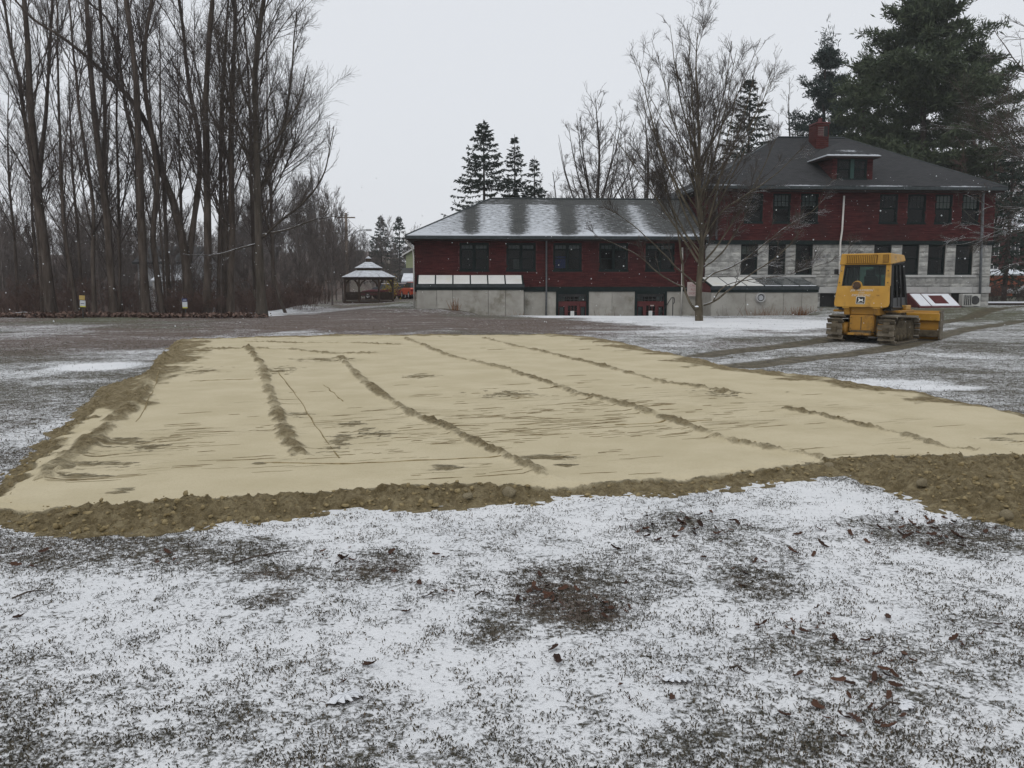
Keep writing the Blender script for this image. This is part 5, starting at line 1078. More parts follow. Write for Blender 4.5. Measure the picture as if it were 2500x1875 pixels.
for i in range(6): MB().hexa([(louv[0], vc - .02, louv[2] + i * .115), (louv[1], vc - .02, louv[2] + i * .115), (louv[1], vc + .1, louv[2] + i * .115 + .05), (louv[0], vc + .1, louv[2] + i * .115 + .05), (louv[0], vc - .02, louv[2] + i * .115 + .045), (louv[1], vc - .02, louv[2] + i * .115 + .045), (louv[1], vc + .1, louv[2] + i * .115 + .095), (louv[0], vc + .1, louv[2] + i * .115 + .095)]).build("louver_slat", M['red_paint'], chim)
MB().box(dk[0], dk[1], vc - .01, vc + .05, dk[2], dk[3]).build("flue_opening", M['print_black'], chim); MB().box(ua - .05, ub + .05, vc - .06, vc + cd + .05, zc1, zc1 + .10).build("chimney_cap", M['red_paint'], chim, bevel=.02)
MB().box(ua + .35, ub - .35, vc + .3, vc + .7, zc1 + .1, zc1 + .42).build("flue_pot", M['red_paint'], chim)
# dormer
vd = .15; da, _ = fu(2031, 440, vd); db, _ = fu(2129, 440, vd); zd0 = rz_main(vd) - .05; zd1 = fu(2080, 385, vd)[1]; wa, wz0 = fu(2042, 438, vd); wb, wz1 = fu(2117, 389, vd)
dorm = empty("dormer", (0, 0, 0)); dorm.parent = main
vback = -ov + (zd1 - zE2) * (rv + ov) / (zR - zE2) + .1
d_ = MB(); wall_holes(d_, da, db, zd0, zd1, [(wa, wb, wz0, wz1)], vd, vd + .15)
for x in (da, db - .1): d_.add([(x, vd + .15, zd0), (x + .1, vd + .15, zd0), (x + .1, vd + .15, zd1), (x, vd + .15, zd1), (x, vback, zd1), (x + .1, vback, zd1)], [(0, 1, 2, 3), (0, 3, 4), (1, 5, 2), (3, 2, 5, 4), (0, 4, 5, 1)])
d_.build("cheek_wall", M['red_paint'], dorm)
siding("dormer_shingles", dorm, (da, vd, 0), (1, 0, 0), db - da, zd0, zd1, [(wa - da, wb - da, wz0 - .05, wz1 + .1)], .125)
mb = MB(); n_ = int((zd1 - zd0) / .125)
for r in range(n_):
    z = zd0 + r * .125; vv = min(vback, -ov + (z - zE2) * (rv + ov) / (zR - zE2)); mb.hexa([(da - .03, vd, z), (da, vd, z), (da, vv + .3, z), (da - .03, vv + .3, z), (da - .006, vd, z + .122), (da, vd, z + .122), (da, vv + .3, z + .122), (da - .006, vv + .3, z + .122)])
mb.build("cheek_shingles", M['shingle'], dorm)
frame_window(dorm, wa, (wa + wb) / 2 - .06, wz0, wz1, vd - .01, 1, (3, 2), .5, trim=.07); frame_window(dorm, (wa + wb) / 2 + .06, wb, wz0, wz1, vd - .01, 1, (3, 2), .5, trim=.07); MB().box((wa + wb) / 2 - .11, (wa + wb) / 2 + .11, vd - .06, vd + .12, wz0 + .05, wz1).build("mullion", M['green_bright'], dorm)
MB().box(wa, wb, vd + .8, vd + .85, wz0, wz1).build("inner_wall", M['interior'], dorm)
of = .55; ze = zd1 + .06; e0 = fu(2019, 379, vd - of)[0]; e1 = fu(2152, 382, vd - of)[0]; zp = fu(2058, 352, 2.2)[1]; um = (e0 + e1) / 2; vap = vd + 1.4; vmeet = -ov + (zp - zE2) * (rv + ov) / (zR - zE2); vre = -ov + (ze - zE2) * (rv + ov) / (zR - zE2)
dsn = lambda u, v: (1.5 * math.exp(-v / .14) + .62 * math.exp(-((v - .75) / .25) ** 2 - ((u - 1.6) / .8) ** 2))
sheet("roof_slope", dorm, ((e0, vd - of, ze), (e1, vd - of, ze), (um, vap, zp), (um, vap, zp)), M['roof_main'], .05, snow=dsn, res=.12); sheet("roof_slope", dorm, ((e0, vre, ze), (e0, vd - of, ze), (um, vap, zp), (um, vmeet, zp)), M['roof_main'], .05, snow=lambda u, v: 1.2 * math.exp(-v / .1)); sheet("roof_slope", dorm, ((e1, vd - of, ze), (e1, vre, ze), (um, vmeet, zp), (um, vap, zp)), M['roof_main'], .05, snow=None)
MB().box(e0 + .04, e1 - .04, vd - of + .04, vd + .2, ze - .12, ze - .05).box(e0 + .04, da, vd + .2, vre - .3, ze - .12, ze - .05).box(db, e1 - .04, vd + .2, vre - .3, ze - .12, ze - .05).build("eave_soffit", M['soffit'], dorm)
# pipes
def pipe(name, pts, r, mat, parent, n=8): return MB().tube(pts, r, n).build(name, M[mat], parent, True)
pt = lambda px, py, v: (fu(px, py, v)[0], v, fu(px, py, v)[1])
pipe("downspout", [pt(2061, 478, -.10), pt(2056, 562, -.10), pt(2052, 590, -.20), pt(2050, 640, -.20), pt(2047, 692, -.20)], .055, 'white_pipe', main)
pipe("hose", [pt(2047, 690, -.20), pt(2046, 715, -.2), pt(2043, 735, -.22), pt(2050, 747, -.3), pt(2058, 750, -.4)], .035, 'black_rubber', main)
pipe("downspout", [pt(2404, 462, -.6), pt(2400, 480, -.12), pt(2398, 560, -.12), pt(2396, 588, -.2), pt(2392, 735, -.2)], .075, 'downspout', main)
pipe("downspout", [pt(1752, 458, -.6), pt(1750, 475, -.10), pt(1749, 585, -.12)], .06, 'downspout', main)

# solarium lean-to against the stone wall
def lean_to(parent, uA, uB, vF, zTop, zEave, zFas, zGr, n, white, name="solarium", split=False, wallmat='concrete', panels=()):
    root = empty(name, (0, 0, 0)); root.parent = parent
    r = MB(); r.hexa([(uA, -vF, zEave - .06), (uB, -vF, zEave - .06), (uB, 0, zTop - .06), (uA, 0, zTop - .06), (uA, -vF, zEave), (uB, -vF, zEave), (uB, 0, zTop), (uA, 0, zTop)]); r.build("roof_frame", M['green_trim'], root)
    W = (uB - uA - .12) / n; sl = (zTop - zEave) / vF
    for i in range(n):
        a = uA + .06 + W * i + .04; b = a + W - .08
        for lo, hi in (((.06, .47), (.49, .95)) if split else ((.05, .95),)):
            y0, y1 = -vF + vF * lo, -vF + vF * hi; q = lambda y: zEave + (y + vF) * sl + .012; MB().hexa([(a, y0, q(y0)), (b, y0, q(y0)), (b, y1, q(y1)), (a, y1, q(y1)), (a, y0, q(y0) + .02), (b, y0, q(y0) + .02), (b, y1, q(y1) + .02), (a, y1, q(y1) + .02)]).build("pane", M['pane_white' if white[i] else 'pane_dark'], root)
        if not white[i]: MB().hexa([(a, -vF + .05, zEave + .04), (b, -vF + .05, zEave + .04), (b, -vF + .17, zEave + .04 + .12 * sl), (a, -vF + .17, zEave + .04 + .12 * sl), (a, -vF + .05, zEave + .07), (b, -vF + .05, zEave + .07), (b, -vF + .17, zEave + .055 + .12 * sl), (a, -vF + .17, zEave + .055 + .12 * sl)]).build("snow_strip", M['snow'], root)
    MB().box(uA - .04, uB + .04, -vF - .06, -vF + .04, (zEave + zFas) / 2, zEave - .002).build("gutter", M['gutter'], root); MB().box(uA - .02, uB + .02, -vF - .03, -vF + .08, zFas, (zEave + zFas) / 2 - .002).build("fascia", M['green_trim'], root)
    for x0, x1 in ((uA, uA + .12), (uB - .12, uB)): MB().prism([(x0, -vF + .08, zFas), (x0, 0, zFas), (x0, 0, zTop - .06), (x0, -vF + .08, zEave - .06)], (x1 - x0, 0, 0)).build("gable_end", M['red_paint'], root)
    cuts = [uA] + list(panels) + [uB]
    for a, b in zip(cuts, cuts[1:]): MB().box(a + .008, b - .008, -vF + RZ.uniform(0, .02), -vF + .25, zGr, zFas - .002).build("concrete_panel", M[wallmat], root, bevel=.012)
    for x0, x1 in ((uA, uA + .25), (uB - .25, uB)): MB().box(x0, x1, -vF + .25, 0, zGr, zFas - .002).build("end_wall", M[wallmat], root)
    return root
v2 = 2.5
sol = lean_to(main, U_(1738, -v2), U_(1999, -v2), v2, Z_(677), Z_(700, -v2), Z_(714, -v2), -1.4, 6, [1, 1, 1, 0, 0, 0], panels=[U_(p, -v2) for p in (1822, 1915, 1960)])
uv_, zv_ = fu(1858, 727, -v2 - .2); mb = MB(); n_ = 28
for (r0, r1, y0, y1) in ((.27, .20, -.30, -.02),):
    vs = []; fs = []
    for j in range(n_):
        a = 2 * math.pi * j / n_; c, s = math.cos(a), math.sin(a)
        for r, y in ((r0, 0.04), (r0, -.22), (r1, -.22), (r1, -.12)): vs.append((uv_ + r * c, -v2 + y, zv_ + r * s))
    for j in range(n_):
        k = (j + 1) % n_
        for i in range(3): fs.append((j * 4 + i, k * 4 + i, k * 4 + i + 1, j * 4 + i + 1))
    mb.add(vs, fs)
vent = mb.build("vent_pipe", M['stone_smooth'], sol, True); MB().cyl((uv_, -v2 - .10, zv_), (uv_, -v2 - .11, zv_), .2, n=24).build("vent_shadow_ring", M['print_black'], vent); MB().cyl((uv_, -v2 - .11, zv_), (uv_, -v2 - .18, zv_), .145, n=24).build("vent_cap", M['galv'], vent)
# cellar bulkhead
ua, _ = fu(2245, 745, -2.0); ub = ua + 2.55; zt = Z_(716) - .02; zb = .0; dep = 2.0
bh = empty("cellar_bulkhead", (0, 0, 0)); bh.parent = main
MB().prism([(ua, .02, zb), (ua, .02, zt), (ua, -.55, zt), (ua, -dep, zb + .32), (ua, -dep, zb)], (ub - ua, 0, 0)).build("cheek_body", M['red_paint'], bh)
def lid(x0, x1, nm, mat, lift, s0=.06, s1=.95):
    A = Vector((0, -.55, zt)); B = Vector((0, -dep, zb + .32)); p = A.lerp(B, s0); q = A.lerp(B, s1); n_ = Vector((0, -(A.z - B.z), -(A.y - B.y))).normalized(); n_ = Vector((0, -abs(n_.y), abs(n_.z)))
    c = [Vector((x0, q.y, q.z)), Vector((x1, q.y, q.z)), Vector((x1, p.y, p.z)), Vector((x0, p.y, p.z))]; return MB().hexa([v + n_ * lift for v in c] + [v + n_ * (lift + .035) for v in c]).build(nm, M[mat], bh)
lid(ua + .1, ua + .72, "bulkhead_door", 'snow', .004); lid(ua + .80, ub - .08, "bulkhead_door", 'snow', .004); lid(ua + 1.1, ub - .62, "bare_panel", 'red_paint', .012, .2, .8)
MB().box(ua + .02, ub - .02, -dep - .1, -dep - .003, zb, zb + .2).build("doorstep", M['dz_mud'], bh)
# heat pump
hp0, hz = fu(2349, 750, -1.2); hp1, _ = fu(2393, 750, -1.2); hz1 = Z_(719, -1.2)
pump = empty("heat_pump", ANCH + EU * ((hp0 + hp1) / 2) + EV * (-1.2) + Vector((0, 0, hz)), ALPHA, "pale outdoor heat pump unit beside the red cellar bulkhead", "heat pump"); hw = (hp1 - hp0) / 2; hh_ = hz1 - hz
MB().box(-hw, hw, 0, .42, .05, hh_).build("casing", M['ac_metal'], pump, bevel=.02); MB().box(-hw + .1, -hw + .16, -.0, .4, -.1, .05).build("foot", M['dark_metal'], pump); MB().box(hw - .16, hw - .1, -.0, .4, -.1, .05).build("foot", M['dark_metal'], pump)
MB().box(-hw + .05, .02, -.012, -.002, .12, hh_ - .06).build("grille_recess", M['dark_metal'], pump)
for i in range(5): x = -hw + .06 + i * (hw - .08) / 4 * .98; MB().box(x, x + .025, -.025, -.013, .12, hh_ - .06).build("grille_bar", M['ac_metal'], pump)
f = MB(); f.ring_lathe([(.0, 0), (.26, 0), (.26, .02), (0, .02)], 20); f.build("fan_guard", M['dark_metal'], pump, False, (hw - .34, -.004, hh_ / 2 + .03), (math.pi / 2, 0, 0))

# ============ the low wing
wing = empty("shingled_wing", ANCH, ALPHA, "long low red-shingled wing on a concrete basement with patchy snow on its hipped roof", "building")
vw = .15; wL = U_(1013, vw); wR = 0.0; dW = 9.2; zwE = Z_(576, vw - .7, 1300); zb1 = Z_(700, vw, 1300); zb0 = Z_(712, vw, 1300); zw1 = zwE - .1
ww = [(1122, 1194), (1236, 1308), (1350, 1420), (1462, 1533), (1575, 1646)]
WH = [(U_(a, vw), U_(b, vw), Z_(661, vw, 1300), Z_(593, vw, 1300)) for a, b in ww]
DH = [(U_(a, vw), U_(b, vw), -.9, zb0) for a, b in ((1358, 1438), (1551, 1629))]
w = MB(); wall_holes(w, wL, wR, zb1 - .02, zw1, WH, vw + .03, vw + .28); w.box(wL, wL + .25, vw + .28, dW, zb1 - .02, zw1).box(wL + .25, wR, dW - .25, dW, zb1 - .02, zw1); w.build("upper_wall", M['red_paint'], wing)
siding("shingle_siding", wing, (wL, vw + .03, 0), (1, 0, 0), wR - wL, zb1 + .01, zw1, [(a - wL - .02, b - wL + .02, c - .05, d + .02) for a, b, c, d in WH])
siding("side_shingle_siding", wing, (wL, dW, 0), (0, -1, 0), dW - vw - .03, zb1 + .01, zw1, [], .14)
MB().box(wL - .04, wR - .01, vw - .05, vw + .2, zb0, zb1).box(wL - .045, wL - .001, vw + .2, dW, zb0, zb1).build("belt_board", M['green_trim'], wing)
cuts = [wL] + [U_(p, vw) for p in (1120, 1195, 1280)] + [DH[0][0]]; seg = list(zip(cuts, cuts[1:])) + [(DH[0][1], U_(1495, vw)), (U_(1495, vw), DH[1][0]), (DH[1][1], U_(1664, vw)), (U_(1664, vw), wR - .02)]
bw = empty("basement_wall", (0, 0, 0)); bw.parent = wing
for a, b in seg: MB().box(a + .006, b - .006, vw + RZ.uniform(0, .02), vw + .3, -1.6, zb0 - .002).build("concrete_panel", M['concrete'], bw, bevel=.01)
MB().box(wL, wL + .3, vw + .3, dW, -1.6, zb0 - .002).build("side_panel", M['concrete'], bw)
for k, (a, b, c, d) in enumerate(WH):
    wn_ = frame_window(wing, a, b, c, d, vw + .05, 2, (3, 1), .80, trim=.09, bl_mat='curtain', blind=.2)
    m_ = MB(); zz = c + (d - c) * .44; m_.box(a + .09, b - .09, vw + .05, vw + .075, zz - .02, zz + .02); m_.build("meeting_rail", M['green_trim'], wn_)
    if k == 2: MB().box(a + .12, (a + b) / 2 - .1, vw + .14, vw + .16, c + .15, c + .85).build("blue_cloth", M['blue_thing'], wn_)
    if k == 1: MB().box((a + b) / 2 - .45, (a + b) / 2 - .05, vw + .16, vw + .18, c + .05, c + .7).build("box_on_sill", M['downspout'], wn_)
MB().box(wL + .3, wR, vw + .5, dW - .5, zb1 - .15, zb1).build("floor_slab", M['interior'], wing); MB().box(wL + .3, wR, 4.2, 4.3, -1.5, zw1).build("partition_wall", M['interior'], wing)
# garden doors
for k, (a, b, c, d) in enumerate(DH):
    e = empty("entrance", (0, 0, 0)); e.parent = wing; f = MB(); f.box(a, a + .14, vw - .04, vw + .3, c, d).box(b - .14, b, vw - .04, vw + .3, c, d).box(a + .14, b - .14, vw - .03, vw + .3, d - .14, d); f.build("casing", M['green_trim'], e)
    zt = Z_(738, vw, 1400); a2, b2 = a + .14, b - .14; W = b2 - a2; f = MB(); f.box(a2, b2, vw + .10, vw + .18, zt - .05, zt + .05); x1, x2 = a2 + W * .26, a2 + W * .76
    for x in (a2, x1 - .05, x2, b2 - .05): f.box(x, x + .06, vw + .102, vw + .178, c, zt - .05)
    f.box(a2 + .06, x1 - .05, vw + .105, vw + .175, zt - .26, zt - .05).box(x2 + .06, b2 - .05, vw + .105, vw + .175, zt - .26, zt - .05); f.build("red_frame", M['red_paint'], e)
    dr = MB(); xa, xb = x1 + .02, x2 - .01; dr.box(xa, xa + .13, vw + .115, vw + .165, c, zt - .055).box(xb - .13, xb, vw + .115, vw + .165, c, zt - .055).box(xa + .13, xb - .13, vw + .115, vw + .165, zt - .2, zt - .055)
    for i in (1, 2): x = xa + .13 + (xb - xa - .26) * i / 3; dr.box(x - .018, x + .018, vw + .12, vw + .16, c, zt - .2)
    for z in (zt - .55, zt - .9): dr.box(xa + .13, xb - .13, vw + .122, vw + .158, z - .018, z + .018)
    dr.build("door", M['red_paint'], e); MB().box(xa + .1, xb - .1, vw + .138, vw + .142, c, zt - .15).build("pane", M['glass'], e)
    tm = MB(); tm.box(a2, a2 + .05, vw + .12, vw + .16, zt + .05, d - .14).box(b2 - .05, b2, vw + .12, vw + .16, zt + .05, d - .14)
    for i in range(1, 7): x = a2 + W * i / 7; tm.box(x - .014, x + .014, vw + .125, vw + .155, zt + .05, d - .3)
    tm.box(a2 + .05, b2 - .05, vw + .127, vw + .153, (zt + d - .3) / 2 - .014, (zt + d - .3) / 2 + .014).box(a2 + .05, b2 - .05, vw + .12, vw + .16, d - .3, d - .14); tm.build("transom_grid", M['dark_metal'], e); MB().box(a2 + .05, b2 - .05, vw + .138, vw + .142, zt + .05, d - .3).build("pane", M['glass'], e)
    for x0, x1_ in ((a2 + .06, x1 - .05), (x2 + .06, b2 - .05)):
        MB().box(x0, x1_, vw + .138, vw + .142, c, zt - .26).build("pane", M['glass'], e); MB().box(x0 + .03, x1_ - .05, vw + .2, vw + .21, c, zt - .3).build("curtain", M['curtain'], e)
    for x0 in (a2 + .06, b2 - .42): MB().box(x0, x0 + .34, vw + .2, vw + .21, zt + .06, d - .2).build("curtain", M['curtain'], e)
    MB().box((xa + xb) / 2 - .12, (xa + xb) / 2 + .1, vw + .10, vw + .11, zt - .82, zt - .52).build("notice_paper", M['paper'], e)
    if k == 1: MB().box((xa + xb) / 2 - .02, xb - .2, vw + .10, vw + .11, zt - .24, zt - .17).build("door_number_strip", M['sign_pink'], e)
# wing roof with melted bands
ovw = .75; wE0 = fu(990, 575, vw - ovw)[0]; wE1 = -.0; rvw = dW / 2; wuL, wzR = fu(1198, 485, rvw); zw = zwE + .02
bands = [fu(p, 560, vw - .4)[0] - wE0 for p in (1150, 1266, 1388)]
def wsnow(u, v):
    s = .78 + .45 * math.exp(-v / .22) - .02 * v
    for k, b in enumerate(bands): s -= (.66 - .0 * k) * math.exp(-((u - b - .06 * v * (1 if k else .2)) / (.48 + .03 * k)) ** 2) * (1 - .55 * math.exp(-v / .22))
    s -= .50 / (1 + math.exp(-(u - 11.3) / .7)) * (1 - .85 * math.exp(-v / .25)); s += .42 * math.exp(-((u - 13.9) / .55) ** 2); s += .22 * math.exp(-((u - 11.0) / .5) ** 2 - (v / 1.5) ** 2)
    s += .12 * math.sin(u * 1.9) * math.exp(-v / 1.0)
    if v > 4.8: s -= .3
    return s + .12 * max(0, 1 - u / 2.5)
wr = empty("roof", (0, 0, 0)); wr.parent = wing; E = [Vector((wE0, vw - ovw, zw)), Vector((wE1, vw - ovw, zw)), Vector((wE1, dW + ovw, zw)), Vector((wE0, dW + ovw, zw))]; RL = Vector((wuL, rvw, wzR)); RR = Vector((wE1, rvw, wzR))
sheet("roof_slope", wr, (E[0], E[1], RR, RL), M['roof_wing'], snow=wsnow, res=.15); sheet("roof_slope", wr, (E[3], E[0], RL, RL), M['roof_wing'], snow=lambda u, v: .6); sheet("roof_slope", wr, (E[2], E[3], RL, RR), M['roof_wing'], snow=lambda u, v: .6)
MB().tube([RL + Vector((0, 0, .02)), RR + Vector((0, 0, .02))], .06, 6).tube([E[0], RL + Vector((0, 0, .02))], .05, 6).build("ridge_cap", M['gutter'], wr)
MB().box(wE0 + .08, wE1 - .02, vw - ovw + .08, dW + ovw - .1, zw - .28, zw - .2).build("soffit", M['soffit'], wing); MB().box(wE0, wE1 - .02, vw - ovw - .07, vw - ovw + .05, zw - .2, zw - .03).box(wE0 - .03, wE0 + .05, vw - ovw + .05, dW + ovw, zw - .2, zw - .03).build("gutter", M['gutter'], wing)
pipe("downspout", [pt(1334, 580, vw - .7), pt(1334, 590, vw - .1), pt(1334, 700, vw - .1), pt(1333, 775, vw - .12)], .05, 'downspout', wing); pipe("downspout", [pt(1666, 604, vw - .06), pt(1665, 700, vw - .1), pt(1662, 770, vw - .1)], .05, 'white_pipe', wing)
pipe("downspout", [(wL - .5, vw - .5, zw - .25), (wL - .12, vw - .06, zw - .75), (wL - .06, vw - .06, zw - 1.2), (wL - .06, vw - .06, .3)], .04, 'white_pipe', wing); pipe("downspout", [(-.3, vw - .6, zw - .2), (-.3, vw - .1, zw - .5), (-.3, vw - .1, zb1 - .1)], .05, 'downspout', wing)
# planter-house lean-to under the first windows
v1 = 1.0
lean_to(wing, U_(1017, vw - v1), U_(1279, vw - v1), v1 - vw, Z_(672, 0, 1150), Z_(695, vw - v1, 1150), Z_(708, vw - v1, 1150), -1.4, 6, [1] * 6, name="lean_to", split=True, panels=[U_(p, vw - v1) for p in (1066, 1105, 1192, 1234)])
# wall notice by the porch and stair rail
sg = empty("wall_notice", ANCH + EU * U_(1692, .1) + EV * .04 + Vector((0, 0, Z_(706, .1))), ALPHA, "faded pink wall notice half hidden by the lone tree", "sign")
MB().box(-.36, .42, -.03, 0, -.42, .42).build("board", M['sign_pink'], sg)
def text(body, size, mat, parent, loc, rot=(math.pi / 2, 0, 0), shear=0.0, name="lettering", ext=.001):
    c = bpy.data.curves.new(name, 'FONT'); c.body = body; c.size = size; c.align_x = 'CENTER'; c.align_y = 'CENTER'; c.extrude = ext; c.shear = shear; c.resolution_u = 3
    t = bpy.data.objects.new(name, c); me = bpy.data.meshes.new_from_object(t); me.materials.clear(); me.materials.append(M[mat]); bpy.data.objects.remove(t); return mobj(name, me, parent, loc, rot)
text("CALL", .19, 'sign_red', sg, (.0, -.034, .22)); text("ALL", .19, 'sign_red', sg, (.0, -.034, -.02)); text("DOOR", .19, 'sign_red', sg, (.02, -.034, -.25))
rl = empty("stair_handrail", ANCH + EU * U_(1640, -1) + EV * (-1.0) + Vector((0, 0, -1.0)), ALPHA, "black steel handrail beside the second garden door", "handrail"); zt = Z_(726, -1) + 1.0
MB().tube([(.1, 0, 0), (.1, 0, zt - .05), (.06, 0, zt)], .025, 8).build("post", M['rail'], rl, True); MB().tube([(-.75, .3, zt - 1.2), (-.32, 0, zt - .55), (.0, 0, zt - .03), (.08, 0, zt), (.17, 0, zt - .03), (.19, 0, zt - .12), (.19, 0, zt - .3), (.11, 0, zt - .36)], .024, 8).build("grip", M['rail'], rl, True)
MB().box(U_(1716, -.02), U_(1737, -.02), -.3, -.25, -1.3, Z_(715)).build("porch_door", M['house_dark'], main)
# weeds against the walls
def tuft(px, Yv, w, h, n, seed, label, mat='dry_grass', name="dry_grass_tuft"):
    rng = np.random.RandomState(seed); u, _ = fu(px, 740, Yv); p = ANCH + EU * u + EV * Yv; z = Hs(p.x, p.y); B = np.stack([rng.randn(n) * w * .4, rng.randn(n) * .12, np.zeros(n)], -1); d = np.stack([rng.randn(n) * .25 + B[:, 0] / w * .4, rng.randn(n) * .25, np.ones(n)], -1); L = h * rng.uniform(.4, 1.0, n)[:, None]
    P = np.stack([B, B + d * L * .6, B + d * L + rng.randn(n, 3) * .06], 1); R = np.tile([.012, .009, .004], (n, 1)); v, f = tubes(P, R, 3); return tag(mobj(name, np_mesh(name, v, f, M[mat]), None, (p.x, p.y, z - .02)), label, "grass", "rusty weeds along the concrete walls")
GR = (("tall rusty weed tuft at the lean-to's end wall", 1262, -1.25, .35, 1.3, 60), ("small rusty weeds before the lean-to concrete", 1212, -1.3, .4, .6, 30), ("rust-brown grass clump under the round vent", 1855, -2.9, .6, 1.6, 110), ("rust-brown grass clump right of the round vent", 1885, -2.9, .4, 1.55, 80), ("low rusty weeds at the solarium's far corner", 1960, -2.9, .9, .75, 110), ("thin dead stalks by the lean-to's snow heap", 1110, -1.35, .4, .8, 26), ("tiny rusty tuft between the two garden doors", 1487, -.4, .2, 1.15, 40))
for i, (lab, px, v, w_, h, n_) in enumerate(GR): tuft(px, v, w_, h, n_, 400 + i, lab)
tuft(1770, -3.0, .5, 1.9, 9, 420, "bare dark shrub stems in front of the solarium wall", 'twig', "bare_shrub"); tuft(1462, -.5, .3, 1.5, 6, 421, "few bare stalks beside the first garden door", 'twig', "bare_shrub"); tuft(1512, -.5, .2, 1.6, 5, 422, "few bare stalks before the second garden door", 'twig', "bare_shrub")
# ------------------------------------------------------------------ gazebo
gy_ = 72.0; gxp = (903 - 1250) / FPX * gy_
gz0 = Hs(gxp, gy_)
gaz = empty("gazebo", (gxp, gy_, gz0), math.atan2(-gxp, gy_) , "dark wooden octagonal gazebo with snowy two-tier roof", "gazebo")
def gz(py): return at(903, py, gy_).z - gz0
A8 = [math.radians(22.5 + 45 * i) for i in range(8)]
def oc(r, z): return [Vector((r * math.cos(a), r * math.sin(a), z)) for a in A8]
zf = gz(735); rP = 2.12
MB().prism(oc(2.28, -.2), (0, 0, zf + .2)).build("deck", M['gaz_wood'], gaz); ze = gz(677.5)
for p in oc(rP, 0): MB().box(p.x - .065, p.x + .065, p.y - .065, p.y + .065, zf, ze + .05).build("post", M['gaz_wood'], gaz)
zr = gz(713.5)
for i in range(8):
    a, b = oc(rP, 0)[i], oc(rP, 0)[(i + 1) % 8]; d = (b - a); n_ = d.normalized(); k = Vector((n_.y, -n_.x, 0)) * .03
    def bar(s0, s1, z0, z1, w=1.0): p, q = a + d * s0, a + d * s1; return [p - k * w + Vector((0, 0, z0)), q - k * w + Vector((0, 0, z0)), q + k * w + Vector((0, 0, z0)), p + k * w + Vector((0, 0, z0)), p - k * w + Vector((0, 0, z1)), q - k * w + Vector((0, 0, z1)), q + k * w + Vector((0, 0, z1)), p + k * w + Vector((0, 0, z1))]
    MB().hexa(bar(0, 1, ze - .2, ze + .03)).build("header_beam", M['gaz_wood'], gaz)
    for s0, sg_ in ((0.04, 1), (.96, -1)):
        P = [a + d * s0 + Vector((0, 0, ze - .75)), a + d * (s0 + sg_ * .10) + Vector((0, 0, ze - .42)), a + d * (s0 + sg_ * .28) + Vector((0, 0, ze - .2))]; MB().tube(P, [.05, .06, .06], 5).build("bracket", M['gaz_wood'], gaz)
    if i == 7: continue
    MB().hexa(bar(.03, .97, zr - .05, zr + .02)).build("handrail", M['gaz_wood'], gaz); MB().hexa(bar(.03, .97, zf + .1, zf + .16)).build("bottom_rail", M['gaz_wood'], gaz)
    bl = MB()
    for j in range(1, 13): bl.hexa(bar(j / 13 - .012, j / 13 + .012, zf + .16, zr - .05, .6))
    bl.build("balusters", M['gaz_wood'], gaz)
MB().box(-1.2, 1.2, 1.5, 1.8, zf + .4, zf + .46).build("bench", M['gaz_wood'], gaz)
def tier(r0, z0, r1, z1, rows, nm):
    for i in range(8):
        sl = empty(nm, (0, 0, 0)); sl.parent = gaz
        for r in range(rows):
            f0, f1 = r / rows, (r + 1) / rows + .02; ra, rb = r0 + (r1 - r0) * f0, r0 + (r1 - r0) * min(f1, 1); za, zb_ = z0 + (z1 - z0) * f0, z0 + (z1 - z0) * min(f1, 1); p, q = oc(ra, za)[i], oc(ra, za)[(i + 1) % 8]; s, t = oc(rb, zb_)[(i + 1) % 8], oc(rb, zb_)[i]
            u = (q - p) * .012; p, q, s, t = p + u, q - u, s - u * (rb / ra), t + u * (rb / ra); lift = Vector((0, 0, .035)); MB().hexa([p, q, s, t, p + lift, q + lift, s + Vector((0, 0, .012)), t + Vector((0, 0, .012))]).build("shingle_course", M['gaz_roof'], sl)
    MB().ring_lathe([(r0 - .05, z0 - .005), (r1 - .02, z1 - .005), (r1 - .02, z1 - .07), (r0 - .05, z0 - .07), (r0 - .05, z0 - .005)], 8, a0=A8[0]).build("roof_boards", M['gaz_wood'], gaz)
tier(2.36, ze + .03, 1.14, gz(661), 4, "lower_roof_panel"); MB().prism(oc(1.05, gz(661) - .1), (0, 0, gz(654) - gz(661) + .14)).build("clerestory", M['gaz_wood'], gaz)
tier(1.22, gz(654.5), .27, gz(640), 3, "upper_roof_panel"); MB().prism(oc(.22, gz(640) - .05), (0, 0, gz(631) - gz(640) + .1)).build("cupola", M['gaz_wood'], gaz); MB().ring_lathe([(.27, gz(631)), (.0, gz(625)), (0, gz(625) + .01)], 8, a0=A8[0]).build("cupola_roof", M['gaz_roof'], gaz)

# ------------------------------------------------------------------ utility pole, wires
py_ = 86.0; ux = (851 - 1250) / FPX * py_; uz = Hs(ux, py_)
up = empty("utility_pole", (ux, py_, uz), 0, "weathered wooden utility pole with a street lamp arm behind the gazebo", "utility pole"); zt = at(851, 520, py_).z - uz
MB().tube([(0, 0, -.3), (0, 0, zt)], [.17, .12], 10).build("pole", M['pole_wood'], up, True)
zz = lambda p: at(851, p, py_).z - uz
MB().tube([(.1, 0, zz(578)), (.7, 0, zz(569)), (1.4, 0, zz(561.5)), (2.1, 0, zz(561))], .06, 8).build("lamp_arm", M['galv'], up, True); MB().box(1.95, 2.5, -.12, .12, zz(561) - .12, zz(561) + .08).build("lamp_head", M['galv'], up, bevel=.04)
MB().cyl((-.3, 0, zz(565)), (-.3, 0, zz(542)), .22, n=12).build("transformer", M['galv'], up, True); MB().box(-.9, .9, -.06, .06, zt - .5, zt - .38).build("crossarm", M['pole_wood'], up)
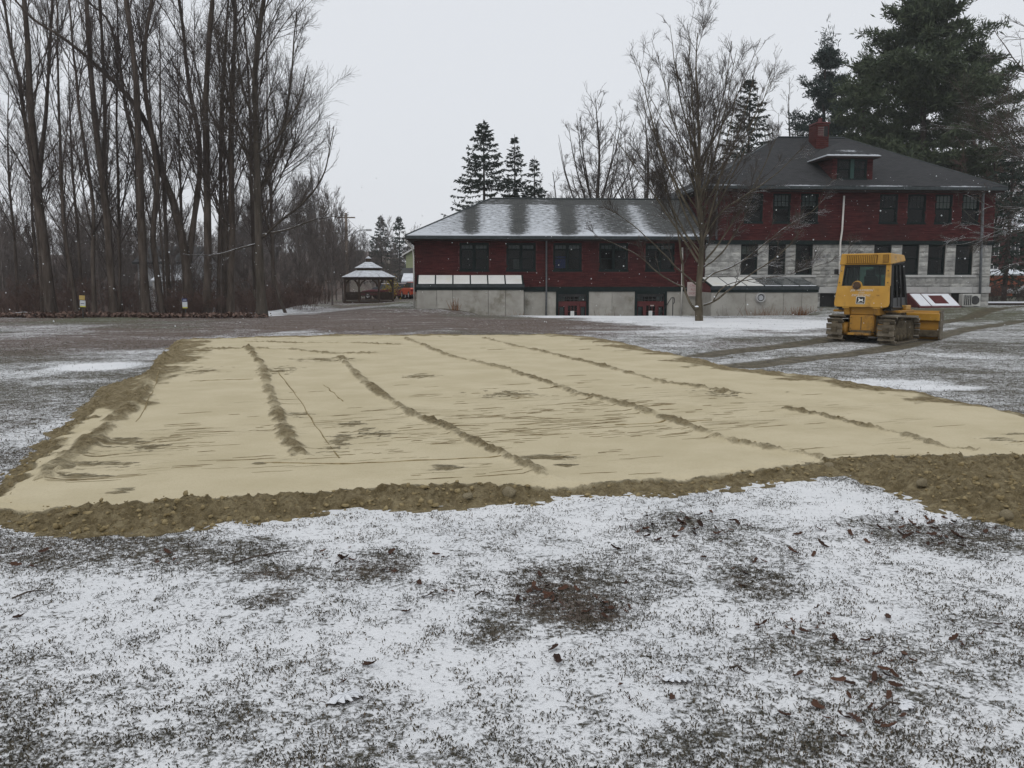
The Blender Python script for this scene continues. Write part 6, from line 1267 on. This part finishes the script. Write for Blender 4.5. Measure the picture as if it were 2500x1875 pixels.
for k, (z0, px1, py1, lab) in enumerate(((zt - .4, 1015, 588, "upper overhead wire from the utility pole to the building"), (zt - 1.6, 1010, 600, "lower overhead wire from the utility pole to the building"))):
    a = Vector((ux, py_, uz + z0)); b = at(px1, py1, 60); c = (a + b) / 2; mb = MB(); mb.tube([a.lerp(b, t) - c - Vector((0, 0, .9 * 4 * t * (1 - t))) for t in [i / 10 for i in range(11)]], .014, 4); tag(mb.build("overhead_wire", M['black_rubber'], None, False, c), lab, "wire")
# ------------------------------------------------------------------ houses beyond
def house(name, label, px, Y, w, d, eave_z, ridge_z, wall, roofm, rz=0.0, gable_front=True, wins=(), base=None, chimney=False, trim='trim_white'):
    x = (px - 1250) / FPX * Y; z = Hs(x, Y) if base is None else base; r = empty(name, (x, Y, z), rz, label, "house"); E = eave_z - z; R = ridge_z - z
    if gable_front:
        MB().prism([(-w / 2, 0, -1), (w / 2, 0, -1), (w / 2, 0, E), (0, 0, R), (-w / 2, 0, E)], (0, d, 0)).build("wall", M[wall], r); o = .4
        for s in (-1, 1): 
            k = (R - E) / (w / 2); p = [(s * (w / 2 + o), -.35, E - o * k), (0, -.35, R), (0, -.35, R + .16), (s * (w / 2 + o), -.35, E - o * k + .16)]; MB().prism(p if s < 0 else p[::-1], (0, d + .7, 0)).build("roof", M[roofm], r)
            q = [(s * (w / 2 + o), -.40, E - o * k - .08), (0, -.40, R - .08), (0, -.40, R + .12), (s * (w / 2 + o), -.40, E - o * k + .12)]; MB().prism(q if s < 0 else q[::-1], (0, .045, 0)).build("bargeboard", M[trim], r)
    else:
        MB().prism([(-w / 2, 0, -1), (-w / 2, d, -1), (-w / 2, d, E), (-w / 2, d / 2, R), (-w / 2, 0, E)], (w, 0, 0)).build("wall", M[wall], r)
        for s in (0, 1):
            y0, y1 = (-.4, d / 2) if s == 0 else (d + .4, d / 2); k = (R - E) / (d / 2); MB().prism([(-w / 2 - .3, y0, E - .4 * k), (-w / 2 - .3, y1, R), (-w / 2 - .3, y1, R + .16), (-w / 2 - .3, y0, E - .4 * k + .16)], (w + .6, 0, 0)).build("roof", M[roofm], r)
    for (u0, u1, z0, z1) in wins:
        f = MB(); f.box(u0, u1, -.05, .02, z0, z0 + .08).box(u0, u1, -.05, .02, z1 - .08, z1).box(u0, u0 + .08, -.05, .02, z0 + .08, z1 - .08).box(u1 - .08, u1, -.05, .02, z0 + .08, z1 - .08); f.box((u0 + u1) / 2 - .03, (u0 + u1) / 2 + .03, -.045, .02, z0 + .08, z1 - .08); wdw = f.build("window", M[trim], r); MB().box(u0 + .08, u1 - .08, -.02, -.01, z0 + .08, z1 - .08).build("pane", M['car_glass'], wdw)
    if chimney: MB().box(w * .2, w * .2 + .6, d * .5, d * .5 + .6, E, R + 1.0).build("chimney", M['house_brick'], r)
    return r
zat = lambda py, Y: at(1250, py, Y).z
house("house", "grey-white two-storey house seen through the wood trunks", 408, 76, 4.6, 7, zat(640, 76), zat(602, 76), 'house_white', 'roof_dark', 0, False, [(-.3, .5, zat(662, 76) + 3.4, zat(648, 76) + 3.4), (-1.8, -1.1, .6, 1.6), (.9, 1.6, .6, 1.7)], base=-2.9)
pr = MB(); hx = (425 - 1250) / FPX * 75; r_ = empty("house_porch", (hx, 74.2, -2.6), 0, "snow-roofed lower porch against the grey-white house", "porch"); MB().hexa([(-1.5, 0, zat(684, 75) + 2.5), (1.5, 0, zat(684, 75) + 2.5), (1.5, 1.7, zat(670, 75) + 2.6), (-1.5, 1.7, zat(670, 75) + 2.6), (-1.5, 0, zat(684, 75) + 2.62), (1.5, 0, zat(684, 75) + 2.62), (1.5, 1.7, zat(670, 75) + 2.72), (-1.5, 1.7, zat(670, 75) + 2.72)]).build("roof", M['roof_snow'], r_); MB().box(-1.35, 1.35, .25, 1.6, -.6, zat(684, 75) + 2.5).build("wall", M['house_white'], r_)
for s in (-1.3, 0, 1.3): MB().box(s - .06, s + .06, .08, .2, -.6, zat(684, 75) + 2.5).build("post", M['trim_white'], r_)
house("house", "pale house far off at the picture's edge behind the wood", 40, 118, 5, 6, zat(640, 118), zat(612, 118), 'house_white', 'roof_snow', .2, True, [(-.6, .6, 2.0, 3.4)])
house("house", "pale green gabled house showing past the wing's corner", 1074, 98, 7.5, 9, zat(619, 98), zat(570, 98), 'house_green', 'roof_grey', .0, True, [(-1.6, -.9, 2.0, 3.4)])
house("house", "dark low-roofed house in front of the pale green one", 1055, 92, 6.0, 5, zat(672, 92), zat(657, 92), 'house_dark', 'roof_dark', 0, False)
house("shed", "small red shed with snow-white hipped roof beside the parked cars", 1019, 84, 2.3, 3, zat(685.5, 84), zat(671, 84), 'red_paint', 'roof_snow', 0, False, trim='red_paint')
house("house", "dark red house beyond the main building's corner", 2520, 96, 13, 8, zat(560, 96), zat(510, 96), 'house_dark', 'roof_grey', -.05, False, [(-5.2 + 2.2 * i, -4.2 + 2.2 * i, zat(664, 96) - .0, zat(650, 96)) for i in range(5)] + [(-5.2 + 2.2 * i, -4.2 + 2.2 * i, zat(630, 96), zat(600, 96)) for i in range(5)])
house("garage", "orange brick garage with snow on its eave beyond the main building", 2510, 88, 9.0, 6, zat(671, 88), zat(661, 88), 'house_brick', 'roof_snow', 0, False)
# low snowy kerb bed edge beyond the corner
p = at(2460, 748, 56); MBk = MB(); MBk.box(-3.0, 5.0, -.2, .2, -.3, .14); k_ = MBk.build("timber_edging", M['bark_dark'], None, False, (p.x, p.y, Hs(p.x, p.y))); MB().box(-2.98, 4.98, -.19, .19, .141, .23).build("snow_cover", M['snow'], k_); tag(k_, "snow-topped low timber edging beyond the building's corner", "edging")
thicket("bramble_thicket", "tangled dark brush before the orange brick garage", (2455 - 1250) / FPX * 62, 62, 2.6, 1.2, 12, 1.2, 31, 'twig')
rng = np.random.RandomState(3); n = 420; B = rng.randn(n, 3) * np.array([.42, .4, .5]) + np.array([0, 0, 1.1]); V, F = needles(B, rng.randn(n, 3), 0, .16, .3, rng, 1.0); xs = (957 - 1250) / FPX * 79; tag(mobj("yellow_shrub", np_mesh("yellow_shrub", V, F, M['forsythia']), None, (xs, 79, Hs(xs, 79))), "yellow-leaved shrub behind the gazebo rail", "shrub")
# ------------------------------------------------------------------ parked cars
def car(label, px, Y, rz, paint, snowy=True):
    x = (px - 1250) / FPX * Y; r = empty("parked_car", (x, Y, Hs(x, Y)), rz, label, "car", "cars parked beyond the gazebo"); W = .88
    prof = [(-2.15, .35), (-2.2, .62), (-2.05, .92), (-1.85, .98), (1.05, .95), (1.95, .82), (2.15, .6), (2.15, .35)]; mb = MB(); mb.prism([(-W, y, z) for y, z in prof], (2 * W, 0, 0)); mb.build("body", M[paint], r, bevel=.06)
    cab = [(-1.85, .98, W - .04), (-1.45, 1.42, W - .18), (.1, 1.46, W - .18), (.95, .96, W - .04)]; mb = MB(); n = len(cab); vs = [(-w, y, z) for y, z, w in cab] + [(w, y, z) for y, z, w in cab]; mb.add(vs, [(0, 1, 2, 3), (7, 6, 5, 4), (0, 4, 5, 1), (1, 5, 6, 2), (2, 6, 7, 3)]); mb.build("greenhouse", M['car_glass'], r); MB().box(-W + .18, W - .18, -1.4, .05, 1.44, 1.485).build("roof_panel", M[paint], r, bevel=.02)
    MB().box(-W + .2, W - .2, -1.35, 0, 1.487, 1.52).build("snow_cover", M['snow'], r)
    for sx in (-1, 1):
        for y in (-1.35, 1.3):
            w = MB(); w.cyl((sx * (W - .2), y, .33), (sx * (W + .02), y, .33), .33, n=18); t = w.build("wheel", M['black_rubber'], r, True); MB().cyl((sx * (W + .021), y, .33), (sx * (W + .03), y, .33), .19, n=14).build("rim", M['galv'], t)
        MB().box(sx * (W - .12) - .14, sx * (W - .12) + .14, -2.225, -2.12, .68, .86).build("tail_lamp", M['tail_red'], r)
    MB().box(-.26, .26, -2.23, -2.205, .46, .58).build("number_plate", M['plate'], r); MB().box(-W + .05, W - .05, -2.24, -2.1, .3, .42).build("bumper", M['dark_metal'], r)
    return r
car("bright orange parked car half hidden by the wing's corner", 1014, 78, .35, 'car_orange'); car("dark red parked car with snowy windows behind the gazebo post", 972, 82, 1.1, 'car_red'); car("dark red parked car seen through the gazebo railing", 940, 83, 1.2, 'car_red')
van = car("pale parked van at the frame's edge beyond the building", 2520, 80, 1.4, 'car_white'); van["group"] = "vehicles beyond the main building"
# ------------------------------------------------------------------ notices at the wood edge
def notice(label, px, ybase, Y, top, mats, tilt):
    p = at(px, ybase, Y); z = Hs(p.x, p.y); r = empty("trail_notice", (p.x, p.y, z), 0, label, "sign"); s = Y / FPX; MB().box(-.02, .02, -.02, .02, -.2, (ybase - top) * s).build("post", M['dark_metal'], r)
    return r, s
r, s = notice("tan and white notice on a thin post at the wood edge", 204, 787, 43.0, 736, None, 0)
for (x0, x1, y0, y1, m, nm) in ((-8.5, 5, 732, 742.5, 'sign_tan', "upper_panel"), (-7, 6.5, 744, 757, 'sign_white', "lower_panel"), (-6.5, 7, 757, 760, 'sign_yellow', "yellow_strip"), (-5, 4, 751, 752.5, 'sign_navy', "printed_line")): MB().box(x0 * s, x1 * s, -.05 - (.004 if nm == "printed_line" else 0), -.025, (787 - y1) * s, (787 - y0) * s).build(nm, M[m], r, rot=(0, .05, 0))
r, s = notice("navy and white notice on a thin post beside the massive tree", 454, 775, 44.0, 733, None, 0)
for (x0, x1, y0, y1, m, nm) in ((-7, 5.5, 729.5, 737, 'sign_navy', "upper_panel"), (-6.5, 5.5, 737.5, 750, 'sign_white', "lower_panel"), (-6.5, 5.5, 750.2, 753, 'sign_yellow', "yellow_strip"), (-5, 4, 732.5, 734, 'sign_white', "printed_line")): MB().box(x0 * s, x1 * s, -.05 - (.004 if nm == "printed_line" else 0), -.025, (775 - y1) * s, (775 - y0) * s).build(nm, M[m], r)

# ------------------------------------------------------------------ the bulldozer
dp = on_ground(2132, 832)
dz = empty("bulldozer", (dp.x, dp.y, dp.z - .02), -math.radians(41), "yellow crawler bulldozer with enclosed cab parked on its muddy ruts", "bulldozer")
yel, dirty, blk = M['dz_yellow'], M['dz_yellow_dirty'], M['dz_black']
RR_, RF = .385, .35; CR, CF = (-.92, .43), (.92, .39)      # sprocket and idler centres (y,z)
def track_path():
    pts = []; n = 160
    dy, dz_ = CF[0] - CR[0], CF[1] - CR[1]; D = math.hypot(dy, dz_); phi = math.atan2(dz_, dy); be = math.asin((RR_ - RF) / D)
    for i in range(61): a = phi + math.pi / 2 + be * 1 + (math.pi - 2 * be * 0 - 0) * i / 60; pts.append((CR[0] + RR_ * math.cos(a), CR[1] + RR_ * math.sin(a)))
    for i in range(61): a = phi - math.pi / 2 + math.pi * i / 60; pts.append((CF[0] + RF * math.cos(a), CF[1] + RF * math.sin(a)))
    return pts
TP = track_path(); TP = TP + [TP[0]]; TP = np.array(TP); TS = np.r_[0, np.cumsum(np.hypot(*np.diff(TP, axis=0).T))]; NSH = 34
sh = MB(); w2 = .24; sh.box(-w2, w2, -.081, .081, 0, .022); sh.cm = 1; sh.hexa([(-w2, .03, .022), (w2, .03, .022), (w2, .055, .022), (-w2, .055, .022), (-w2, .036, .062), (w2, .036, .062), (w2, .05, .062), (-w2, .05, .062)]); SHM = sh.mesh("track_shoe", [M['dz_steel'], M['dz_worn']])
for sx in (-1, 1):
    xc = sx * .76; c = MB(); a = [(xc - .09, y, z) for y, z in TP[:-1:4]]; b = [(xc + .09, y, z) for y, z in TP[:-1:4]]; n = len(a); cen = ((CR[0] + CF[0]) / 2, .41)
    ai = [(xc - .09, cen[0] + (y - cen[0]) * .95, cen[1] + (z - cen[1]) * .82) for _, y, z in a]; bi = [(xc + .09, y, z) for _, y, z in ai]
    c.add(a + b + bi + ai, [(i, (i + 1) % n, n + (i + 1) % n, n + i) for i in range(n)] + [(n + i, n + (i + 1) % n, 2 * n + (i + 1) % n, 2 * n + i) for i in range(n)] + [(2 * n + i, 2 * n + (i + 1) % n, 3 * n + (i + 1) % n, 3 * n + i) for i in range(n)] + [(3 * n + i, 3 * n + (i + 1) % n, (i + 1) % n, i) for i in range(n)])
    tr = c.build("track_chain", M['dz_mud'], dz)
    for i in range(NSH):
        s = TS[-1] * i / NSH; y = np.interp(s, TS, TP[:, 0]); z = np.interp(s, TS, TP[:, 1]); y2 = np.interp((s + .02) % TS[-1], TS, TP[:, 0]); z2 = np.interp((s + .02) % TS[-1], TS, TP[:, 1]); t = Vector((0, y2 - y, z2 - z)).normalized(); nr = Vector((0, -t.z, t.y)); nr = -nr if (Vector((0, y - cen[0], z - cen[1])).dot(nr) < 0) else nr
        m = Matrix((Vector((1, 0, 0)), t, nr)).transposed(); o = mobj("track_shoe", SHM, tr, (xc, y, z)); o.rotation_euler = m.to_euler()
    MB().box(xc - .13, xc + .13, -.78, .78, .20, .50).build("track_frame", M['dz_mud'], dz, bevel=.05); MB().prism([(xc + sx * .13, -.7, .5), (xc + sx * .13, .7, .46), (xc + sx * .13, .75, .66), (xc + sx * .13, -.55, .7)], (-sx * .2, 0, 0)).build("track_guard", M['dz_mud'], dz)
    sp_ = MB(); sp_.cyl((xc - .06, *CR), (xc + .06, *CR), RR_ - .07, n=20); sp_.cyl((xc - .15, *CR), (xc + .15, *CR), .16, n=16); sp_.build("sprocket", M['dz_mud'], dz, False); MB().cyl((xc - .07, *CF), (xc + .07, *CF), RF - .06, n=20).build("idler", M['dz_mud'], dz)
    for y in (-.55, -.2, .15, .5): MB().cyl((xc - .15, y, .17), (xc + .15, y, .17), .1, n=12).build("roller", M['dz_mud'], dz, True)
    MB().cyl((sx * .45, *CR), (xc - sx * .13, *CR), .2, n=16).build("final_drive", dirty, dz, True)
# chassis and rear case
MB().box(-.42, .42, -.95, 1.3, .35, .95).build("chassis", M['dz_mud'], dz, bevel=.03)
MB().box(-.36, .36, -1.14, -.93, .36, .86).build("rear_case", dirty, dz, bevel=.025); MB().box(-.335, .335, -1.165, -1.142, .40, .82).build("cover_plate", dirty, dz, bevel=.01)
for x in (-.3, 0, .3):
    for z in (.45, .6, .78): MB().cyl((x, -1.166, z), (x, -1.18, z), .014, n=6).build("bolt", M['dz_mud'], dz)
MB().box(-.012, .012, -1.172, -1.166, .42, .8).build("plate_seam", M['dz_mud'], dz)
hb = MB(); hb.box(-.34, .34, -1.32, -1.0, .26, .33).box(-.10, .10, -1.46, -1.3, .27, .32); hb.build("drawbar", dirty, dz, bevel=.01); MB().box(-.30, .30, -1.2, -1.16, .33, .40).build("hitch_plate", M['dz_mud'], dz)
for sx in (-1, 1): MB().prism([(sx * .36, -1.16, .86), (sx * .36, -.6, .86), (sx * .36, -.6, 1.1), (sx * .36, -1.22, 1.1)], (sx * .17, 0, 0)).build("tank_support", dirty, dz, bevel=.015); MB().box(min(sx * .35, sx * .55), max(sx * .35, sx * .55), -1.26, -.6, 1.06, 1.1).build("support_flange", yel, dz)
MB().box(-.355, .355, -1.10, -.6, .87, 1.1).build("rear_tank", dirty, dz, bevel=.02)
for sx in (-1, 1): MB().box(min(sx * .56, sx * 1.0), max(sx * .56, sx * 1.0), -.8, .55, .93, 1.0).build("fender", dirty, dz, bevel=.015)
# cab
Z0, ZW, ZT, ZR = 1.10, 1.73, 2.36, 2.70
LEAN = .19
def hw_(z): return .82 - .075 * (z - Z0)
def yb(z): return -1.28 + LEAN * (z - Z0)
def plate(pts, th=.05): return [(x, yb(z), z) for x, z in pts], (0, th, 0)
pts = [(-hw_(Z0) + .10, Z0), (hw_(Z0) - .10, Z0), (hw_(Z0) - .03, Z0 + .03), (hw_(Z0 + .1), Z0 + .12), (hw_(ZW), ZW), (.05, ZW)]
for i in range(9): a = math.pi * i / 8; pts.append((-.18 + .155 * math.cos(a), ZW + .155 * math.sin(a)))
pts += [(-hw_(ZW), ZW), (-hw_(Z0 + .1), Z0 + .12), (-hw_(Z0) + .03, Z0 + .03)]
p_, off = plate(pts); MB().prism(p_, off).build("rear_panel", yel, dz, bevel=.012)
for sx in (-1, 1):
    p_, off = plate([(sx * hw_(ZW), ZW), (sx * (hw_(ZW) - .14), ZW), (sx * (hw_(ZT) - .12), ZT), (sx * hw_(ZT), ZT)], .12); MB().prism(p_ if sx < 0 else p_[::-1], off).build("rear_pillar", yel, dz, bevel=.012)
p_, off = plate([(-.70, ZW - .03), (.70, ZW - .03), (.66, ZT + .02), (-.66, ZT + .02)], .01); MB().prism([(x, y + .06, z) for x, y, z in p_], off).build("rear_window", M['glass_cab'], dz)
fr = MB(); 
for q in ([(-.66, ZW), (-.62, ZW), (-.58, ZT), (-.62, ZT)], [(.62, ZW), (.66, ZW), (.62, ZT), (.58, ZT)], [(-.62, ZT - .05), (.62, ZT - .05), (.62, ZT), (-.62, ZT)]): p_, off = plate(q, .05); fr.prism([(x, y + .004, z) for x, y, z in p_], off)
fr.build("window_seal", blk, dz)
lc = (-.18, yb(ZW + .02) - .0, ZW + .01); MB().cyl((lc[0], lc[1] - .05, lc[2]), (lc[0], lc[1] + .02, lc[2]), .118, n=24).build("round_work_lamp", M['dz_lens'], dz)
# roof with air-conditioner louvres
yr = yb(ZT) - .06; rf = MB(); hwt = .76
rf.hexa([(-hwt, yr, ZT), (hwt, yr, ZT), (hwt - .02, .35, ZT + .12), (-hwt + .02, .35, ZT + .12), (-hwt + .04, yr + .03, ZR), (hwt - .04, yr + .03, ZR), (hwt - .06, .30, ZR - .03), (-hwt + .06, .30, ZR - .03)]); roof_ = rf.build("cab_roof", yel, dz, bevel=.03)
MB().box(-.56, .36, yr - .012, yr + .02, ZT + .04, ZR - .05).build("louvre_recess", M['print_brown'], roof_)
for i in range(17): x = -.55 + i * .054; MB().box(x, x + .026, yr - .045, yr - .013, ZT + .05, ZR - .06).build("louvre_slat", yel, roof_)
MB().box(.52, .68, yr - .012, yr + .02, ZT + .06, ZR - .05).build("side_vent", M['print_brown'], roof_)
for i in range(5): x = .53 + i * .03; MB().box(x, x + .012, yr - .03, yr - .013, ZT + .07, ZR - .06).build("vent_slat", yel, roof_)
for sx in (-1, 1):
    for z in (ZT - .18, ZW + .1): MB().cyl((sx * (hw_(z) - .055), yb(z) - .02, z), (sx * (hw_(z) - .055), yb(z) + .01, z), .018, n=8).build("pillar_bolt", M['dz_lens'], dz)
# cab sides: black doors with glass, open structure so that daylight shows through
for sx in (-1, 1):
    def sp(y, z, inset=0.0): return (sx * (hw_(z) - inset), y, z)
    d = MB(); 
    def bar_(a, b, w=.05, t=.05): d.tube([sp(*a, .03), sp(*b, .03)], w / 1.6, 4)
    bar_((-.98, 1.12), (-.80, ZT + .05), .09); bar_((-.12, 1.05), (-.10, ZT + .08), .07); bar_((.42, 1.05), (.22, ZT + .1), .08); bar_((-.98, 1.1), (.42, 1.05), .09); bar_((-.82, ZT + .02), (.22, ZT + .08), .09); bar_((-.45, 1.1), (-.42, ZT + .05), .05); d.build("door_frame", blk, dz)
    q = [sp(-.92, 1.35, .025), sp(.36, 1.35, .025), sp(.22, ZT, .025), sp(-.78, ZT, .025)]; MB().prism(q, (-sx * .006, 0, 0)).build("side_window", M['screen'], dz); q = [sp(-1.02, 1.05, .02), sp(.45, 1.0, .02), sp(.40, 1.38, .02), sp(-.95, 1.38, .02)]; MB().prism(q, (-sx * .03, 0, 0)).build("lower_door", blk, dz)
    MB().tube([sp(-.30, 1.5, -.03), sp(-.32, 1.75, -.05), sp(-.30, 2.05, -.03)], .015, 6).build("grab_handle", blk, dz, True)
fw = [(-.72, .45, 1.3), (.72, .45, 1.3), (.66, .26, ZT + .05), (-.66, .26, ZT + .05)]; MB().prism(fw, (0, .008, 0)).build("windscreen", M['glass_cab'], dz)
for x in (-.70, -.02, .66): MB().hexa([(x, .42, 1.1), (x + .05, .42, 1.1), (x + .05, .47, 1.1), (x, .47, 1.1), (x * .93, .22, ZT + .08), (x * .93 + .05, .22, ZT + .08), (x * .93 + .05, .27, ZT + .08), (x * .93, .27, ZT + .08)]).build("front_pillar", blk, dz)
MB().box(-.78, .78, -.95, .45, 1.0, 1.06).build("cab_floor", blk, dz); MB().box(-.7, .7, .2, .44, 1.06, 1.62).build("dashboard", blk, dz, bevel=.03)
st = empty("operator_seat", (.10, -.35, 1.06)); st.parent = dz
MB().box(-.27, .27, -.25, .28, .15, .42).build("seat_cushion", blk, st, bevel=.05); MB().hexa([(-.27, -.36, .4), (.27, -.36, .4), (.27, -.24, .4), (-.27, -.24, .4), (-.20, -.5, .98), (.20, -.5, .98), (.20, -.4, .98), (-.20, -.4, .98)]).build("seat_back", blk, st, bevel=.05); MB().box(-.15, .15, -.52, -.42, .95, 1.16).build("headrest", blk, st, bevel=.05)
MB().box(-.95, -.84, -1.0, -.88, 2.08, 2.24).build("side_work_lamp", blk, dz, bevel=.02); MB().tube([(-.88, -.94, 2.1), (-.80, -.9, 2.05)], .015, 6).build("lamp_stalk", blk, dz)
# engine hood, stack, blade
MB().hexa([(-.42, .45, .95), (.42, .45, .95), (.40, 1.55, .95), (-.40, 1.55, .95), (-.40, .45, 1.52), (.40, .45, 1.52), (.38, 1.55, 1.44), (-.38, 1.55, 1.44)]).build("engine_hood", yel, dz, bevel=.04); MB().box(-.36, .36, 1.552, 1.6, .7, 1.38).build("radiator_guard", blk, dz); MB().tube([(.2, .8, 1.45), (.2, .8, 1.95)], .04, 10).build("exhaust_stack", blk, dz, True)
bw_ = 1.42; prof = [(2.02, .02), (1.93, .16), (1.89, .36), (1.90, .58), (1.97, .80), (2.06, .93)]; bl = MB(); vs = [];
for x in (-bw_, bw_): vs += [(x, y, z) for y, z in prof] + [(x, y - .05, z) for y, z in prof]
n = len(prof); fs = []
for i in range(n - 1): fs += [(i, i + 1, 2 * n + i + 1, 2 * n + i), (n + i, 3 * n + i, 3 * n + i + 1, n + i + 1), (i, n + i, n + i + 1, i + 1), (2 * n + i, 2 * n + i + 1, 3 * n + i + 1, 3 * n + i)]
fs += [(0, 2 * n, 3 * n, n), (n - 1, 2 * n - 1, 4 * n - 1, 3 * n - 1)]; bl.add(vs, fs); blade = bl.build("blade", dirty, dz)
MB().box(-bw_, bw_, 1.74, 1.88, .62, .86).build("top_box", yel, blade, bevel=.02); MB().box(-bw_, bw_, 1.78, 1.9, .10, .32).build("lower_box", M['dz_mud'], blade, bevel=.02)
for x in (-bw_ - .03, bw_ - .03): MB().prism([(x, 1.82, .03), (x, 2.1, .0), (x, 2.14, .95), (x, 1.8, .92)], (.06, 0, 0)).build("end_plate", M['dz_worn'] if False else M['dz_steel'], blade, bevel=.01)
MB().box(-bw_, bw_, 1.98, 2.06, -.01, .14).build("cutting_edge", M['dz_mud'], blade)
for sx in (-1, 1): MB().tube([(sx * .40, .2, .45), (sx * .48, 1.3, .40), (sx * .55, 1.82, .34)], .085, 8).build("push_arm", dirty, dz, True); MB().tube([(sx * .34, 1.2, 1.05), (sx * .42, 1.78, .72)], .045, 8).build("lift_cylinder", M['dz_steel'], dz, True)
MB().tube([(.55, .35, 1.0), (.6, .8, 1.12), (.52, 1.2, .98), (.45, 1.5, .9)], .022, 6).build("hydraulic_hose", M['black_rubber'], dz, True); MB().tube([(.6, .3, .98), (.68, .75, 1.0), (.58, 1.15, .85)], .02, 6).build("hydraulic_hose", M['black_rubber'], dz, True)
MB().box(.56, .92, .0, .5, 1.0, 1.14).build("side_toolbox", yel, dz, bevel=.02)
# lettering and emblem on the rear panel
rx = math.pi / 2 - math.atan(LEAN)
def onp(x, z, d=.012): return (x, yb(z) - d, z)
text("JOE WILKINSON", .088, 'print_white', dz, onp(-.02, 1.60), (rx, 0, 0), .25); text("& SONS", .05, 'print_white', dz, onp(-.02, 1.525), (rx, 0, 0), .25); text("EXCAVATING", .088, 'print_white', dz, onp(-.03, 1.45), (rx, 0, 0), .25); text("450", .06, 'print_brown', dz, onp(.47, 1.45), (rx, 0, 0), 0)
def logo(pts, m, d, nm): p = [onp(x, z, d) for x, z in pts]; return MB().prism(p[::-1], (0, .002, 0)).build(nm, M[m], dz)
cx_, cz_ = -.02, 1.30; rd = lambda s: [(cx_ + x * s, cz_ + z * s) for x, z in ((-.105, -.1), (.105, -.1), (.12, -.08), (.12, .09), (.10, .105), (-.10, .105), (-.12, .09), (-.12, -.08))]
logo(rd(1.12), 'print_white', .008, "emblem_border"); logo(rd(1.0), 'print_black', .012, "emblem_field")
deer = [(-.085, -.055), (-.05, -.015), (-.055, .03), (-.075, .055), (-.055, .085), (-.04, .06), (-.02, .035), (.03, .03), (.06, .05), (.07, .02), (.065, -.005), (.10, -.045), (.09, -.05), (.05, -.02), (.02, -.01), (-.01, -.015), (-.04, -.045)]
logo([(cx_ + x, cz_ + z) for x, z in deer], 'print_white', .016, "emblem_deer"); logo([(cx_ - .09, cz_ - .088), (cx_ + .09, cz_ - .088), (cx_ + .085, cz_ - .072), (cx_ - .085, cz_ - .072)], 'print_white', .016, "emblem_bar")
# snowflakes in the air
n = 1100; y = 4.5 + 24 * rs.rand(n); x = (rs.rand(n) * 2 - 1) * .62 * y; z = CAMZ + y * rs.uniform(-.06, .12, n); k = z > .3; n = k.sum(); c = np.stack([x, y, z], -1)[k]; r = (.0025 + .0040 * rs.rand(n) ** 2)[:, None, None]
O = np.array([(1, 0, 0), (-1, 0, 0), (0, 1, 0), (0, -1, 0), (0, 0, 1), (0, 0, -1)], float); OF = np.array([(0, 2, 4), (2, 1, 4), (1, 3, 4), (3, 0, 4), (2, 0, 5), (1, 2, 5), (3, 1, 5), (0, 3, 5)])
V = (O[None] * r + c[:, None]).reshape(-1, 3); F = (OF[None] + (np.arange(n) * 6)[:, None, None]).reshape(-1, 3); tag(mobj("falling_snow", np_mesh("falling_snow", V, F, M['leaf_snow'])), "fine snowflakes drifting down through the air", "snow", kind="stuff")

# snowy air
hz = MB(); hz.box(-250, 250, -65, 330, -6, 34); hzo = mobj("haze", hz.mesh("haze", []), None); tag(hzo, "thin pale snowy haze", kind="stuff")
hm = bpy.data.materials.new("snow_haze"); hm.use_nodes = True; hn = hm.node_tree; hn.nodes.clear(); ho = hn.nodes.new("ShaderNodeOutputMaterial"); pv_ = hn.nodes.new("ShaderNodeVolumePrincipled")
pv_.inputs["Color"].default_value = (.95, .97, 1.0, 1); pv_.inputs["Density"].default_value = .00038; pv_.inputs["Anisotropy"].default_value = 0.0
hn.links.new(pv_.outputs[0], ho.inputs["Volume"]); hzo.data.materials.append(hm)
